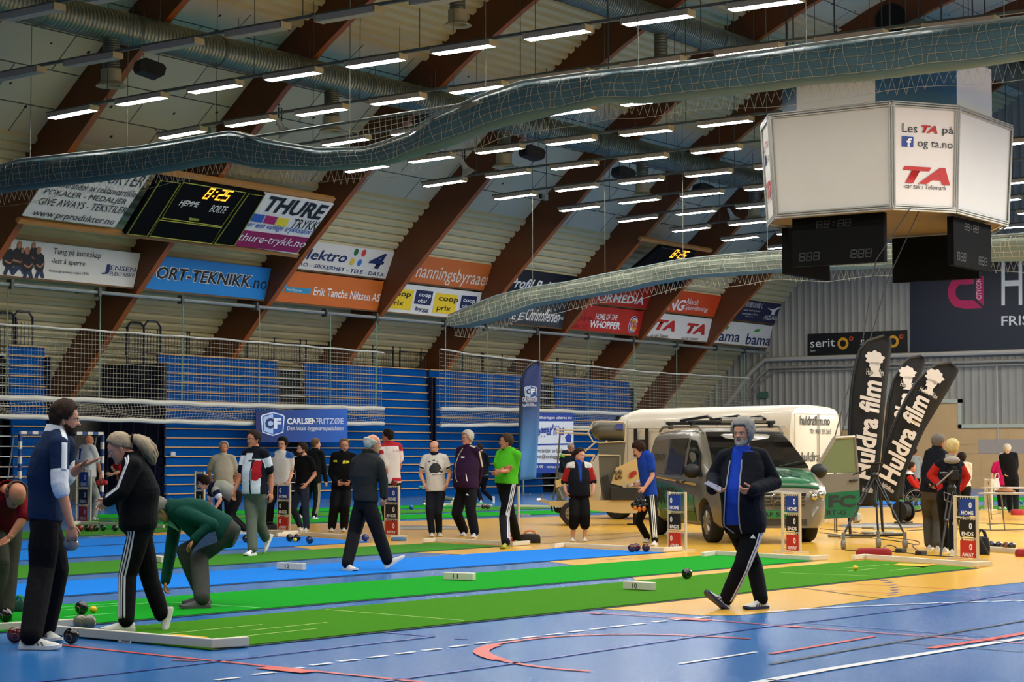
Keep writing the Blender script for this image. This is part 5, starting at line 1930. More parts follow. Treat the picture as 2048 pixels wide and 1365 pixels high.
table('grey folding table at the right edge, farther back', (1962, 1040), (2100, 1043), .75)
p = D(2010, 990, 38.2)
mb = MB()
mb.lathe([(.0, 0), (.19, .0), (.2, .03), (.13, .05), (.10, .09), (.0, .1)], Vector((p.x, p.y, .722)), n=18)
thing('brown_hat', mb, mat('hat_brown', '7a4a22', rough=.8), 'brown hat lying on the table at the right', 'hat', smooth=True)

# ---- bags, cases, drum, cables
def soft_box(name, px, w, dpt, h, c, label, cat, rz=0.0, strap=None, z=0.0):
    g = G(*px)
    root = empty(name, (g.x, g.y, z), label, cat, rz=HEAD - math.pi / 2 + rz)
    rings = []
    for k, (s, zz) in enumerate([(.90, 0), (1.0, .06), (1.03, .4), (.98, .75), (.86, .95), (.6, 1.0)]):
        ring = []
        for j in range(20):
            t = 2 * math.pi * j / 20
            c_, s_ = math.cos(t), math.sin(t)
            rr = (abs(c_) ** 4 + abs(s_) ** 4) ** -.25
            nz = 1 + .05 * noise.noise(Vector((c_ * 2, s_ * 2, k * .7 + px[0])))
            ring.append(Vector((w / 2 * c_ * rr * s * nz, dpt / 2 * s_ * rr * s * nz, h * zz)))
        rings.append(ring)
    mb = MB()
    mb.loft(rings)
    o = mb.build('body', mat('fabric_' + c, c, rough=.8, bump=.4, bscale=12), root, smooth=True)
    o.matrix_parent_inverse = Matrix()
    if strap:
        mb = MB()
        for dy in (-dpt * .25, dpt * .25):
            mb.tube([(-w * .3, dy, h * .9), (-w * .2, dy, h * 1.25), (0, dy, h * 1.38), (w * .2, dy, h * 1.25), (w * .3, dy, h * .9)], .014, 6)
        s = mb.build('strap', mat('fabric_' + strap, strap, rough=.7), root, smooth=True)
        s.matrix_parent_inverse = Matrix()
    return root
soft_box('sports_bag', (1060, 1087), .34, .22, .15, '1b1717', 'black sports bag with orange straps on the yellow floor beside the green polo man', 'bag', strap='d87a3a')
soft_box('sports_bag', (540, 1063), .3, .2, .12, '131214', 'small black bag on the floor left of the score stand in the middle', 'bag', strap='131214')
soft_box('tool_case', (1748, 1112.5), .50, .2, .11, '8a1620', 'flat red case on the floor below the wheeled tripod', 'case')
soft_box('tool_case', (2046, 1114), .2, .2, .11, '8e1a22', 'red case cut off by the right edge', 'case')
soft_box('backpack', (1963, 1110), .22, .22, .26, '15151a', 'black backpack on the floor behind the front right score stand', 'backpack', strap='15151a')
soft_box('green_bucket', (38, 1226), .13, .13, .11, '0c3f34', 'dark green bowl bag at the feet of the man in red', 'bag', strap='157a5c')
soft_box('cloth', (797, 1083), .26, .12, .07, '4a6f96', 'crumpled blue cloth at the foot of the score stand behind the grey-haired man', 'cloth')
soft_box('red_bag', (2035, 1031), .3, .25, .14, '9a1c20', 'far red bag on the floor at the right edge', 'bag')
soft_box('teal_cup', (213, 1052), .3, .12, .1, '14505a', 'teal bag beside the row of bowls at the far left', 'bag')
g = G(1807, 1047)
root = empty('cable_drum', g, 'black cable drum on the floor right of the wheeled tripod', 'cable drum')
ax = (RT * .8 + FL * .6).normalized()
mb = MB()
mb.lathe([(.0, -.13), (.21, -.13), (.22, -.115), (.21, -.1), (.13, -.1), (.13, .1), (.21, .1), (.22, .115), (.21, .13), (.0, .13)], Vector((g.x, g.y, .25)), ax, 22)
mb.build('reel', M_BLK, root, smooth=True)
mb = MB()
for k in range(9):
    mb.tube([Vector((g.x, g.y, .25)) + ax * (-.09 + .022 * k) + (ax.orthogonal().normalized() * math.cos(t) + ax.cross(ax.orthogonal().normalized()) * math.sin(t)) * .15 for t in np.linspace(0, 2 * math.pi, 22)[:-1]], .012, 5, closed=True)
mb.build('wound_cable', mat('cable_dark', '1d1b1a', rough=.6), root)
mb = MB()
mb.box((g.x - .16, g.y - .14, 0), (g.x + .16, g.y + .14, .03))
mb.tube([Vector((g.x, g.y, .02)) - ax * .15, Vector((g.x, g.y, .5)) - ax * .15, Vector((g.x, g.y, .5)) + ax * .15, Vector((g.x, g.y, .02)) + ax * .15], .014, 6)
mb.build('drum_frame', M_BLK, root)
g = G(1713, 1046)
root = empty('work_lamp', g, 'grey work lamp on the floor behind the wheeled tripod', 'lamp')
mb = MB()
mb.box((g.x - .1, g.y - .08, .04), (g.x + .1, g.y + .08, .2))
mb.build('lamp_head', mat('lamp_grey', '9a948c', rough=.4), root, bevel=.02)
mb = MB()
mb.tube([g + Vector((-.12, 0, .12)), g + Vector((-.14, 0, .01)), g + Vector((.14, 0, .01)), g + Vector((.12, 0, .12))], .012, 5)
mb.build('lamp_stand', M_BLK, root)
for x, y, l in [(1802, 1106, 'small black power box on the floor cables right of the red case'), (1842, 1111, 'small black plug block near the blue and white shoe')]:
    g = G(x, y)
    mb = MB()
    mb.box((g.x - .1, g.y - .05, 0), (g.x + .1, g.y + .05, .06))
    thing('power_box', mb, M_BLK, l, 'power box', bevel=.008)
def floor_cable(px, c, label, r=.008):
    mb = MB()
    mb.tube([G(x, y, r) for x, y in smooth_px(px, 5)], r, 5)
    thing('floor_cable', mb, mat('cable_' + c, c, rough=.6), label, 'cable', smooth=True)
floor_cable([(1640, 1058), (1700, 1064), (1760, 1073), (1830, 1082), (1838, 1089), (1825, 1092), (1838, 1104)], '4a1c18', 'dark red cable curving over the floor right of the wheeled tripod')
floor_cable([(1640, 1066), (1690, 1072), (1745, 1077), (1800, 1084), (1830, 1090)], '1a1a1c', 'black cable crossing the floor behind the wheeled tripod')
floor_cable([(1690, 1101), (1740, 1103), (1800, 1105), (1845, 1111), (1880, 1113), (1935, 1116)], '1a1a1c', 'black cable along the floor in front of the red case')
floor_cable([(1760, 1106), (1772, 1092), (1790, 1094), (1800, 1106)], '2a2622', 'looped black cable beside the red case')
floor_cable([(1815, 1062), (1900, 1058), (1990, 1061), (2060, 1059)], '1a1a1c', 'black cable on the floor behind the dark-jacketed pair')
floor_cable([(1825, 1048), (1920, 1046), (2060, 1050)], '4a3a2a', 'thin brown cable on the far floor towards the tables')

# ================================================================== PEOPLE
def g1(x, s):
    return math.exp(-(x / s) ** 2)
HEAD_Z = [0.0, .02, .05, .08, .11, .14, .17, .20, .22, .232]
HEAD_W = [.026, .046, .059, .067, .0715, .0755, .0745, .062, .040, .004]
HEAD_F = [.076, .083, .083, .085, .087, .090, .084, .062, .030, -.006]
HEAD_B = [.030, -.012, -.050, -.078, -.092, -.099, -.096, -.078, -.045, -.012]
def head_pt(a, z, off=0.0, plain=False):
    """a: angle from the front, z above the chin; local x right, y front"""
    w, f, b = interp(z, HEAD_Z, HEAD_W), interp(z, HEAD_Z, HEAD_F), interp(z, HEAD_Z, HEAD_B)
    c, h = (f + b) / 2, (f - b) / 2
    ca, sa = math.cos(a), math.sin(a)
    e = 2.25
    rr = (abs(ca) ** e + abs(sa) ** e) ** (-1 / e)
    x, y = (w + off) * sa * rr, c + (h + off) * ca * rr
    if not plain and ca > .1:
        ax = abs(x)
        y += .026 * g1(x, .011) * g1(z - .089, .011) + .013 * g1(x, .009) * g1(z - .108, .016)
        y += .005 * g1(ax - .012, .008) * g1(z - .086, .008)
        y -= .007 * g1(ax - .032, .014) * g1(z - .116, .010)
        y += .005 * g1(z - .132, .007) * g1(ax - .025, .03)
        y += .007 * g1(x, .021) * g1(z - .056, .007) - .005 * g1(x, .022) * g1(z - .0605, .0025)
        y += .006 * g1(x, .017) * g1(z - .016, .011)
        y += .004 * g1(ax - .045, .016) * g1(z - .088, .018)
    return Vector((x, y, z))
SKIN = {'a': (.74, .52, .42), 'b': (.80, .58, .48), 'c': (.70, .46, .34), 'd': (.80, .60, .50)}
def skin(k):
    return mat('skin_' + k, SKIN[k], rough=.55, vary=.10, vscale=14, spec=.3)
def lips(k):
    c = SKIN[k]
    return mat('lips_' + k, (c[0] * .85, c[1] * .62, c[2] * .62), rough=.5)
def hairmat(c):
    return mat('hair_' + c, c, rough=.75, bump=.5, bscale=60, vary=.35, vscale=50, stretch=(1, 1, .25), spec=.12)

def head_mesh(mb, M, sk, fine):
    nz, na = (40, 44) if fine else (22, 26)
    zs = [.232 * (1 - (1 - t) ** 1.0) for t in np.linspace(0, 1, nz)]
    rings = []
    for z in zs:
        rings.append([M @ head_pt(2 * math.pi * j / na, z) for j in range(na)])
    o = len(mb.f)
    mb.loft(rings, skin(sk))
    lm = mb.mi(lips(sk))
    for i in range(nz - 1):
        for j in range(na):
            z = (zs[i] + zs[i + 1]) / 2
            a = 2 * math.pi * (j + .5) / na
            p = head_pt(a, z)
            if p.y > .06 and abs(p.x) < .025 and .049 < z < .066:
                mb.m[o + i * na + j] = lm
    for s in (-1, 1):
        # ears: a rim and a hollow
        c = Vector((s * .073, -.004, .108))
        R_ = Matrix.Rotation(s * .35, 4, 'Z') @ Matrix.Rotation(-.15, 4, 'X')
        mb.ball(M @ c, (.009, .019, .032), skin(sk), 10, 8, (M.to_3x3() @ R_.to_3x3()))
        mb.ball(M @ (c + Vector((s * .003, -.004, .006))), (.011, .015, .022), skin(sk), 8, 6, (M.to_3x3() @ R_.to_3x3()))
        mb.ball(M @ (c + Vector((s * .001, .003, -.026))), (.007, .009, .010), skin(sk), 8, 6, M.to_3x3())

HAIRLINES = {
    'short': ([0, 30, 50, 66, 80, 100, 130, 180], [.196, .194, .185, .150, .112, .110, .055, .040]),
    'receding': ([0, 18, 38, 52, 68, 82, 100, 130, 180], [.205, .210, .214, .190, .150, .112, .110, .055, .045]),
    'full': ([0, 30, 48, 62, 76, 92, 110, 140, 180], [.186, .185, .180, .150, .088, .092, .075, .030, .015]),
    'long': ([0, 30, 46, 60, 74, 90, 120, 180], [.190, .188, .178, .140, .085, .070, .010, -.01]),
    'bald': ([0, 60, 74, 84, 100, 130, 180], [.30, .30, .14, .105, .10, .055, .045]),
    'back': ([0, 30, 50, 70, 90, 120, 180], [.198, .196, .188, .165, .135, .100, .070]),
}
def hair(parent, M, style, c, vol, name='hair'):
    hl = HAIRLINES[style]
    nz, na = 22, 48
    zs = np.linspace(-.012, .231, nz)
    mb = MB()
    idx = {}
    def vid(i, j):
        k = (i, j % na)
        if k not in idx:
            a = 2 * math.pi * k[1] / na
            da = abs(math.degrees(a if a <= math.pi else a - 2 * math.pi))
            z = zs[i]
            zz = max(0.0, z)
            edge = min(1, max(0, (z - interp(da, *hl)) / .04))
            t = .002 + edge * (.003 + .62 * vol * (.45 + .55 * min(1, max(0, (z - .08) / .12))))
            t += edge * vol * .5 * noise.noise(Vector((math.cos(a) * 4, math.sin(a) * 4, z * 30)) + Vector((len(c), vol * 9, 0)))
            p = head_pt(a, zz, t, True)
            p.z = z + max(0, (z - .17) / .06) * (vol * .9 + .004)
            if z < .02:
                p.y -= .0
            mb.v.append(tuple(M @ p))
            idx[k] = len(mb.v) - 1
        return idx[k]
    for i in range(nz - 1):
        for j in range(na):
            a = 2 * math.pi * (j + .5) / na
            da = abs(math.degrees(a if a <= math.pi else a - 2 * math.pi))
            z = (zs[i] + zs[i + 1]) / 2
            if z < interp(da, *hl):
                continue
            if style == 'bald' and z > interp(da, [70, 90, 120, 180], [.14, .165, .18, .19]):
                continue
            mb.f.append((vid(i, j), vid(i, j + 1), vid(i + 1, j + 1), vid(i + 1, j)))
            mb.m.append(0)
    if style != 'bald':
        top = [vid(nz - 1, j) for j in range(na)]
        mb.f.append(tuple(top))
        mb.m.append(0)
    mb.mats = [hairmat(c)]
    o = mb.build(name, None, parent, smooth=True, fix=False)
    md = o.modifiers.new('thick', 'SOLIDIFY')
    md.thickness = .012
    md.offset = -1
    return o
def beard(parent, M, c, low=0.0, full=True):
    mb = MB()
    na, nz = 44, 14
    zs = np.linspace(-.004, .085, nz)
    ids = {}
    def vid(i, j):
        if (i, j) not in ids:
            a = math.radians(lerp(-98, 98, j / na))
            mb.v.append(tuple(M @ head_pt(a, max(0, zs[i]), .0055 + .002 * noise.noise(Vector((a * 9, zs[i] * 90, 0))))))
            ids[(i, j)] = len(mb.v) - 1
        return ids[(i, j)]
    for i in range(nz - 1):
        for j in range(na):
            a = abs(lerp(-98, 98, (j + .5) / na))
            z = (zs[i] + zs[i + 1]) / 2
            top = interp(a, [0, 15, 22, 35, 60, 85, 98], [.076, .078, .074, .060, .060, .082, .09])
            if not full and a > 30:
                continue
            if z > top or (a < 17 and .048 < z < .066):
                continue
            mb.f.append((vid(i, j), vid(i, j + 1), vid(i + 1, j + 1), vid(i + 1, j)))
            mb.m.append(0)
    mb.mats = [hairmat(c)]
    return mb.build('beard', None, parent, smooth=True, fix=False)
def face_bits(parent, M, brow, glasses, fine, sk):
    for s in (-1, 1):
        mb = MB()
        c = Vector((s * .0315, .0735, .1165))
        mb.ball(M @ c, .0118, mat('eye_white', 'd9d2c9', rough=.3), 10, 8)
        mb.ball(M @ (c + Vector((0, .0068, 0))), .0068, mat('eye_iris', '2a201a', rough=.2), 8, 6)
        mb.build('eye', None, parent, smooth=True)
        mb = MB()
        pts = [head_pt(s * math.asin(min(.98, x / .075)), .133 + .004 * math.sin((x - .014) / .036 * math.pi), .003) for x in np.linspace(.014, .048, 6)]
        mb.tube([M @ p for p in pts], [.0015, .0028, .003, .0028, .002, .001], 5)
        mb.build('eyebrow', hairmat(brow), parent)
    if glasses:
        mb = MB()
        for s in (-1, 1):
            mb.tube([M @ Vector((s * .032 + .022 * math.cos(t), .098 - abs(.022 * math.cos(t) + .01) * .12, .115 + .016 * math.sin(t))) for t in np.linspace(0, 2 * math.pi, 17)[:-1]], .0022, 5, closed=True)
            mb.tube([M @ Vector((s * .054, .092, .118)), M @ Vector((s * .078, .06, .12)), M @ Vector((s * .08, .0, .12))], .002, 5)
        mb.tube([M @ Vector((-.01, .1, .117)), M @ Vector((.01, .1, .117))], .002, 5)
        mb.build('glasses', M_BLK, parent)

def hand(mb, w, tip, pn, thumb, sk, curl=.5, s=1.0, fine=True, spread=.0):
    """palm, four fingers and a thumb; pn: the way the palm faces, thumb: the side the thumb is on"""
    d = (tip - w)
    d.normalize()
    n = (pn - d * pn.dot(d)).normalized()
    l = d.cross(n)
    if l.dot(thumb) < 0:
        l = -l                                     # l points to the thumb side
    m = skin(sk)
    w0 = w - d * .015
    rings = []
    for t, hw, ht in ((-.02, .024, .020), (.0, .026, .019), (.03, .036, .017), (.065, .042, .015), (.092, .041, .012), (.10, .034, .009)):
        rings.append([w0 + d * (t * s) + (l * hw * math.cos(q) + n * ht * math.sin(q)) * s for q in np.linspace(0, 2 * math.pi, 13)[:-1]])
    mb.loft(rings, m)
    k = 8 if fine else 6
    for i, (x, L) in enumerate(((.030, .070), (.010, .080), (-.010, .075), (-.029, .058))):
        p = w0 + (d * (.092 - (.006 if i == 3 else 0)) + l * x) * s
        dirv = (d + l * (x * spread * 12)).normalized()
        pts = [p - dirv * .012, p]
        ang = 0
        cu = curl * (1 + .12 * i)
        for f in (.45, .30, .25):
            ang += cu * (.55 if f == .45 else .75)
            dv = dirv * math.cos(ang) + n * math.sin(ang)
            p = p + dv * (L * f * s)
            pts.append(p)
        r = (.0092 if i < 3 else .0078) * s
        mb.tube(pts, [r, r * 1.05, r, r * .9, r * .65], k, m)
    p = w0 + (d * .028 + l * .026) * s
    pts = [p]
    for f, ou in ((.034, .75), (.032, .45), (.025, .25)):
        dv = (d * .8 + l * ou + n * (.25 + curl * .35)).normalized()
        p = p + dv * f * s
        pts.append(p)
    mb.tube(pts, [.013 * s, .0115 * s, .010 * s, .007 * s], k, m)

def remesh(mb, vox, smooth=4, name='part'):
    me = mb.mesh('temp', weld=False)
    o = temp(me)
    md = o.modifiers.new('r', 'REMESH')
    md.mode = 'VOXEL'
    md.voxel_size = vox
    md.adaptivity = 0
    sm = o.modifiers.new('s', 'SMOOTH')
    sm.factor = .5
    sm.iterations = smooth
    out = evaluated(o)
    drop(o)
    out.name = name
    out.materials.clear()
    out.polygons.foreach_set('use_smooth', [True] * len(out.polygons))
    return out
def link(me, name, parent, mats):
    for m in mats:
        me.materials.append(m)
    o = bpy.data.objects.new(name, me)
    COL.objects.link(o)
    put(o, parent)
    return o
def join_mb(me, mb, base_mats):
    """append the shapes of mb (with its materials) to mesh me"""
    bm = bmesh.new()
    bm.from_mesh(me)
    add = mb.mesh('temp')
    k = len(base_mats)
    for p in add.polygons:
        p.material_index += k
        p.use_smooth = True
    bm.from_mesh(add)
    bm.to_mesh(me)
    bm.free()
    for m in base_mats + mb.mats:
        me.materials.append(m)
    bpy.data.meshes.remove(add)
    return me
def two_bone(a, c, l1, l2, pole):
    v = c - a
    L = v.length
    d = v / L
    if L > (l1 + l2) * .999:
        return a + v * (l1 / (l1 + l2))
    x = (l1 * l1 - l2 * l2 + L * L) / (2 * L)
    h = math.sqrt(max(0, l1 * l1 - x * x))
    p = pole - d * pole.dot(d)
    return a + d * x + p.normalized() * h
def yawdir(y):
    y = math.radians(y)
    return -FL * math.cos(y) + RT * math.sin(y)

SHOE_S = [0, .06, .2, .38, .55, .72, .86, .95, 1.0]
SHOE_W = [.024, .033, .036, .034, .038, .046, .045, .036, .016]
SHOE_H = [.060, .085, .095, .088, .070, .055, .047, .040, .026]
def shoe(parent, heel, toe, up, c, sole, s=1.0, stripes=None, accent=None):
    d = (toe - heel)
    L = d.length
    d = d / L
    u = (up - d * up.dot(d)).normalized()
    l = d.cross(u)
    mb = MB()
    rings = []
    for t, w, h in zip(SHOE_S, SHOE_W, SHOE_H):
        p = heel + d * (L * t)
        rings.append([p + (l * w * math.cos(q) * (1 if math.sin(q) < .4 else .86) + u * (.018 + (h - .018) * max(0, math.sin(q)) ** .8 * 1.0)) * s for q in np.linspace(0, 2 * math.pi, 15)[:-1]])
    mb.loft(rings, mat('shoe_' + c, c, rough=.55, bump=.3, bscale=60))
    if accent:
        am = mat('shoe_' + accent, accent, rough=.5)
        for k in range(3):
            t = .38 + .12 * k
            p = heel + d * (L * t)
            w, h = interp(t, SHOE_S, SHOE_W) * s, interp(t, SHOE_S, SHOE_H) * s
            for sg in (-1, 1):
                mb.tube([p + l * sg * (w + .002) + u * .03, p - d * .02 + l * sg * (w * .8 + .003) + u * h * .8], .005, 5, am)
    o = mb.build('shoe', None, parent, smooth=True)
    sb = MB()
    rings = []
    for t, w in zip(SHOE_S, SHOE_W):
        p = heel + d * (L * t + (.004 if t > .5 else -.004))
        ww = (w + .004) * s
        lift = .018 * max(0, (t - .8) / .2) ** 2
        rings.append([p + l * ww + u * lift, p - l * ww + u * lift, p - l * ww + u * (.026 * s + lift * .6), p + l * ww + u * (.026 * s + lift * .6)])
    sb.loft(rings)
    sb.build('sole', mat('sole_' + sole, sole, rough=.6), o)
    return o

def person(label, feet, P, N, H, yaw=0, syaw=None, hyaw=None, hpitch=0, hroll=0, arms=None, st=1.75, sk='a', hr=('short', '3a2c22', .012), bd=None, gl=False,
           shirt='222222', zone=None, sl=2, trousers='111114', legw=1.0, hem=.0, belly=.0, girth=1.0, tzone=None, shoes=('d8d6d0', 'e6e4de', None), stripes=None, jacket=None,
           collar=None, knees=(None, None), C=None, J=None, group='players and spectators', tlen=1.0, seat=False, SH=None, curl=(.45, .45), palm=(None, None), thumb=(None, None), neckline=.0, cuff=None, shw=1.0):
    """feet: two entries, ('g', heel px, toe px) planted or ('a', heel (px,py,off), toe (px,py,off)) lifted; the other joints (px, py, depth offset); 1 = left in the picture"""
    s = st / 1.75
    if syaw is None: syaw = yaw
    if hyaw is None: hyaw = syaw
    gp = [G(*f[1]) for f in feet if f[0] == 'g']
    d0 = sum(dist(p) for p in gp) / len(gp)
    Q = lambda j: D(j[0], j[1], d0 + (j[2] if len(j) > 2 else 0))
    base = sum(gp, Vector()) / len(gp)
    root = empty('person', (base.x, base.y, 0), label, 'person', group)
    fine = d0 < 30
    vox = min(.016, max(.0075, d0 * .00042))
    Pp, Np, Hp = Q(P), Q(N), Q(H)
    up = (Np - Pp).normalized()
    def axes(y):
        f = yawdir(y)
        f = (f - up * f.dot(up)).normalized()
        l = f.cross(up)
        if abs(l.dot(RT)) > .04:
            if l.dot(RT) < 0: l = -l
        elif l.dot(FL) < 0: l = -l
        return f, l.normalized()
    fh, lh = axes(yaw)
    fs, ls = axes(syaw)
    Cp = Q(C) if C else lerp(Pp, Np, .5)
    # ---- joints
    S = [Np - up * .055 * s - ls * .175 * s * shw, Np - up * .055 * s + ls * .175 * s * shw]
    if SH:
        S = [Q(SH[k]) if SH[k] else S[k] for k in (0, 1)]
    Jp = [Pp - lh * .088 * s - up * .04, Pp + lh * .088 * s - up * .04]
    if J:
        Jp = [Q(J[0]), Q(J[1])]
    A, heels, toes, ups = [], [], [], []
    for f in feet:
        if f[0] == 'g':
            h_, t_ = G(*f[1], f[3] if len(f) > 3 else .004), G(*f[2], f[3] if len(f) > 3 else .004)
            dv = t_ - h_
            dv.normalize()
            t_ = h_ + dv * .285 * s
            u_ = Z
        else:
            h_, t_ = Q(f[1]), Q(f[2])
            dv = (t_ - h_)
            t_ = h_ + dv.normalized() * .285 * s
            dv.normalize()
            u_ = f[3] if len(f) > 3 else Z
            u_ = (u_ - dv * u_.dot(dv)).normalized()
        heels.append(h_); toes.append(t_); ups.append(u_)
        A.append(h_ + dv * .075 * s + u_ * .085 * s)
    K = []
    for k in (0, 1):
        if knees[k] is not None:
            K.append(Q(knees[k]))
        else:
            K.append(two_bone(Jp[k], A[k], .43 * s, .41 * s, fh + (toes[k] - heels[k]).normalized() * .5))
    E, Wr, Fi = [], [], []
    for k in (0, 1):
        e, w, f = arms[k]
        E.append(Q(e)); Wr.append(Q(w)); Fi.append(Q(f))
    # ---- torso rings along the spine
    spine = [Pp - up * .13 * s, Pp, lerp(Pp, Cp, .55), lerp(Cp, lerp(Pp, Np, .5), .0), lerp(Cp, Np, .55), Np - up * .03 * s, Np + up * .035 * s]
    hwid = [.135, .168 * girth, .152 * girth, .166 * girth, .178, .135, .062]
    hdep = [.09, .118 * girth, .108 * girth, .118 * girth, .115, .085, .062]
    bel = [0, belly * .55, belly, belly * .8, belly * .15, 0, 0]
    yws = [yaw, yaw, lerp(yaw, syaw, .3), lerp(yaw, syaw, .6), syaw, syaw, syaw]
    def torso(mb, add, lo=0, hi=7, grow=0.0, scale=1.0):
        rings = []
        n = 24
        # finer interpolation
        T_ = np.linspace(lo, hi - 1, int((hi - lo) * 3))
        for t in T_:
            i = min(int(t), 5)
            u = t - i
            p = lerp(spine[i], spine[i + 1], u)
            w = (lerp(hwid[i], hwid[i + 1], u) * scale) * s + add
            dp = (lerp(hdep[i], hdep[i + 1], u) * scale) * s + add
            f, l = axes(lerp(yws[i], yws[i + 1], u))
            b = lerp(bel[i], bel[i + 1], u) * s
            ring = []
            for q in np.linspace(0, 2 * math.pi, n + 1)[:-1]:
                cq, sq = math.cos(q), math.sin(q)
                rr = (abs(cq) ** 2.4 + abs(sq) ** 2.4) ** (-1 / 2.4)
                ring.append(p + l * (w * cq * rr) + f * ((dp + (b if sq > 0 else 0)) * sq * rr))
            rings.append(ring)
        mb.loft(rings)
    def limb(mb, pts, rs, n=14):
        # resample for roundness at the joint
        P2, R2 = [], []
        for i in range(len(pts) - 1):
            for u in np.linspace(0, 1, 6, endpoint=False):
                P2.append(lerp(pts[i], pts[i + 1], u)); R2.append(lerp(rs[i], rs[i + 1], u))
        P2.append(pts[-1]); R2.append(rs[-1])
        mb.tube(P2, R2, n)
        for p, r in zip(pts, rs):
            mb.ball(p, r, n=12, k=8)
    # head frame
    hf = yawdir(hyaw)
    hp = math.radians(hpitch)
    hfw = hf * math.cos(hp) - Z * math.sin(hp)
    hup = Z * math.cos(hp) + hf * math.sin(hp)
    hrt = hfw.cross(hup)
    if hroll:
        q = math.radians(hroll)
        hup, hrt = hup * math.cos(q) + hrt * math.sin(q), hrt * math.cos(q) - hup * math.sin(q)
    HM = Matrix((hrt, hfw, hup)).transposed().to_4x4()
    hs = 1.02 * (s * .5 + .5)
    HM = HM @ Matrix.Scale(hs, 4)
    HM.translation = Hp - (HM.to_3x3() @ Vector((0, 0, .118)))
    nk_top = HM @ Vector((0, -.022, .055))
    # ---- body
    mb = MB()
    torso(mb, -.012, scale=.92)
    for k in (0, 1):
        limb(mb, [lerp(Np, S[k], .35), S[k], lerp(S[k], E[k], .5), E[k], lerp(E[k], Wr[k], .3), Wr[k]], [.045 * s, .052 * s, .046 * s, .039 * s, .040 * s, .027 * s])
        limb(mb, [Jp[k], lerp(Jp[k], K[k], .5), K[k], lerp(K[k], A[k], .35), A[k], A[k] - ups[k] * .03], [.082 * s, .068 * s, .052 * s, .054 * s, .036 * s, .038 * s])
    limb(mb, [Np - up * .06, Np, lerp(Np, nk_top, .6), nk_top], [.075 * s, .062 * s, .055 * s, .058 * s])
    body = remesh(mb, vox, 3, 'body')
    ex = MB()
    head_mesh(ex, HM, sk, fine)
    for k in (0, 1):
        pn = palm[k] if palm[k] is not None else (ls if k == 0 else -ls)
        th = thumb[k] if thumb[k] is not None else fs
        hand(ex, Wr[k], Fi[k], Vector(pn), Vector(th), sk, curl[k], s * .98, fine)
    join_mb(body, ex, [skin(sk)])
    bo = bpy.data.objects.new('body', body)
    COL.objects.link(bo)
    put(bo, root)
    # ---- clothes
    def info(c):
        # where on the figure a point of cloth lies
        best = None
        v = (c - Pp).dot(up) / max(.01, (Np - Pp).dot(up))
        mid = Pp + (Np - Pp) * min(1.1, max(-.3, v))
        x = (c - mid).dot(ls) / (.17 * s)
        y = (c - mid).dot(fs) / (.12 * s)
        arm, t = None, 0
        for k in (0, 1):
            for j, (a, b) in enumerate(((S[k], E[k]), (E[k], Wr[k]))):
                ab = b - a
                u = min(1, max(0, (c - a).dot(ab) / ab.length_squared))
                dd = (c - (a + ab * u)).length
                if dd < (.085 if j == 0 else .08) * s and (u > .12 or j == 1):
                    if best is None or dd < best:
                        best, arm, t = dd, k, j + u
        inn = abs(x) < .95 and arm is not None and t < .35
        if inn:
            arm = None
        return x, v, y, arm, t
    def paint_zones(me, fn, table):
        for p in me.polygons:
            r = fn(*info(p.center))
            if r is not None:
                p.material_index = table.index(r)
    def sleeve(mb, add, upto, r0=.062, r1=.052, r2=.040):
        for k in (0, 1):
            u = upto[k] if hasattr(upto, '__len__') else upto
            pts, rs = [lerp(Np, S[k], .3) - up * .01, S[k]], [.062 * s + add, r0 * s + add]
            if u <= 1:
                pts += [lerp(S[k], E[k], u)]
                rs += [(.064 if u < .9 else r1) * s + add]
            else:
                pts += [E[k], lerp(E[k], Wr[k], u - 1)]
                rs += [r1 * s + add, lerp(r1, r2, u - 1) * s + add]
            limb(mb, pts, rs)
    def stripes_on(me_obj, path, outv, m, offs, w, nm, t0=0, t1=1, n=36):
        """narrow bands laid on cloth along a limb: path points, outward direction"""
        dg_me = me_obj.data
        bv = BVHTree.FromPolygons([v.co for v in dg_me.vertices], [tuple(p.vertices) for p in dg_me.polygons])
        acc = [0]
        for a, b in zip(path, path[1:]):
            acc.append(acc[-1] + (b - a).length)
        for of in offs:
            mb = MB()
            rows = []
            for u in np.linspace(t0, t1, n):
                L_ = u * acc[-1]
                i = max(0, min(len(path) - 2, int(np.searchsorted(acc, L_)) - 1))
                q = (L_ - acc[i]) / max(1e-6, acc[i + 1] - acc[i])
                c = lerp(path[i], path[i + 1], q)
                tn = (path[i + 1] - path[i]).normalized()
                o_ = (outv - tn * outv.dot(tn)).normalized()
                sd = tn.cross(o_)
                row = []
                for dx in (-w / 2, 0, w / 2):
                    st_ = c + o_ * .3 + sd * (of + dx)
                    hit = bv.ray_cast(st_, -o_)
                    if hit[0] is None or (hit[0] - c).length > .25:
                        hit = bv.find_nearest(c + o_ * .09 + sd * (of + dx))
                    row.append(hit[0] + hit[1] * .0035)
                rows.append(row)
            mb.loft(rows, cap=False, closed=False)
            ob = mb.build(nm, m, me_obj, smooth=True, fix=False)
            md = ob.modifiers.new('thick', 'SOLIDIFY')
            md.thickness = .003
            md.offset = 0
    # trousers
    mb = MB()
    torso(mb, .004, 0, 3 if hem <= 0 else 2)
    for k in (0, 1):
        q = legw
        if tlen >= .95:
            pts = [Jp[k], lerp(Jp[k], K[k], .5), K[k], lerp(K[k], A[k], .45), lerp(K[k], A[k], .98)]
            rs = [.098 * s, .086 * s * q, .072 * s * q, .070 * s * q, .062 * s * q]
        else:
            pts = [Jp[k], lerp(Jp[k], K[k], .5), K[k], lerp(K[k], A[k], max(.05, (tlen - .5) * 2))]
            rs = [.098 * s, .09 * s * q, .082 * s * q, .08 * s * q]
        limb(mb, pts, rs)
    tr = remesh(mb, vox, 3, 'trousers')
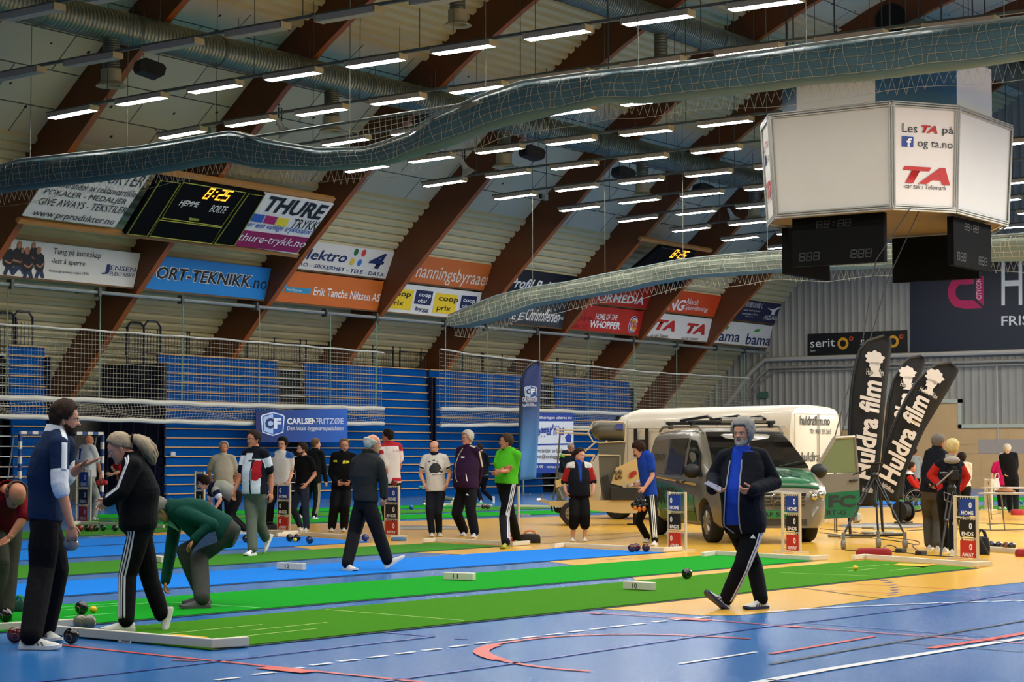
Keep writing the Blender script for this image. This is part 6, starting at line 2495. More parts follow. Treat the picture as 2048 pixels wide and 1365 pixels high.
    to = link(tr, 'trousers', root, [cloth(trousers)])
    if stripes:
        which, outv, c = stripes[:3]
        for k in which:
            path = [Jp[k] + up * .06, lerp(Jp[k], K[k], .5), K[k], lerp(K[k], A[k], .5), lerp(K[k], A[k], .97)]
            stripes_on(to, path, outv, ink(c), (-.026, 0, .026), .014, 'side_stripe')
    # shirt or jacket
    mb = MB()
    add = .010
    lo = 1 - hem
    torso(mb, add + .004, lo, 6.6)
    sleeve(mb, add, sl)
    sh = remesh(mb, vox, 3, 'shirt')
    cols = [shirt]
    if zone:
        cols += [c for c in zone[1] if c not in cols]
    so = link(sh, 'shirt', root, [cloth(c) for c in cols])
    if zone:
        paint_zones(sh, zone[0], cols)
    if collar:
        mb = MB()
        cn = Np + up * .035 * s
        fr = []
        for q in np.linspace(0, 2 * math.pi, 21)[:-1]:
            fr.append((ls * math.cos(q) * .066 + fs * (math.sin(q) * .066)) * s)
        rings = [[cn - up * .03 + v * 1.22 for v in fr], [cn + up * .02 + v * 1.06 for v in fr], [cn + up * .022 + v * 1.16 for v in fr], [cn - up * .035 + v * 1.36 - fs * 0 for v in fr]]
        mb.loft(rings, cap=False)
        mb.build('collar', cloth(collar), so, smooth=True, fix=False)
    if jacket:
        mb = MB()
        torso(mb, add + .018, 1 - jacket.get('hem', .5), 6.4)
        sleeve(mb, add + .002, jacket.get('sl', 2), .064, .054, .042)
        jm = remesh(mb, vox, 3, 'jacket')
        bm = bmesh.new()
        bm.from_mesh(jm)
        op = jacket['open']
        kill = []
        for f in bm.faces:
            x, v, y, arm, t = info(f.calc_center_median())
            if arm is None and y > .1 and f.normal.dot(fs) > .0:
                a_, b_ = op(v)
                if a_ < x < b_:
                    kill.append(f)
        bmesh.ops.delete(bm, geom=kill, context='FACES')
        bm.to_mesh(jm)
        bm.free()
        jo = link(jm, 'jacket', root, [cloth(jacket['c'])])
        md = jo.modifiers.new('thick', 'SOLIDIFY')
        md.thickness = .010
        md.offset = 0
        if jacket.get('edge'):
            # the zip edge along both sides of the opening
            bv = BVHTree.FromPolygons([v.co for v in jm.vertices], [tuple(p.vertices) for p in jm.polygons])
            for sd in (0, 1):
                pts = []
                for v in np.linspace(-.3 * jacket.get('hem', .5) * 2, .97, 24):
                    x = op(v)[sd]
                    c = Pp + (Np - Pp) * v + ls * (x * .17 * s) + fs * (.12 + belly) * s
                    h_ = bv.find_nearest(c)
                    if h_[0] is not None:
                        pts.append(h_[0] + fs * .006)
                mbz = MB()
                mbz.tube(pts, .007, 5)
                mbz.build('zip_edge', cloth(jacket['edge']), jo, smooth=True)
    if cuff:
        for k in (0, 1):
            u = (sl[k] if hasattr(sl, '__len__') else sl)
            a, b = (S[k], E[k]) if u <= 1 else (E[k], Wr[k])
            uu = u if u <= 1 else u - 1
            p = lerp(a, b, uu)
            dv = (b - a).normalized()
            r = (.064 if u <= 1 else lerp(.052, .04, uu)) * s + .012
            mb = MB()
            mb.tube([p - dv * .012, p + dv * .012], r, 14)
            mb.build('sleeve_hem', cloth(cuff), so, smooth=True)
    # shoes
    for k in (0, 1):
        shoe(root, heels[k], toes[k], ups[k], shoes[0], shoes[1], s, accent=shoes[2])
    # head
    if hr:
        hair(root, HM, hr[0], hr[1], hr[2])
    if bd:
        beard(root, HM, bd[0], full=bd[1] if len(bd) > 1 else True)
    face_bits(root, HM, hr[1] if hr else '6a5a4a', gl, fine, sk)
    return dict(root=root, Q=Q, P=Pp, N=Np, S=S, E=E, W=Wr, F=Fi, J=Jp, K=K, A=A, up=up, fs=fs, ls=ls, fh=fh, lh=lh, HM=HM, shirt=so, trousers=to, s=s, d0=d0, stripes_on=stripes_on)
def chest_print(p, px_pts, m, name='print', lift=.006, on='shirt'):
    """a flat print traced in the picture and laid on the cloth"""
    ob = p[on]
    me = ob.data
    bv = BVHTree.FromPolygons([v.co for v in me.vertices], [tuple(q.vertices) for q in me.polygons])
    out = []
    c = [sum(q[0] for q in px_pts) / len(px_pts), sum(q[1] for q in px_pts) / len(px_pts)]
    def cast(x, y):
        r = ray(x, y).normalized()
        h = bv.ray_cast(EYEP, r)
        return (h[0] - r * lift) if h[0] is not None else None
    pts = [cast(*q) for q in px_pts]
    pts = [q for q in pts if q is not None]
    cc_ = cast(*c)
    if cc_ is None or len(pts) < 3:
        return
    mb = MB()
    n = len(pts)
    mid = [lerp(cast(*[lerp(c[j], q[j], .5) for j in (0, 1)]) or cc_, cc_, 0) for q in px_pts[:n]]
    mb.add([cc_] + mid + pts, [(0, 1 + i, 1 + (i + 1) % n) for i in range(n)] + [(1 + i, 1 + n + i, 1 + n + (i + 1) % n, 1 + (i + 1) % n) for i in range(n)])
    mb.build(name, m, ob, fix=False)
def held_bowl(p, c, col, r, label):
    root = empty('bowl', c, label, 'bowl', 'bowls')
    mb = MB()
    mb.ball(c, (r, r, r * .93), n=22, k=14)
    mb.build('shell', mat('bowl_' + col, col, rough=.2, coat=.4), root, smooth=True)
    return root

WHT = 'd9dde4'
# ---- the tall man and the woman in front
p = person('tall bearded person in navy top and black trousers, left foreground, palm held out', [('g', (80, 1280), (128, 1287)), ('g', (40, 1299), (116, 1299.5))], (92, 1035), (113, 866), (131, 838), 103, 108, 100, 8,
           arms=[((130, 958, .20), (163, 933, .16), (211, 914, .14)), ((119, 968, -.24), (142, 1053, -.24), (147, 1100, -.22))], st=1.86, sk='a', hr=('short', '33251c', .022), bd=('33251c',), shirt='182a48',
           zone=(lambda x, v, y, arm, t: WHT if (arm is not None and t > .66) else None, ['182a48', WHT]), sl=1.18, trousers='0d0d11', legw=1.28, shoes=('d6d6d2', 'e2e2de', '23232a'), collar='dfe2e6', SH=((133, 893, .17), (119, 890, -.17)), C=(90, 950), hem=.12,
           curl=(.08, .85), palm=(Z - RT * .3, FL * .9 - RT * .45), thumb=(-FL - RT * .2, RT + FL * -.3), knees=((112, 1140, .12), (84, 1140, -.1)), shw=1.0)
p['stripes_on'](p['shirt'], [p['N'] - p['up'] * .01, lerp(p['N'], p['S'][1], .7), p['S'][1], lerp(p['S'][1], p['E'][1], .7)], RT * .55 - FL * .55 + Z * .35, ink('d9dde4'), (0,), .045, 'shoulder_band')
held_bowl(p, D(142, 1089, p['d0'] - .165), '6d7078', .06, 'grey bowl held low in the hand of the tall person in navy')
p = person('blonde person with a ponytail in a black tracksuit with white stripes, left foreground', [('a', (347, 1217, .10), (336, 1261, .05), -RT + Z * .3), ('g', (270, 1263), (207, 1264), .014)], (279, 1050), (266, 917), (239, 897), -78, -75, -78, 26,
           arms=[((240, 985, .18), (214, 1000, .08), (207, 1009, .06)), ((246, 984, -.25), (216, 1003, -.20), (205, 1014, -.17))], st=1.66, sk='b', hr=('back', 'a3937c', .012), shirt='0e0f12', sl=2, trousers='0c0c10', legw=1.1, girth=1.22, belly=.04,
           shoes=('d4d2cc', 'dad8d2', None), collar='0e0f12', SH=((268, 935, .16), (268, 933, -.19)), C=(284, 985), hem=.35, knees=((300, 1160, .1), (255, 1152, -.06)), stripes=((1,), -FL * .85 - RT * .4, 'c9cbcf'))
p['stripes_on'](p['shirt'], [p['N'] - p['up'] * .02, p['S'][1], p['E'][1], p['W'][1]], -RT * .6 - FL * .45 + Z * .5, ink('d9dde4'), (-.013, .013), .016, 'sleeve_band', .02, .97)
mb = MB()
pts = [D(x, y, p['d0'] + o) for x, y, o in [(262, 876, 0), (272, 878, 0), (287, 888, 0), (297, 901, 0), (303, 914, .01), (306, 925, .01)]]
mb.tube(pts, [.025, .042, .055, .05, .036, .008], 14)
for k in range(26):
    a = rnd() * 6.28
    mb.tube([q + (RT * math.cos(a) + Z * math.sin(a) + FL * math.sin(a * 3) * .6) * (.05 * math.sin(i / 5 * 2.6) + .005) + Vector((rnd(), rnd(), rnd())) * .012 for i, q in enumerate(pts)], [.007, .010, .010, .009, .006, .002], 5)
mb.build('ponytail', hairmat('a3937c'), p['root'], smooth=True)
mb = MB()
q = D(265, 877, p['d0'])
mb.tube([q + (Z * math.cos(t) + FL * math.sin(t)) * .033 for t in np.linspace(0, 6.28, 13)[:-1]], .008, 6, closed=True)
mb.build('hair_tie', cloth('1a1512'), p['root'])
p = person('elderly person in green sweater bending down with a hand on one knee', [('g', (420, 1208), (365, 1210.5), .014), ('g', (420, 1217), (360, 1218.5), .014)], (449, 1064), (344, 1016), (320, 1021), -80, -82, -84, 58,
           arms=[((343, 1094, .2), (331, 1162, .18), (329, 1182, .18)), ((424, 1050, -.28), (390, 1079, -.28), (371, 1100, -.26))], st=1.74, sk='c', hr=('short', '77736c', .008), shirt='0f4036', sl=2, trousers='3b3d38', legw=1.22, girth=1.12, belly=.10,
           shoes=('3a3c3c', '4b4c4a', None), collar='0f4036', SH=((352, 1036, .17), (372, 1028, -.17)), C=(398, 1030), hem=.2, knees=((371, 1104, .1), (398, 1112, -.1)), curl=(.8, .5), palm=(RT, RT * .3 - Z))
mb = MB()
d_ = p['d0'] - .34
mb.slab([D(x, y, d_) for x, y in [(386, 1100), (384, 1110), (395, 1100), (415, 1092), (434, 1085), (431, 1064), (418, 1066), (402, 1080)]], -FL, .012)
t_ = tag(mb.build('cloth', mat('cloth_blue', '3d4f78', rough=.95, bump=.5, bscale=20)), 'blue cloth hanging from the pocket of the bending elderly person in green', 'cloth')
mb = MB()
mb.slab([D(x, y, p['d0'] + .02) for x, y in [(333, 1042), (336, 1051), (362, 1066), (346, 1047), (336, 1039)]], -FL, .01)
mb.build('shirt_collar', cloth('9fb5a4'), p['root'])
p = person('bald person in a red shirt bending over, cut off by the left edge', [('g', (-14, 1238), (-18, 1246), .014), ('g', (12, 1238), (14, 1247), .014)], (6, 1040), (14, 982, -.34), (31, 991, -.47), 30, 25, 35, 72,
           arms=[((-40, 1030, -.3), (-30, 1085, -.32), (-26, 1105, -.3)), ((48, 1036, -.42), (20, 1075, -.5), (5, 1085, -.5))], st=1.72, sk='c', hr=('bald', '5a4a40', .005), shirt='6f0f18', sl=.9, trousers='37382f', legw=1.15, shoes=('5a4634', '3a2e24', None), collar='6f0f18', SH=((-14, 995, -.25), (42, 1000, -.3)), C=(4, 1000, -.12), belly=.05)
# ---- middle row, left to right
p = person('bald person in white and blue shirt standing by the goal behind the tall stand', [('g', (161, 1041.5), (176, 1040)), ('g', (187, 1041.5), (200, 1039.5))], (174, 955), (175, 892), (178, 882), 140, 140, 120, 0,
           arms=[((156, 930, .1), (160, 952, -.1), (166, 958, -.1)), ((197, 930), (201, 950), (201, 958))], st=1.86, sk='c', hr=None, shirt='c9cbd0', zone=(lambda x, v, y, arm, t: '223f8f' if arm is None and ((x < -.35 and .55 < v < .9) or (v < .42 and abs(x) < .5)) else None, ['c9cbd0', '223f8f']), sl=.7, trousers='9b9d9a', shoes=('c9c9c9', 'b9b9b5', '33383c'), belly=.05, girth=1.1)
mb = MB()
for k in range(3):
    c = D(197 + 7 * k, 968 - k, p['d0'] - .1)
    mb.ball(c, .055, n=14, k=10)
mb.tube([D(193, 963, p['d0'] - .1), D(204, 960, p['d0'] - .1), D(214, 962, p['d0'] - .1)], .012, 5)
thing('bowl_carrier', mb, mat('carrier_red', 'b3201f', rough=.5), 'red bowl carrier held by the bald person beside the goal', 'carrier', smooth=True)
person('person in red, mostly hidden behind the blonde person in the black tracksuit', [('g', (246, 1046), (236, 1047)), ('g', (256, 1047), (246, 1048))], (252, 968), (242, 921), (240, 908), -70, -70, -80, 20,
       arms=[((224, 935, .1), (236, 953, .1), (240, 960, .1)), ((236, 945, -.2), (222, 950, -.25), (216, 948, -.25))], st=1.6, sk='b', hr=('short', '3a2a20', .01), shirt='93151f', sl=.5, trousers='16161a', shoes=('c9c9c9', 'c9c9c9', None), SH=((238, 930, .1), (242, 930, -.15)))
person('person in a beige polo with grey hair standing behind the bending players', [('g', (438, 1059), (435, 1063)), ('g', (456, 1059), (459, 1063))], (447, 972), (446.5, 912), (447.5, 896), 5, 5, 8, 8,
       arms=[((418, 944, .12), (424, 964, .16), (430, 968, .16)), ((475, 950, .1), (466, 966, .18), (460, 970, .18))], st=1.70, sk='c', hr=('receding', '8d8a84', .007), shirt='a39d8b', sl=.72, trousers='101013', girth=1.15, belly=.1, shoes=('1a1a1c', '1a1a1c', None), collar='a39d8b')
person('dark-haired person bending forward in a beige and navy polo behind the green sweater', [('g', (497, 1066), (472, 1066.5)), ('g', (496, 1069.5), (470, 1070))], (470, 993), (418, 975), (407, 966), -80, -80, -75, 25,
       arms=[((420, 1002, .2), (424, 1016, .15), (430, 1022, .15)), ((441, 1000, -.25), (430, 1018, -.3), (426, 1026, -.3))], st=1.7, sk='b', hr=('full', '1c120e', .022), shirt='9a9a8c', zone=(lambda x, v, y, arm, t: ('c9cdd6' if t > .52 else '141c34') if arm is not None else ('141c34' if v > .82 else None), ['9a9a8c', '141c34', 'c9cdd6']), sl=.6, trousers='0f0f12',
       shoes=('a7a7a2', 'c9c9c4', None), SH=((424, 982, .17), (430, 982, -.18)), C=(446, 977), knees=((462, 1032, .1), (458, 1036, -.1)), girth=1.08)
POLO = ['c6cdd6', '0f121c', 'a01c26']
def polo_zone(x, v, y, arm, t):
    if arm is not None:
        return '0f121c' if t > .50 or (arm == 1 and t < .1) else None
    if v > .93 or (v > .80 and x > .30) or (v > .88 and x < -.5):
        return '0f121c'
    if y > -.3:
        lim = .42 + .25 * (v - .2)
        if v < .78 and .30 < x - .1 * (v - .3) < .42:
            return '0f121c'
        if .30 < v < .76 and .46 < x < 1.05 - (.62 if v < .38 else 0) * (.38 - v) * 4:
            return 'a01c26'
        if x > 1.0 and v < .8:
            return '0f121c'
    return None
p = person('person walking in a white, black and red polo and grey-green jeans', [('g', (510, 1111), (479, 1114), .014), ('a', (547, 1071, .22), (533, 1104, .16), -RT + Z * .5)], (511, 987), (511, 901), (507, 879), -35, -35, -45, 3,
           arms=[((481, 957, .0), (469, 983, -.06), (467, 997, -.08)), ((542, 956, .0), (542, 987, -.03), (543, 1006, -.05))], st=1.79, sk='c', hr=('short', '2a1f19', .01), gl=False, shirt='c6cdd6', zone=(polo_zone, POLO), sl=.66, trousers='525a50', legw=1.12, girth=1.08, belly=.06,
           shoes=('d8d9da', 'dcdcda', '2a3a66'), collar='0f121c', knees=((503, 1044, -.1), (519, 1046, .05)), hem=.1)
chest_print(p, [(497, 921), (510, 920), (510, 923.5), (497, 924)], K_)
p = person('person with glasses in a white polo with blue shoulders, hands low', [('g', (539, 1060), (533, 1064)), ('g', (562, 1060), (560, 1064))], (561, 972), (562.5, 906), (565, 888.5), -8, -8, -18, 5,
           arms=[((545, 943, .05), (553, 968, -.1), (558, 976, -.12)), ((583, 946, .05), (577, 966, -.1), (570, 974, -.14))], st=1.79, sk='d', hr=('full', '14110f', .016), gl=True, shirt='c4c2be', zone=(lambda x, v, y, arm, t: '2a5a9a' if (arm is not None and t < .12) or (arm is None and v > .84 and abs(x) > .62) else None, ['c4c2be', '2a5a9a']), sl=.68, trousers='0f0f12', shoes=('1b1b1e', '1b1b1e', None), collar='c4c2be')
person('person in a black T-shirt and blue jeans, thumb at the pocket, looking left', [('g', (603, 1061.5), (590, 1063.5)), ('g', (615, 1064), (602, 1066))], (605, 973), (609, 914.5), (604, 899), -60, -45, -62, 4,
       arms=[((593, 950, .1), (598, 972, .05), (600, 980, .05)), ((630, 950, -.02), (613, 969, -.18), (604, 979, -.22))], st=1.69, sk='b', hr=('short', '2c2019', .012), bd=('3a2b22',), shirt='0b0b0d', sl=.58, trousers='232c3c', shoes=('cfcac2', 'd6d2ca', None))
person('person seen from behind in a black jacket and black trousers with khaki stripes', [('g', (600, 1037), (607, 1034)), ('g', (627, 1040), (641, 1038))], (627, 967), (630, 901.5), (632, 889), 150, 150, 110, 0,
       arms=[((612, 934, .05), (613, 956, -.05), (615, 964, -.08)), ((648.5, 940, 0), (652, 962, 0), (653, 972, 0))], st=1.79, sk='b', hr=('short', '6a4f38', .01), shirt='0e1014', trousers='0e0e11', stripes=((1,), RT * .7 - FL * .7, 'a1936f'), shoes=('d2d0ca', 'd8d6d0', None), collar='0e1014')
p = person('person with glasses and goatee in a black hoodie with yellow print, hands clasped', [('g', (664, 1063.5), (659, 1068)), ('g', (688, 1063.5), (685, 1068))], (683, 978), (688.5, 907), (688.5, 891.5), 6, 6, 12, 4,
           arms=[((662, 947, .05), (673, 967, -.2), (682, 968, -.26)), ((711, 945, .05), (702, 967, -.2), (694, 969, -.26))], st=1.78, sk='a', hr=('receding', '6b5a4a', .006), gl=True, bd=('7a6a58', False), shirt='0b0b0d', trousers='0c0c0f', legw=1.25, girth=1.08, shoes=('cfccc6', 'd2d0ca', None), collar='0b0b0d')
YP = mat('print_yellow', 'c9c820', rough=.6)
for a in ([(686, 922), (690, 921), (690, 928), (685, 928)], [(691, 922), (698, 922), (699, 926), (692, 928)], [(667, 921), (674, 921), (674, 925), (667, 925)]):
    chest_print(p, a, YP)
p = person('white-haired balding person in a dark grey jacket walking on the blue mat', [('g', (688, 1141), (717, 1143.5), .014), ('a', (772, 1139, -.12), (803, 1120, -.12), Z - RT * .2)], (731, 1001), (737, 908), (746, 888), 125, 130, 108, 5,
           arms=[((708, 955, .1), (716, 985, -.02), (724, 996, -.05)), ((767, 962, -.05), (768, 993, -.05), (766, 1006, -.05))], st=1.71, sk='a', hr=('bald', 'b9b4ac', .014), shirt='25272a', sl=2, trousers='111217', legw=1.2, girth=1.1, shoes=('cfcdc8', 'd6d4ce', None), collar='1a1b1e', knees=((708, 1070, .05), (755, 1062, -.1)), SH=((712, 925, .06), (758, 928, -.06)), C=(728, 952), hem=.12)
p = person('dark-haired person in a white and red shirt seen from behind the grey jacket', [('g', (777, 1066), (779, 1062)), ('g', (790, 1067), (792, 1063))], (783, 968), (779, 889), (775, 873), -150, -150, -105, 0,
           arms=[((774, 939, -.12), (776, 962, -.1), (779, 970, -.08)), ((800, 925, .1), (797, 944, .2), (793, 950, .22))], st=1.84, sk='c', hr=('short', '1c1512', .014), gl=True, shirt='cdc5c0', zone=(lambda x, v, y, arm, t: 'a3222c' if (arm is not None and .05 < t < .30) or (arm is None and (v > .95 or (.05 < v < .14) or (x > .85 and v > .3))) else None, ['cdc5c0', 'a3222c']), sl=.78, trousers='121216', shoes=('c9c9c5', 'c9c9c5', None), collar='a3222c')
text_fit('DLVA', frame(D(784, 905, p['d0'] - .22), RT, Z), .13, .05, ink('b02a34'), .02, 0, p['shirt'])
held_bowl(p, D(788.5, 966, p['d0'] - .16), '5a0f18', .06, 'maroon bowl held behind the back of the person in white and red')
p = person('bald person in a white T-shirt with a black bear print, hands in pockets', [('g', (864, 1074), (861, 1080)), ('g', (877, 1073), (893, 1078))], (871.5, 983), (869.5, 911), (868.5, 895.5), -12, -8, -20, 12,
           arms=[((841, 949, .04), (851, 974, -.05), (857, 984, -.06)), ((900, 948, .04), (893, 973, -.05), (887, 983, -.06))], st=1.71, sk='b', hr=('bald', '3a2d24', .004), shirt='cfcac2', sl=.58, trousers='14161e', legw=.98, belly=.04, shoes=('d0ccc4', 'd2cfc8', 'a0605a'), collar='16161c', cuff='16161c')
chest_print(p, [(859, 935), (866, 927), (874, 926), (879, 930), (883, 937), (886, 943), (884, 947), (872, 947), (860, 946), (858, 941)], ink('19191b'))
for a in ([(855, 925), (860, 922), (861, 925)], [(864, 921), (870, 920), (869, 923)], [(872, 921), (877, 924), (875, 925)], [(864, 950), (888, 950), (888, 950.8), (864, 950.8)]):
    chest_print(p, a, ink('19191b'))
p = person('tall white-haired person in a purple track jacket with hands behind the back', [('g', (929, 1072), (911, 1078)), ('g', (951, 1075.5), (932, 1080))], (934, 975), (936.5, 895), (934.5, 876.5), -38, -38, -50, 0,
           arms=[((916, 935, .2), (932, 962, .38), (944, 966, .36)), ((960, 934, .06), (957, 962, .2), (953, 970, .22))], st=1.87, sk='a', hr=('full', 'b5aea2', .016), gl=True, shirt='2a1430', trousers='0e0d11', legw=1.22, girth=1.18, belly=.15, shoes=('c9c9cf', 'd6d4d0', '39406a'), collar='2a1430', hem=.15)
p['stripes_on'](p['shirt'], [p['N'] - p['up'] * .02, p['S'][1], p['E'][1]], RT * .35 - FL * .8 + Z * .4, ink('c9c0b0'), (0,), .034, 'sleeve_band', .05, .97)
chest_print(p, [(922, 914), (929, 914), (929, 916.5), (922, 916.5)], W_)
chest_print(p, [(930, 990), (934, 988), (938, 991), (935, 992)], W_, on='trousers')
chest_print(p, [(931, 948), (932.6, 948), (935.2, 963), (933.4, 963)], W_)
c_ = [(925, 897), (917, 910), (911, 926), (908.5, 942), (910, 956), (914, 965)]
for (xa, ya), (xb, yb) in zip(c_, c_[1:]):
    chest_print(p, [(xa, ya), (xa + 1.6, ya), (xb + 1.6, yb), (xb, yb)], ink('b9b0a0'))
person('person in a dark jacket striding away between the purple jacket and the green polo', [('g', (962, 1006), (958, 1004)), ('a', (988, 994, -.1), (988, 1010, -.05), -RT * .6 + FL * .5)], (969, 950), (962.5, 904), (958, 896), -115, -115, -85, 0,
       arms=[((976, 930, -.05), (968, 946, -.1), (964, 950, -.1)), ((960, 926, .15), (953, 940, .1), (950, 944, .1))], st=1.78, sk='b', hr=('short', '2a201a', .01), shirt='0d1016', zone=(lambda x, v, y, arm, t: 'c9ccd2' if arm is None and v < -.02 else None, ['0d1016', 'c9ccd2']), hem=.2, trousers='0c0d12', shoes=('c9ccd2', 'c9ccd2', '2a3a66'), SH=((972, 911, -.1), None))
person('crouching bowler mostly hidden behind the person in the white T-shirt, swinging a teal bowl', [('g', (851, 1011), (843, 1012), .014), ('a', (910, 998, .15), (903, 1010, .1), -RT * .7 + Z * .6)], (884, 966), (867, 946, .05), (860, 941, .05), -78, -78, -78, 10,
       arms=[((858, 966, .2), (848, 973, .2), (842, 976, .2)), ((862, 972, -.2), (862, 988, -.2), (860, 994, -.2))], st=1.7, sk='b', hr=('short', '3a2c22', .01), shirt='c9c9c5', sl=.6, trousers='5a645f', shoes=('cfcac0', 'c9a880', None))
held_bowl(None, D(841, 975.5, dist(G(851, 1011)) + .2), '1f9a88', .062, 'teal bowl in the hand of the crouching bowler, left of the white T-shirt')
p = person('person in a bright green polo with folded arms and black striped trousers', [('g', (1036, 1088.5), (1014, 1093)), ('g', (1014, 1097), (986, 1102))], (1014, 968), (1018, 902), (1012, 884), -45, -42, -78, 0,
           arms=[((994, 934, .02), (1008, 941, -.22), (1016, 938, -.2)), ((1028, 941, -.05), (999, 944, -.36), (988, 948, -.34))], st=1.78, sk='c', hr=('short', '3b2c21', .012), shirt='48a81c', sl=.78, trousers='0c0d12', legw=1.12, belly=.07, girth=1.06, shoes=('9a9c1c', '8a8c1a', '3a3c18'), collar='48a81c', stripes=((1,), RT * .5 - FL * .85, 'd2d4da'), palm=(None, RT * .1 + FL), knees=((1022, 1034, .05), (1008, 1036, -.1)))
p = person('smiling person with dark tied-back hair in a navy and red jacket and black capri trousers', [('g', (1145, 1083.5), (1145.5, 1089)), ('g', (1169, 1083.5), (1174, 1088.5))], (1158, 992), (1158, 927), (1159.5, 911.5), 5, 8, 48, 8,
           arms=[((1128, 964, .04), (1132, 985, -.05), (1137, 998, -.06)), ((1187, 963, .04), (1186, 985, -.05), (1182, 996, -.06))], st=1.57, sk='b', hr=('back', '2a1d17', .012), shirt='12141d', zone=(lambda x, v, y, arm, t: ('12141d' if t > .92 else '98211f') if arm is not None and t > .06 else ('1c3f8f' if y > 0 and v > .45 and abs(x) < .08 + .3 * (v - .45) else ('c9c6c0' if v > .86 and abs(x) > .55 else None)), ['12141d', '98211f', '1c3f8f', 'c9c6c0']), sl=1.05, trousers='0b0b0d', tlen=.72, legw=1.15, girth=1.18, belly=.06, shoes=('d2d2ce', 'd8d8d4', None), hem=.1, collar='1c3f8f')
mb = MB()
mb.ball(D(1148, 908, p['d0'] + .1), (.05, .05, .05), n=12, k=8)
mb.build('hair_bun', hairmat('2a1d17'), p['root'], smooth=True)
p = person('dark-haired youth in a blue T-shirt reading a paper and carrying a bowl bag', [('g', (1296, 1085), (1276, 1090)), ('g', (1312, 1091.5), (1291, 1096))], (1299, 992), (1290.5, 908.5), (1278, 899.5), -72, -68, -75, 30,
           arms=[((1287, 950, .2), (1280, 969, .06), (1271, 968, .04)), ((1305, 953, -.16), (1289, 977, -.20), (1281, 985, -.22))], st=1.71, sk='b', hr=('full', '2c1b12', .022), shirt='183c96', sl=.62, trousers='0d0d10', legw=.92, shoes=('d0cdc6', 'd6d3cc', None), stripes=((1,), -FL, 'cfc8b8'), collar='183c96', girth=.95, curl=(.5, .9), hem=.12)
dd = p['d0']
mb = MB()
mb.slab([D(x, y, dd + .04) for x, y in [(1258, 974), (1270, 971), (1283, 961), (1279, 958)]], Z * .6 - FL, .006)
thing('paper_sheet', mb, ink('d6d6d4'), 'white sheet of paper in the hand of the youth in blue', 'paper')
root = empty('bowl_bag', D(1280, 1023, dd - .22), 'black bowl carrier with orange-marked bowls hanging from the hand of the youth', 'bag')
mb = MB()
for x, y in [(1269, 1011), (1280, 1015), (1290, 1012), (1276, 1004), (1286, 1004)]:
    mb.ball(D(x, y, dd - .22), .062, n=16, k=10)
mb.build('carried_bowls', mat('bowl_0d0d12', '0d0d12', rough=.2), root, smooth=True)
mb = MB()
for x, y in [(1270, 1016), (1279, 1019), (1288, 1018)]:
    mb.ball(D(x, y, dd - .262), (.034, .034, .044), n=12, k=8)
mb.build('orange_marks', mat('bowl_orange', 'c9701e', rough=.4), root, smooth=True)
mb = MB()
for x in (1268, 1276, 1284, 1291):
    mb.tube([D(1282, 985, dd - .22), D(lerp(1281, x, .7), 997, dd - .26), D(x, 1014, dd - .29)], .008, 5)
mb.build('straps', M_BLK, root)
person('elderly person in a dark jacket standing behind the trailer lift', [('g', (1116, 1012), (1120, 1014)), ('g', (1128, 1012), (1133, 1014))], (1126, 947), (1136, 904), (1142, 895), 55, 50, 50, 15,
       arms=[((1122, 920, -.1), (1128, 938, -.2), (1134, 942, -.2)), ((1148, 922, .1), (1150, 938, .05), (1150, 944, .05))], st=1.74, sk='c', hr=('receding', '8a867e', .006), gl=True, shirt='14171c', zone=(lambda x, v, y, arm, t: '5ab82a' if arm == 0 and .1 < t < .6 else None, ['14171c', '5ab82a']), trousers='5a5648', shoes=('2a2622', '2a2622', None))
# ---- the man walking in front
p = person('grey-haired bearded person walking in an open navy jacket over a blue polo, holding paper', [('g', (1534, 1217.5), (1489, 1220.5), .004), ('a', (1454, 1225, -.12), (1428, 1203, -.16), Z * .5 + RT * .55 + FL * .3)], (1490, 1046), (1485, 904), (1485, 867), -20, -15, -32, 2,
           arms=[((1427, 955, .05), (1425, 978, -.22), (1441, 984, -.27)), ((1549, 966, .02), (1504, 981, -.32), (1480, 985, -.36))], st=1.78, sk='a', hr=('long', '8f8c86', .030), bd=('a09c96',), shirt='163aa2', sl=.7, trousers='0c0c11', legw=1.06, girth=1.06, belly=.14, shoes=('cfcfd0', '1c2c5c', '22283c'), collar='163aa2', SH=((1450, 916, .02), (1521, 914, .02)), hem=.12,
           knees=((1509, 1134, .12), (1484, 1130, -.16)), stripes=((1,), RT * .85 - FL * .5, 'd2d4da'), jacket=dict(c='11141d', hem=.7, open=lambda v: (-1.02 + .5 * max(0, v), -.12 + .22 * max(0, v)), edge='8f939a'), curl=(.6, .9), palm=(RT * .3 + Z * .8, FL * .5 + Z * .6), C=(1484, 975))
chest_print(p, [(1491, 922), (1496, 922), (1497, 929), (1490, 929)], ink('a0507c'))
chest_print(p, [(1499, 938), (1510, 936), (1512, 948), (1502, 950)], ink('2a2c34'), on='shirt') if False else None
chest_print(p, [(1500, 1077), (1506, 1069), (1512, 1078)], W_, on='trousers', lift=.008)
mb = MB()
dd = p['d0'] - .32
mb.slab([D(1408, 967, dd), D(1416, 962, dd), D(1443, 975, dd), D(1441, 984, dd), D(1432, 980, dd)], Z * .6 - FL, .006)
thing('paper_sheet', mb, ink('c9c9d4'), 'folded white paper in the hand of the walking grey-haired person', 'paper')
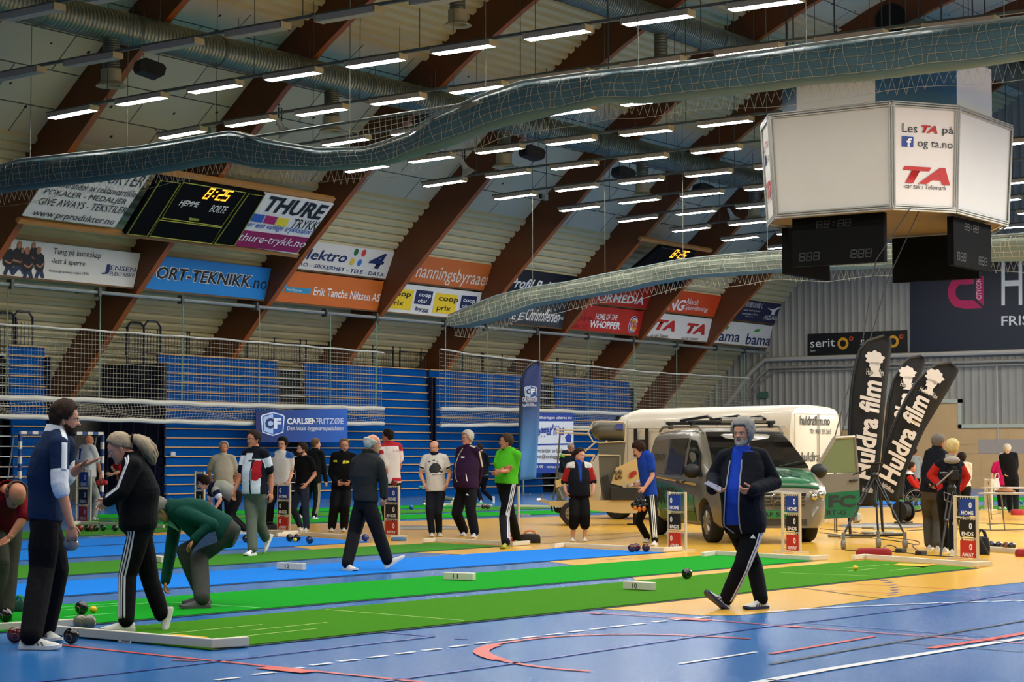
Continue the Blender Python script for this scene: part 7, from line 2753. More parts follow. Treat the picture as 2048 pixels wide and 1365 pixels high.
# ---- right side, farther back
person('person in a turquoise shirt seen from behind between the van and the flags', [('g', (1688, 999), (1689, 996)), ('g', (1696, 1000), (1698, 997))], (1691.5, 948), (1692, 907), (1693.5, 901), 165, 165, 165, 0,
       arms=[((1682, 926, .1), (1681, 943, .1), (1682, 950, .1)), ((1702, 926), (1703, 943), (1702, 950))], st=1.67, sk='c', hr=('short', '2a1d17', .01), shirt='1d82c2', sl=.7, trousers='101013', shoes=('2a2a2c', '2a2a2c', None))
person('person in black mostly hidden behind the open van door, one arm showing', [('g', (1660, 1011), (1662, 1008)), ('g', (1674, 1012), (1676, 1009))], (1667, 954), (1667, 906), (1667, 896), 160, 160, 160, 0,
       arms=[((1656, 928, .1), (1656, 950, .1), (1657, 958, .1)), ((1681, 928), (1684, 950), (1683, 960))], st=1.68, sk='c', hr=('short', '2a1d17', .01), shirt='101013', sl=.75, trousers='101013', shoes=('2a2a2c', '2a2a2c', None))
person('person in grey hooded top standing with the back turned behind the wheelchair', [('g', (1822, 1010), (1823, 1007)), ('g', (1832, 1010), (1834, 1007))], (1828, 958), (1827, 914), (1828, 905), 165, 165, 110, 0,
       arms=[((1814, 934, .1), (1815, 952, .0), (1818, 957, -.05)), ((1843, 935, 0), (1842, 953, .1), (1840, 960, .1))], st=1.61, sk='c', hr=('full', '2a1a14', .014), shirt='8f928f', trousers='14141a', shoes=('2a2a2c', '2a2a2c', None), girth=1.05)
p = person('person with a red and navy jacket sitting in a wheelchair beside the flags', [('g', (1846, 1022), (1856, 1024), .1), ('g', (1848, 1026), (1858, 1028), .1)], (1818, 985), (1820, 946), (1824, 935), 72, 65, 78, 3,
           arms=[((1831, 972, -.2), (1842, 982, -.22), (1845, 990, -.22)), ((1836, 970, .2), (1846, 980, .2), (1850, 986, .2))], st=1.68, sk='c', hr=('short', '2f2219', .01), shirt='12161f', zone=(lambda x, v, y, arm, t: 'b2271f' if arm is not None and t > .05 else ('c9c6c2' if v > .93 else None), ['12161f', 'b2271f', 'c9c6c2']), trousers='121217', shoes=('2a2a2c', '2a2a2c', None), girth=1.1, knees=((1846, 992, -.08), (1848, 992, .1)))
dw = p['d0']
root = empty('wheelchair', p['root'].location, 'black wheelchair with a large spoked wheel beside the cable drum', 'wheelchair')
for off, nm in ((-.30, 'wheel'), (.28, 'wheel')):
    c = D(1832, 1003.5, dw + off)
    c.z = .30
    mb = MB()
    ax_ = (FL * 1 + RT * .12).normalized()
    a_ = (RT - ax_ * RT.dot(ax_)).normalized()
    ringp = lambda r, o=0: [c + (a_ * math.cos(t) + Z * math.sin(t)) * r - ax_ * o for t in np.linspace(0, 6.283, 33)[:-1]]
    mb.tube(ringp(.285), .016, 8, M_BLK, closed=True)
    mb.tube(ringp(.25, .03), .008, 6, mat('push_rim', 'a39a86', rough=.35, metal=.5), closed=True)
    for t in np.linspace(0, 6.283, 13)[:-1]:
        mb.tube([c, c + (a_ * math.cos(t) + Z * math.sin(t)) * .28], .003, 4, M_GALV)
    mb.build(nm, None, root)
mb = MB()
for off in (-.22, .22):
    b = lambda x, y: D(x, y, dw + off)
    mb.tube([b(1806, 958), b(1811, 975), b(1813, 993), b(1840, 993), b(1849, 1000), b(1855, 1022)], .013, 6)
    mb.tube([b(1813, 993), b(1815, 1008), b(1842, 1010)], .012, 6)
mb.build('chair_frame', M_BLK, root)
mb = MB()
mb.slab([D(1809, 965, dw - .2), D(1812, 992, dw - .2), D(1812, 992, dw + .2), D(1809, 965, dw + .2)], -RT, .02)
mb.slab([D(1812, 992, dw - .2), D(1840, 993, dw - .2), D(1840, 993, dw + .2), D(1812, 992, dw + .2)], Z, .03)
mb.build('seat', cloth('15151a'), root)
p = person('large grey-haired person in a dark jacket seen from behind, next to the blond person', [('g', (1859, 1099.5), (1861, 1094)), ('g', (1875, 1101.5), (1879, 1096))], (1867, 984), (1874, 899), (1877.5, 885.5), 165, 165, 120, 0,
           arms=[((1852, 942, .05), (1856, 966, -.12), (1862, 974, -.15)), ((1894, 942, .05), (1890, 964, .25), (1886, 970, .28))], st=1.75, sk='c', hr=('receding', '6a625a', .006), shirt='12151d', sl=2, trousers='46423a', legw=1.28, girth=1.2, shoes=('c2c4c8', 'cfcfcb', '2c4a96'), collar='12151d', hem=.12, SH=((1858, 908, 0), (1890, 912, 0)))
p = person('blond person seen from behind in a navy and red jacket, hands on hips', [('g', (1890, 1105), (1892, 1099)), ('g', (1904, 1110.5), (1909, 1104))], (1897, 992), (1901, 917), (1905, 897), 175, 175, 160, 5,
           arms=[((1861, 951, .06), (1879, 972, -.02), (1885, 976, -.02)), ((1934, 955, .06), (1922, 976, -.0), (1916, 980, -.02))], st=1.67, sk='b', hr=('short', 'c4ae78', .018), shirt='10121a', zone=(lambda x, v, y, arm, t: 'a92420' if arm is not None and t > .08 else None, ['10121a', 'a92420']), trousers='101219', legw=.95, shoes=('cfcdc8', 'd0cec8', None), hem=.1, SH=((1877, 930, 0), (1919, 930, 0)), collar='9a9388')
mb = MB()
mb.ball(p['N'] - FL * .085 - Z * .03, (.12, .07, .06), n=16, k=10, M=Matrix.Rotation(HEAD - math.pi / 2, 3, 'Z'))
mb.build('hood', cloth('9a9388'), p['shirt'], smooth=True)
text_fit('Bowls Norge', frame(D(1880, 948, p['d0'] - .155), RT, Z), .13, .028, W_, .02, 0, p['shirt'])
person('short dark-haired person in a cream shirt half hidden behind the blond person', [('g', (1922, 1040), (1923, 1036)), ('g', (1932, 1041), (1934, 1037))], (1928, 974), (1925, 927), (1923.5, 917), 165, 160, 160, 0,
       arms=[((1915, 948, .05), (1915, 966, 0), (1917, 974, -.02)), ((1940, 948, 0), (1938, 966, .1), (1936, 974, .1))], st=1.5, sk='c', hr=('full', '1c120e', .018), shirt='bdb39a', sl=1.6, trousers='111114', shoes=('2a2a2c', '2a2a2c', None))
p = person('grey-haired person in a pink polo seen from behind at the table', [('g', (2000, 1019), (2001, 1016)), ('g', (2010, 1020), (2012, 1017))], (2004, 971), (2002, 925), (2004.5, 916.5), 170, 170, 165, 0,
           arms=[((1984, 948, .04), (1984, 963, -.04), (1986, 970, -.05)), ((2018, 947, .04), (2017, 960, .18), (2015, 964, .2))], st=1.5, sk='b', hr=('full', '9a9890', .014), shirt='b5164f', sl=.72, trousers='141416', shoes=('c9c9c4', 'c9c9c4', None), girth=1.18, hem=.12)
mb = MB()
dd = p['d0'] - .3
mb.slab([D(x, y, dd) for x, y in [(1985, 960), (1997, 956), (2003, 985), (1990, 988.5)]], -FL, .06)
mb.tube([D(1989, 960, dd), D(1992, 948, dd), D(1997, 947, dd), D(1998, 957, dd)], .012, 5)
thing('tote_bag', mb, cloth('cfccc6'), 'white tote bag on the arm of the person in pink', 'bag')
person('light-haired person in black clothes standing at the right edge behind the person in pink', [('g', (2020, 1026), (2021, 1022)), ('g', (2032, 1027), (2034, 1023))], (2023, 960), (2016, 908), (2014, 899), 165, 165, 175, 0,
       arms=[((2004, 930, .08), (2008, 948, -.05), (2012, 952, -.08)), ((2033, 932, .02), (2030, 950, .15), (2026, 955, .18))], st=1.68, sk='b', hr=('full', 'b3a896', .014), shirt='0f0f12', trousers='0f0f12', shoes=('2a2a2c', '2a2a2c', None), legw=1.15, girth=1.08, hem=.3)

# ================================================================== VEHICLES
M_SILV = mat('van_silver', (0.50, 0.475, 0.42), rough=.3, metal=.35, coat=.4)
M_VGRN = mat('van_green', (0.0, 0.36, 0.20), rough=.3, coat=.4)
M_LGRN = mat('van_light_green', (0.16, 0.40, 0.06), rough=.4)
M_CREAM = mat('lift_cream', (0.74, 0.64, 0.42), rough=.45, vary=.05, vscale=3)
M_VWHT = mat('van_white', (0.80, 0.77, 0.70), rough=.3, coat=.3)
M_GLS = mat('dark_glass', (0.03, 0.035, 0.035), rough=.05, spec=.8)
M_TYRE = mat('tyre', '101010', rough=.8)
M_RIM = mat('rim_alloy', (0.6, 0.57, 0.5), rough=.35, metal=.6)
M_CHR = mat('chrome_bright', (0.7, 0.68, 0.64), rough=.15, metal=.9)
class Frame:
    """x forwards, y to the vehicle's left, z up"""
    def __init__(s, o, fwd):
        s.o = Vector((o.x, o.y, 0))
        s.x = Vector((fwd.x, fwd.y, 0)).normalized()
        s.y = Z.cross(s.x)
    def __call__(s, x, y, z):
        return s.o + s.x * x + s.y * y + Z * z
    def M(s):
        return frame(s.o, s.x, s.y)
def cut_cylinders(o, cyl):
    """cut wheel wells out of a closed body"""
    for c, ax, r, L in cyl:
        mb = MB()
        mb.tube([c - ax * L, c + ax * L], r, 32)
        k = mb.build('temp_cut')
        md = o.modifiers.new('b', 'BOOLEAN')
        md.operation = 'DIFFERENCE'
        md.object = k
        md.solver = 'EXACT'
        me = evaluated(o)
        o.modifiers.clear()
        old = o.data
        o.data = me
        bpy.data.meshes.remove(old)
        drop(k)
def wheel(fr, x, y, r, w, root, spokes=7):
    c = fr(x, y, r)
    s = 1 if y > 0 else -1
    ax = fr.y * s
    mb = MB()
    mb.lathe([(r * .62, -w / 2), (r * .93, -w / 2), (r, -w * .32), (r, w * .32), (r * .93, w / 2), (r * .62, w / 2), (r * .6, 0)], c, ax, 30, M_TYRE)
    t = mb.build('wheel', None, root, smooth=True)
    mb = MB()
    mb.lathe([(0, w * .1), (r * .6, w * .1), (r * .64, w * .48), (r * .58, w * .5), (r * .55, w * .3), (.0, w * .25)], c, ax, 26, M_RIM)
    a = fr.x
    for k in range(spokes):
        q = 2 * math.pi * k / spokes
        d = a * math.cos(q) + Z * math.sin(q)
        mb.tube([c + ax * w * .42, c + ax * w * .44 + d * r * .57], [.05, .03], 6, M_RIM)
    mb.ball(c + ax * w * .4, .06, M_RIM, 10, 6)
    mb.build('rim', None, t, smooth=True)
def section(w, H, top):
    """half cross-section (y, z) from the sill to the roof centre"""
    if top:
        return [(0, .26), (w * .86, .26), (w * .97, .36), (w, .60), (w, .92), (w * .985, 1.06), (w * .93, lerp(1.06, H, .5)), (w * .845, H - .10), (w * .76, H - .02), (w * .4, H + .015), (0, H + .02)]
    return [(0, .26), (w * .86, .26), (w * .97, .36), (w, .60), (w * .99, min(.86, H - .14)), (w * .98, min(.94, H - .10)), (w * .95, H - .07), (w * .88, H - .03), (w * .7, H - .005), (w * .4, H + .01), (0, H + .015)]
def blend(a, b, t):
    return [(lerp(p[0], q[0], t), lerp(p[1], q[1], t)) for p, q in zip(a, b)]
def van_body(fr, stations, m, root, name='body'):
    rings = []
    for x, sec in stations:
        rings.append([fr(x, y, z) for y, z in sec] + [fr(x, -y, z) for y, z in sec[-2:0:-1]])
    mb = MB()
    mb.loft(rings, m)
    return mb.build(name, None, root, smooth=True)
def side_panel(fr, pts, yf, s, m, root, name, t=.012, lift=.006):
    mb = MB()
    P3 = [fr(x, s * (yf(x, z) + lift + .016), z) for x, z in pts]
    mb.slab(P3, fr.y * s, t, m)
    return mb.build(name, None, root)

# ---- silver and green van
A_, B_, C_ = G(1424, 1086), G(1316, 1070), G(1614, 1084)
fwd = (A_ - B_)
fr = Frame((A_ + C_) / 2, fwd)
root = empty('van', fr(-1.5, 0, 0), 'silver and green van with a roof rack and its far front door open', 'van', 'vans parked in the hall')
W = .95
st_ = [(.90, section(.60, .70, False)), (.88, section(.74, .82, False)), (.78, section(.86, .96, False)), (.55, section(.93, 1.06, False)), (.15, section(W, 1.19, False)), (.0, blend(section(W, 1.19, False), section(W, 1.30, True), .7)), (-.35, section(W, 1.52, True)), (-.75, section(W, 1.76, True)), (-1.0, section(W, 1.84, True)), (-1.6, section(W, 1.88, True)), (-2.8, section(W, 1.88, True)), (-3.6, section(W * .985, 1.84, True)), (-3.82, section(W * .95, 1.76, True)), (-3.9, section(W * .9, 1.60, True))]
body = van_body(fr, st_, M_SILV, root)
WB = (A_ - B_).length
cut_cylinders(body, [(fr(x, s * .95, .33), fr.y, .40, .30) for x in (0, -WB) for s in (-1, 1)])
for x in (0, -WB):
    for s in (-1, 1):
        wheel(fr, x, s * .80, .33, .21, root)
def ysid(x, z):
    H = interp(x, [-3.9, -3.6, -2.8, -1.6, -1.0, -.75, -.35, 0], [1.60, 1.84, 1.88, 1.88, 1.84, 1.76, 1.52, 1.35])
    return interp(z, [.26, .36, .6, .92, 1.06, lerp(1.06, H, .5), H - .1], [W * .9, W * .97, W, W, W * .985, W * .93, W * .845]) * (interp(x, [-3.9, -3.6], [.95, .985]) if x < -3.6 else 1)
for s in (-1, 1):
    side_panel(fr, [(-.22, 1.10), (-1.12, 1.10), (-1.12, 1.70), (-.88, 1.68), (-.5, 1.44)], ysid, s, M_GLS, root, 'front_side_window')
    side_panel(fr, [(-1.30, 1.10), (-2.35, 1.10), (-2.35, 1.72), (-1.30, 1.72)], ysid, s, mat('brown_glass', (0.10, 0.085, 0.07), rough=.08, spec=.8), root, 'middle_side_window')
    side_panel(fr, [(-2.5, 1.10), (-3.55, 1.12), (-3.5, 1.68), (-2.5, 1.72)], ysid, s, mat('blank_panel', (0.45, 0.42, 0.36), rough=.35), root, 'rear_side_panel')
    side_panel(fr, [(-.55, .50), (-.62, .74), (-1.3, .86), (-2.4, .95), (-3.78, 1.0), (-3.8, .62), (-3.62, .62), (-3.5, .52), (-2.8, .50), (-2.75, .45)], ysid, s, M_VGRN, root, 'green_livery')
    side_panel(fr, [(-.52, .33), (-.55, .49), (-2.75, .47), (-2.78, .33)], ysid, s, M_LGRN, root, 'light_green_sill', lift=.004)
    for x0 in (-1.2, -2.42):
        side_panel(fr, [(x0, .36), (x0 - .012, .36), (x0 - .012, 1.72), (x0, 1.72)], ysid, s, ink('3b382f'), root, 'door_gap', lift=.009, t=.004)
    for x0 in (-1.06, -1.4):
        mb = MB()
        mb.tube([fr(x0, s * (ysid(x0, 1) + .03), .98), fr(x0 - .16, s * (ysid(x0, 1) + .03), .98)], .022, 6)
        mb.build('door_handle', M_BLK, root)
    mb = MB()
    mb.ball(fr(-.18, s * 1.10, 1.17), (.08, .15, .12), M_BLK, 12, 8, fr.M().to_3x3())
    mb.tube([fr(-.2, s * .9, 1.1), fr(-.18, s * 1.1, 1.12)], .03, 6, M_BLK)
    mb.build('wing_mirror', None, root, smooth=True)
    # rails and feet of the roof rack
    mb = MB()
    mb.tube([fr(x, s * (.70 if x > -1.1 else .72), z) for x, z in [(-.85, 1.80), (-1.1, 1.92), (-3.3, 1.94), (-3.55, 1.86)]], .022, 6)
    mb.build('roof_rail', mat('rail_grey', '8d887e', rough=.4, metal=.4), root)
    o_ = fr(-.98 if s < 0 else -3.4, s * (ysid(-2, .7) + .016), .58)
P_ = Plane(fr(0, -W - .012, 0), fr.x, Z)
text_fit('FORTEC', frame(fr(-3.35, -W - .02, .58), fr.x, Z), 2.0, .3, K_, .03, .1, root)
text_fit('RITZBACH', frame(fr(-3.42, -ysid(-3, 1.3) - .03, 1.34), fr.x, Z + fr.y * .3), .9, .12, K_, .01, 0, root)
side_panel(fr, [(-.4, .92), (-.45, .96), (-2.2, 1.03), (-3.7, 1.08), (-3.7, 1.05), (-2.2, 1.0)], ysid, -1, mat('gold_line', 'c9a445', rough=.4), root, 'gold_stripe', lift=.01)
mb = MB()
for k in range(6):
    a, b = k / 6, (k + 1) / 6
    xa, xb, za, zb = lerp(.10, -.86, a), lerp(.10, -.86, b), lerp(1.235, 1.825, a) + .03 * math.sin(a * 3.1), lerp(1.235, 1.825, b) + .03 * math.sin(b * 3.1)
    wa, wb = lerp(.82, .66, a), lerp(.82, .66, b)
    mb.slab([fr(xa, -wa, za), fr(xa, wa, za), fr(xb, wb, zb), fr(xb, -wb, zb)], (fr.x * .55 + Z * .83), .02)
mb.build('windscreen', M_GLS, root)
mb = MB()
xs = [.83, .7, .5, .3, .13]
mb.loft([[fr(x, y, interp(x, [.15, .55, .78, .88], [1.19, 1.06, .96, .82]) + .026 - .05 * (abs(y) / .8) ** 4) for y in np.linspace(-interp(x, [.15, .8], [.84, .74]), interp(x, [.15, .8], [.84, .74]), 11)] for x in xs], M_VGRN, cap=False, closed=False)
ho = mb.build('bonnet_livery', None, root, smooth=True)
ho.modifiers.new('t', 'SOLIDIFY').thickness = .008
text_fit('FORTEC', frame(fr(.58, -.55, 1.095), fr.y, -fr.x * .93 + Z * .34), 1.1, .26, ink('0c3a26'), .03, .1, root)
FP = Plane(fr(.905, 0, 0), fr.y, Z)
mb = MB()
mb.slab([fr(.90, -.42, .58), fr(.90, .42, .58), fr(.885, .5, .82), fr(.885, -.5, .82)], fr.x, .06, mat('grille_black', '131312', rough=.4))
for z in (.63, .69, .75):
    mb.tube([fr(.91, -.46, z), fr(.91, .46, z)], .012, 6, mat('grille_bar', '3c3a36', rough=.4))
mb.build('grille', None, root)
mb = MB()
c = fr(.935, 0, .71)
mb.tube([c + (fr.y * math.cos(t) + Z * math.sin(t)) * .11 for t in np.linspace(0, 6.283, 29)[:-1]], .012, 6, closed=True)
for k in range(3):
    t = math.pi / 2 + k * 2 * math.pi / 3
    mb.tube([c, c + (fr.y * math.cos(t) + Z * math.sin(t)) * .105], [.018, .006], 6)
mb.build('star_badge', M_CHR, root, smooth=True)
mb = MB()
mb.slab([fr(.925, -.27, .42), fr(.925, .27, .42), fr(.925, .27, .54), fr(.925, -.27, .54)], fr.x, .02, mat('plate_green', '1f7a3c', rough=.4))
pl = mb.build('number_plate', None, root)
text_fit('RF 552', frame(fr(.928, -.22, .445), fr.y, Z), .4, .07, K_, .02, 0, pl)
mb = MB()
mb.slab([fr(.905, -.5, .30), fr(.905, .5, .30), fr(.905, .5, .40), fr(.905, -.5, .40)], fr.x, .03, mat('bumper_dark', '35322b', rough=.6))
mb.build('bumper_grille', None, root)
for s in (-1, 1):
    mb = MB()
    pts = [(.895, .52, .68), (.84, .80, .70), (.70, .90, .82), (.66, .89, .93), (.80, .72, .92), (.885, .54, .84)]
    mb.slab([fr(x, s * y, z) for x, y, z in pts], fr.x * .8 + fr.y * s * .6, .05, mat('headlamp_glass', (0.62, 0.60, 0.55), rough=.08, spec=.8))
    lo_ = mb.build('headlamp', None, root)
    mb = MB()
    for x, y, z in ((.89, .62, .76), (.84, .76, .79)):
        mb.ball(fr(x, s * y, z), .065, M_CHR, 12, 8)
    mb.build('reflector', None, lo_, smooth=True)
mb = MB()
for x in (-1.5, -2.9):
    mb.tube([fr(x, -.78, 2.0), fr(x, .78, 2.0)], .03, 6, M_BLK)
    for s in (-1, 1):
        mb.box((-.06, -.03, -.08), (.06, .03, .03), M_BLK, Matrix.Translation(fr(x, s * .7, 1.98)) @ fr.M().to_3x3().to_4x4())
for y, z in ((-.45, 2.05), (.1, 2.06), (.5, 2.05)):
    mb.tube([fr(-1.2, y, z), fr(-1.6, y + .05, z + .05), fr(-3.1, y, z)], .028, 6, M_BLK)
mb.build('roof_rack', None, root)
mb = MB()
mb.tube([fr(-1.3, -.25, 2.03), fr(-1.3, .55, 2.03)], .05, 10)
mb.build('light_bar', mat('bar_silver', '9a948a', rough=.3, metal=.6), root, smooth=True)
mb = MB()
for s in (-.35, .3):
    mb.tube([fr(.13, s, 1.245), fr(.0, s + .5, 1.34)], .012, 5)
mb.build('wiper', M_BLK, root)
# open door, hinged at the front edge
hg = fr(-.12, .96, 0)
du = (fr.y * .90 - fr.x * .30).normalized()
dn = du.cross(Z)
if dn.dot(-FL) < 0:
    dn = -dn
DP = lambda u, z, l=0: hg + du * u + Z * z + dn * l
mb = MB()
sash = [(.02, 1.10), (.98, 1.14), (1.0, 1.10), (1.0, .55), (.92, .38), (.1, .36), (.0, .5)]
mb.slab([DP(u, z) for u, z in sash], dn, .07, M_SILV)
dr = mb.build('front_door', None, root)
mb = MB()
for a, b in (((.03, 1.10), (.50, 1.72)), ((.50, 1.72), (.92, 1.74)), ((.92, 1.74), (.98, 1.12))):
    mb.tube([DP(*a, -.03), DP(*b, -.03)], .032, 8, M_SILV)
mb.build('window_frame', None, dr)
mb = MB()
mb.slab([DP(u, z, -.02) for u, z in [(.1, 1.13), (.95, 1.14), (.9, 1.71), (.52, 1.70)]], dn, .012, mat('pale_glass', (0.42, 0.46, 0.32), rough=.08, spec=.7))
mb.build('door_glass', None, dr)
mb = MB()
mb.slab([DP(u, z, .005) for u, z in [(.02, .78), (1.0, .84), (1.0, .56), (.92, .39), (.12, .37), (.02, .48)]], dn, .01, M_VGRN)
mb.build('door_livery', None, dr)
text_fit('FC', frame(DP(.34, .56, .012), du, Z), .56, .2, K_, .03, 0, dr)
text_fit('RT-G', frame(DP(.3, .43, .012), du, Z), .4, .08, K_, .01, 0, dr)
mb = MB()
mb.tube([DP(.78, 1.0, .02), DP(.94, 1.01, .02)], .02, 6, M_BLK)
mb.build('door_handle', None, dr)

# ---- the tall white van behind
o_ = EYEP + FL * 41.3 + RT * 5.78
o_.z = 0
fd = (RT * -.74 + FL * .67).normalized()
wf = Frame(o_, fd)               # origin: near rear corner; x to the front; y positive to its left (towards the camera side or away)
sgn = 1 if wf.y.dot(-FL) > 0 else -1
Wd = 2.0
def wsec(w, H, z0=.3):
    c = -sgn * Wd / 2
    return w, H
def wpt(x, v, z):
    """v: 0 on the side towards the camera, 1 on the far side"""
    return wf(x, -sgn * v * Wd, z)
root = empty('van', wpt(3, .5, 0), 'tall white van with huldrafilm.no lettering behind the silver van', 'van', 'vans parked in the hall')
rings = []
for x, H, ins, zb in [(.0, 2.36, .05, .42), (.06, 2.46, .01, .34), (.3, 2.50, .0, .3), (4.3, 2.48, .0, .3), (4.7, 2.36, .01, .3), (5.0, 2.02, .02, .3), (5.4, 1.40, .04, .3), (5.75, 1.20, .08, .3), (5.95, 1.0, .16, .35), (6.0, .7, .22, .4)]:
    hh = H - .02
    bel = min(1.25, hh - .12)
    half = [(.06, zb), (.0, zb + .12), (.0, bel), (.015, lerp(bel, hh, .55)), (.05, hh - .14), (.11, hh - .04), (.22, hh), (.5, hh + .02)]
    ring = [wpt(x, ins + v * (1 - 2 * ins), z) for v, z in half] + [wpt(x, ins + (1 - v) * (1 - 2 * ins), z) for v, z in half[-2::-1]]
    rings.append(ring)
mb = MB()
mb.loft(rings, M_VWHT)
wb = mb.build('body', None, root, smooth=True)
cut_cylinders(wb, [(wpt(x, v, .36), wf.y, .45, .32) for x in (1.25, 4.75) for v in (.0, 1.0)])
wheelf = Frame(wpt(0, .5, 0), fd)
for x in (1.25, 4.75):
    for y in (-.82, .82):
        wheel(wheelf, x, y, .36, .24, root, 6)
nside = (wpt(0, 0, 0) - wpt(0, 1, 0)).normalized()
def wpanel(pts, m, name, lift=.012):
    mb = MB()
    mb.slab([wpt(x, .0, z) + nside * (lift - .03 * max(0, z - 1.5)) for x, z in pts], nside, .012, m)
    return mb.build(name, None, root)
wpanel([(4.45, 1.32), (5.15, 1.32), (4.85, 1.85), (4.45, 1.95)], M_GLS, 'side_window')
for z in (2.02, .75):
    mb = MB()
    mb.tube([wpt(.1, 0, z) + nside * .008, wpt(4.4, 0, z) + nside * .008], .012, 5)
    mb.build('side_moulding', mat('moulding_grey', 'a39c8e', rough=.5), root)
for x in (1.9, 3.3, 4.35):
    mb = MB()
    mb.tube([wpt(x, 0, .5) + nside * .002, wpt(x, 0, 2.2) + nside * -.015], .006, 4)
    mb.build('panel_gap', ink('6a6458'), root)
# lettering reads from the front (left in the picture) to the rear
text_fit('H', frame(wpt(4.15, 0, 1.40) + nside * .02, -fd, Z), .42, .62, K_, .03, 0, root)
mb = MB()
for k in range(6):
    t = k / 5
    mb.slab([wpt(4.78 + .62 * t, v, 2.30 - .9 * t + .03) for v in (.1, .9)] + [wpt(4.78 + .62 * (t - .18), v, 2.30 - .9 * (t - .18) + .03) for v in (.9, .1)], fd * .82 + Z * .57, .02, M_GLS) if k else None
mb.build('windscreen', None, root)
RP = lambda v, z, l=.02: wpt(-l, v, z)
rt_ = (wpt(0, 1, 0) - wpt(0, 0, 0)).normalized()
for a, b in ((.06, .49), (.51, .94)):
    mb = MB()
    mb.tube([RP(a, .5), RP(b, .5), RP(b, 2.3), RP(a, 2.3)], .008, 4, closed=True)
    mb.build('rear_door_outline', ink('8a8374'), root)
text_fit('huldrafilm.no', frame(RP(.16, 2.06), rt_, Z), 1.12, .20, K_, .02, 0, root)
text_fit('Tlf. 908 33 263', frame(RP(.34, 1.88), rt_, Z), .8, .1, K_, .01, 0, root)
text_fit('Huldra film', frame(RP(.1, 1.30), rt_, Z), 1.4, .2, ink('3a352c'), .01, .1, root)
mb = MB()
mb.slab([RP(.02, .34, .04), RP(.98, .34, .04), RP(.98, .52, .04), RP(.02, .52, .04)], -fd, .1, mat('bumper_dark', '35322b'))
mb.build('rear_bumper', None, root)
for v in (.03, .97):
    mb = MB()
    mb.slab([RP(v - .025, .9, .015), RP(v + .025, .9, .015), RP(v + .025, 1.3, .015), RP(v - .025, 1.3, .015)], -fd, .03, mat('tail_lamp', '8a2018', rough=.2))
    mb.build('tail_lamp', None, root)

# ---- trailer lift in front of the white van
dL = 41.0
L_ = lambda x, y, o=0: D(x, y, dL + o)
root = empty('trailer_lift', L_(1190, 1040), 'cream trailer lift with a grey mast and barrel-shaped basket, beside the white van', 'trailer lift')
M_LGRY = mat('lift_grey', (0.34, 0.33, 0.28), rough=.4)
M_LBLK = mat('lift_black', '16140f', rough=.6)
def prism(px, o0, o1, m, name, par=None):
    mb = MB()
    a = [L_(x, y, o0) for x, y in px]
    b = [L_(x, y, o1) for x, y in px]
    mb.loft([a, b], m)
    return mb.build(name, None, par or root)
prism([(1097, 1003), (1215, 1001), (1296, 1001), (1296, 1027), (1240, 1027), (1140, 1018), (1097, 1012)], -.35, .35, M_CREAM, 'chassis')
prism([(1222, 976), (1282, 976), (1300, 982), (1300, 1001), (1222, 1001)], -.4, .4, M_LBLK, 'power_pack')
prism([(1196, 884), (1251, 884), (1244, 960), (1240, 1003), (1206, 1003), (1199, 960)], -.22, .22, M_LGRY, 'mast')
prism([(1222, 968), (1232, 936), (1296, 908), (1302, 930), (1288, 962), (1240, 972)], -.28, -.05, M_CREAM, 'boom_cover')
for a, b in (((1260, 948), (1272, 943)), ((1259, 952), (1274, 947)), ((1259, 956), (1268, 952))):
    mb = MB()
    mb.tube([L_(*a, -.3), L_(*b, -.3)], .022, 5)
    mb.build('red_stripe', mat('stripe_red', '9c2e1e'), root)
for x, y in ((1233, 946), (1241, 944), (1233, 956), (1241, 954)):
    mb = MB()
    mb.ball(L_(x, y, -.285), (.045, .045, .045), n=10, k=6)
    mb.build('boom_hole', mat('hole_brown', '6b5a38'), root, smooth=True)
mb = MB()
pr = [(.02, 0), (.14, .06), (.20, .16), (.205, .40), (.205, .60), (.17, .69), (.02, .72)]
mb.lathe(pr, L_(1182, 862), RT, 24)
mb.build('basket', M_LGRY, root, smooth=True)
prism([(1232, 848), (1246, 849), (1246, 860), (1232, 859)], -.23, -.19, mat('label_blue', '3b4c9a'), 'label')
mb = MB()
for pts in ([(1176, 866), (1186, 845), (1200, 843), (1246, 845), (1251, 850), (1249, 884), (1200, 886), (1186, 884), (1176, 866)], [(1113, 860), (1180, 861), (1180, 868), (1113, 866), (1113, 860)], [(1192, 884), (1160, 912), (1150, 935)], [(1124, 910), (1190, 911)], [(1196, 911), (1240, 912), (1240, 952)], [(1190, 911), (1175, 936)]):
    mb.tube([L_(x, y, -.26) for x, y in pts], .016, 6)
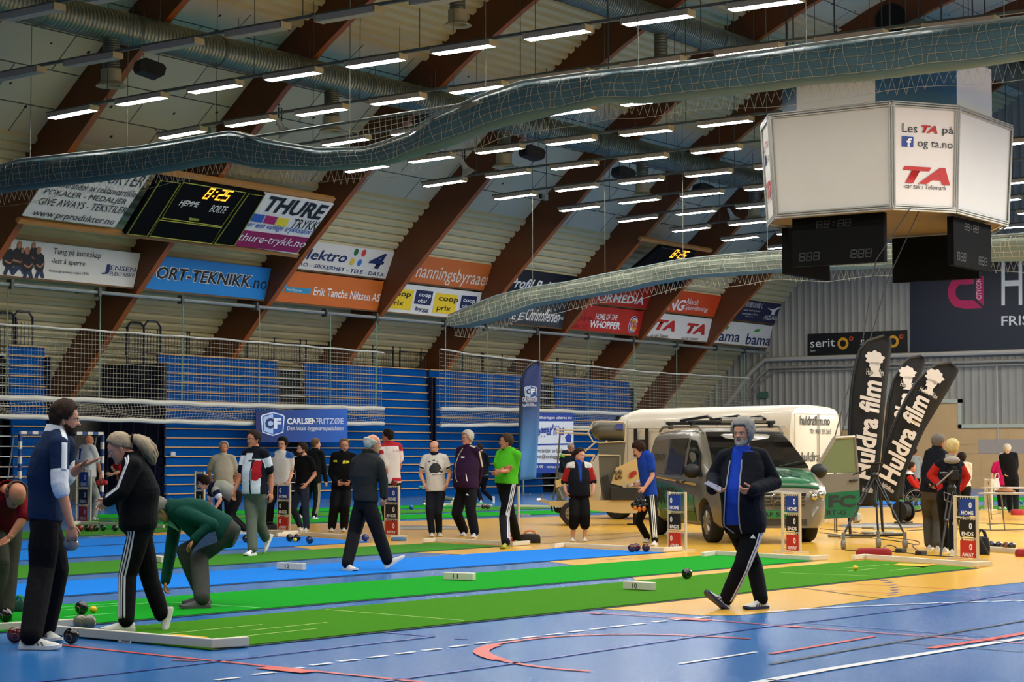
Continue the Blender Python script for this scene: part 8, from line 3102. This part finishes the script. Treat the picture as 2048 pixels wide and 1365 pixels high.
mb.build('guard_rails', mat('rail_cream', (0.72, 0.66, 0.52), rough=.4), root)
mb = MB()
mb.tube([L_(1120, 868), L_(1114, 945), L_(1106, 1000)], .018, 6)
mb.build('stay', M_LGRY, root)
prism([(1110, 962), (1124, 958), (1128, 972), (1112, 976)], -.2, 0, M_CREAM, 'outrigger_pad')
mb = MB()
mb.tube([L_(1113, 972, -.1), L_(1124, 1000, -.1)], .05, 8)
mb.build('outrigger', M_LGRY, root)
prism([(1203, 955), (1216, 950), (1228, 1000), (1210, 1002)], -.3, -.1, M_LBLK, 'cylinder')
mb = MB()
mb.tube([L_(1074, 1001), L_(1082, 1000), L_(1098, 1006)], .035, 8)
mb.tube([L_(1080, 1001), L_(1085, 990)], .02, 6)
mb.build('tow_hitch', M_CHR, root)
mb = MB()
for x in (1101, 1107):
    mb.tube([L_(x, 1010), L_(x + 4, 1024)], .016, 5)
mb.lathe([(0, -.05), (.06, -.05), (.06, .05), (0, .05)], L_(1116, 1021), FL, 12)
mb.build('jockey_wheel', M_LBLK, root)
lf = Frame(Vector((*L_(1144, 1040).xy, 0)), -RT)
for y in (-.55, .5):
    wheel(lf, 0, y, .25, .16, root, 5)
# the base of the chassis is carried by a rear support
mb = MB()
for x in (1270,):
    q = L_(x, 1020, 0)
    mb.tube([q, Vector((q.x, q.y, .02))], .04, 8)
    mb.box((q.x - .12, q.y - .12, 0), (q.x + .12, q.y + .12, .03))
mb.build('support_leg', M_LBLK, root)
# small fittings: white switch plate on the stand, alarm on the end wall
q = onY(346, 908, YB - .01)
mb = MB()
mb.box((q.x - .09, q.y - .02, q.z - .06), (q.x + .09, q.y + .02, q.z + .06))
thing('switch_plate', mb, ink('b8bcc0'), 'small white plate on the blue stand above the bending person in green', 'plate')
q = onX(1527, 790, XE - .12)
mb = MB()
mb.box((q.x - .1, q.y - .22, q.z - .16), (q.x + .06, q.y + .22, q.z + .14))
thing('wall_lamp', mb, mat('lamp_green', '4a6a58', rough=.4), 'small greenish lamp on the grey end wall above the white van', 'lamp')
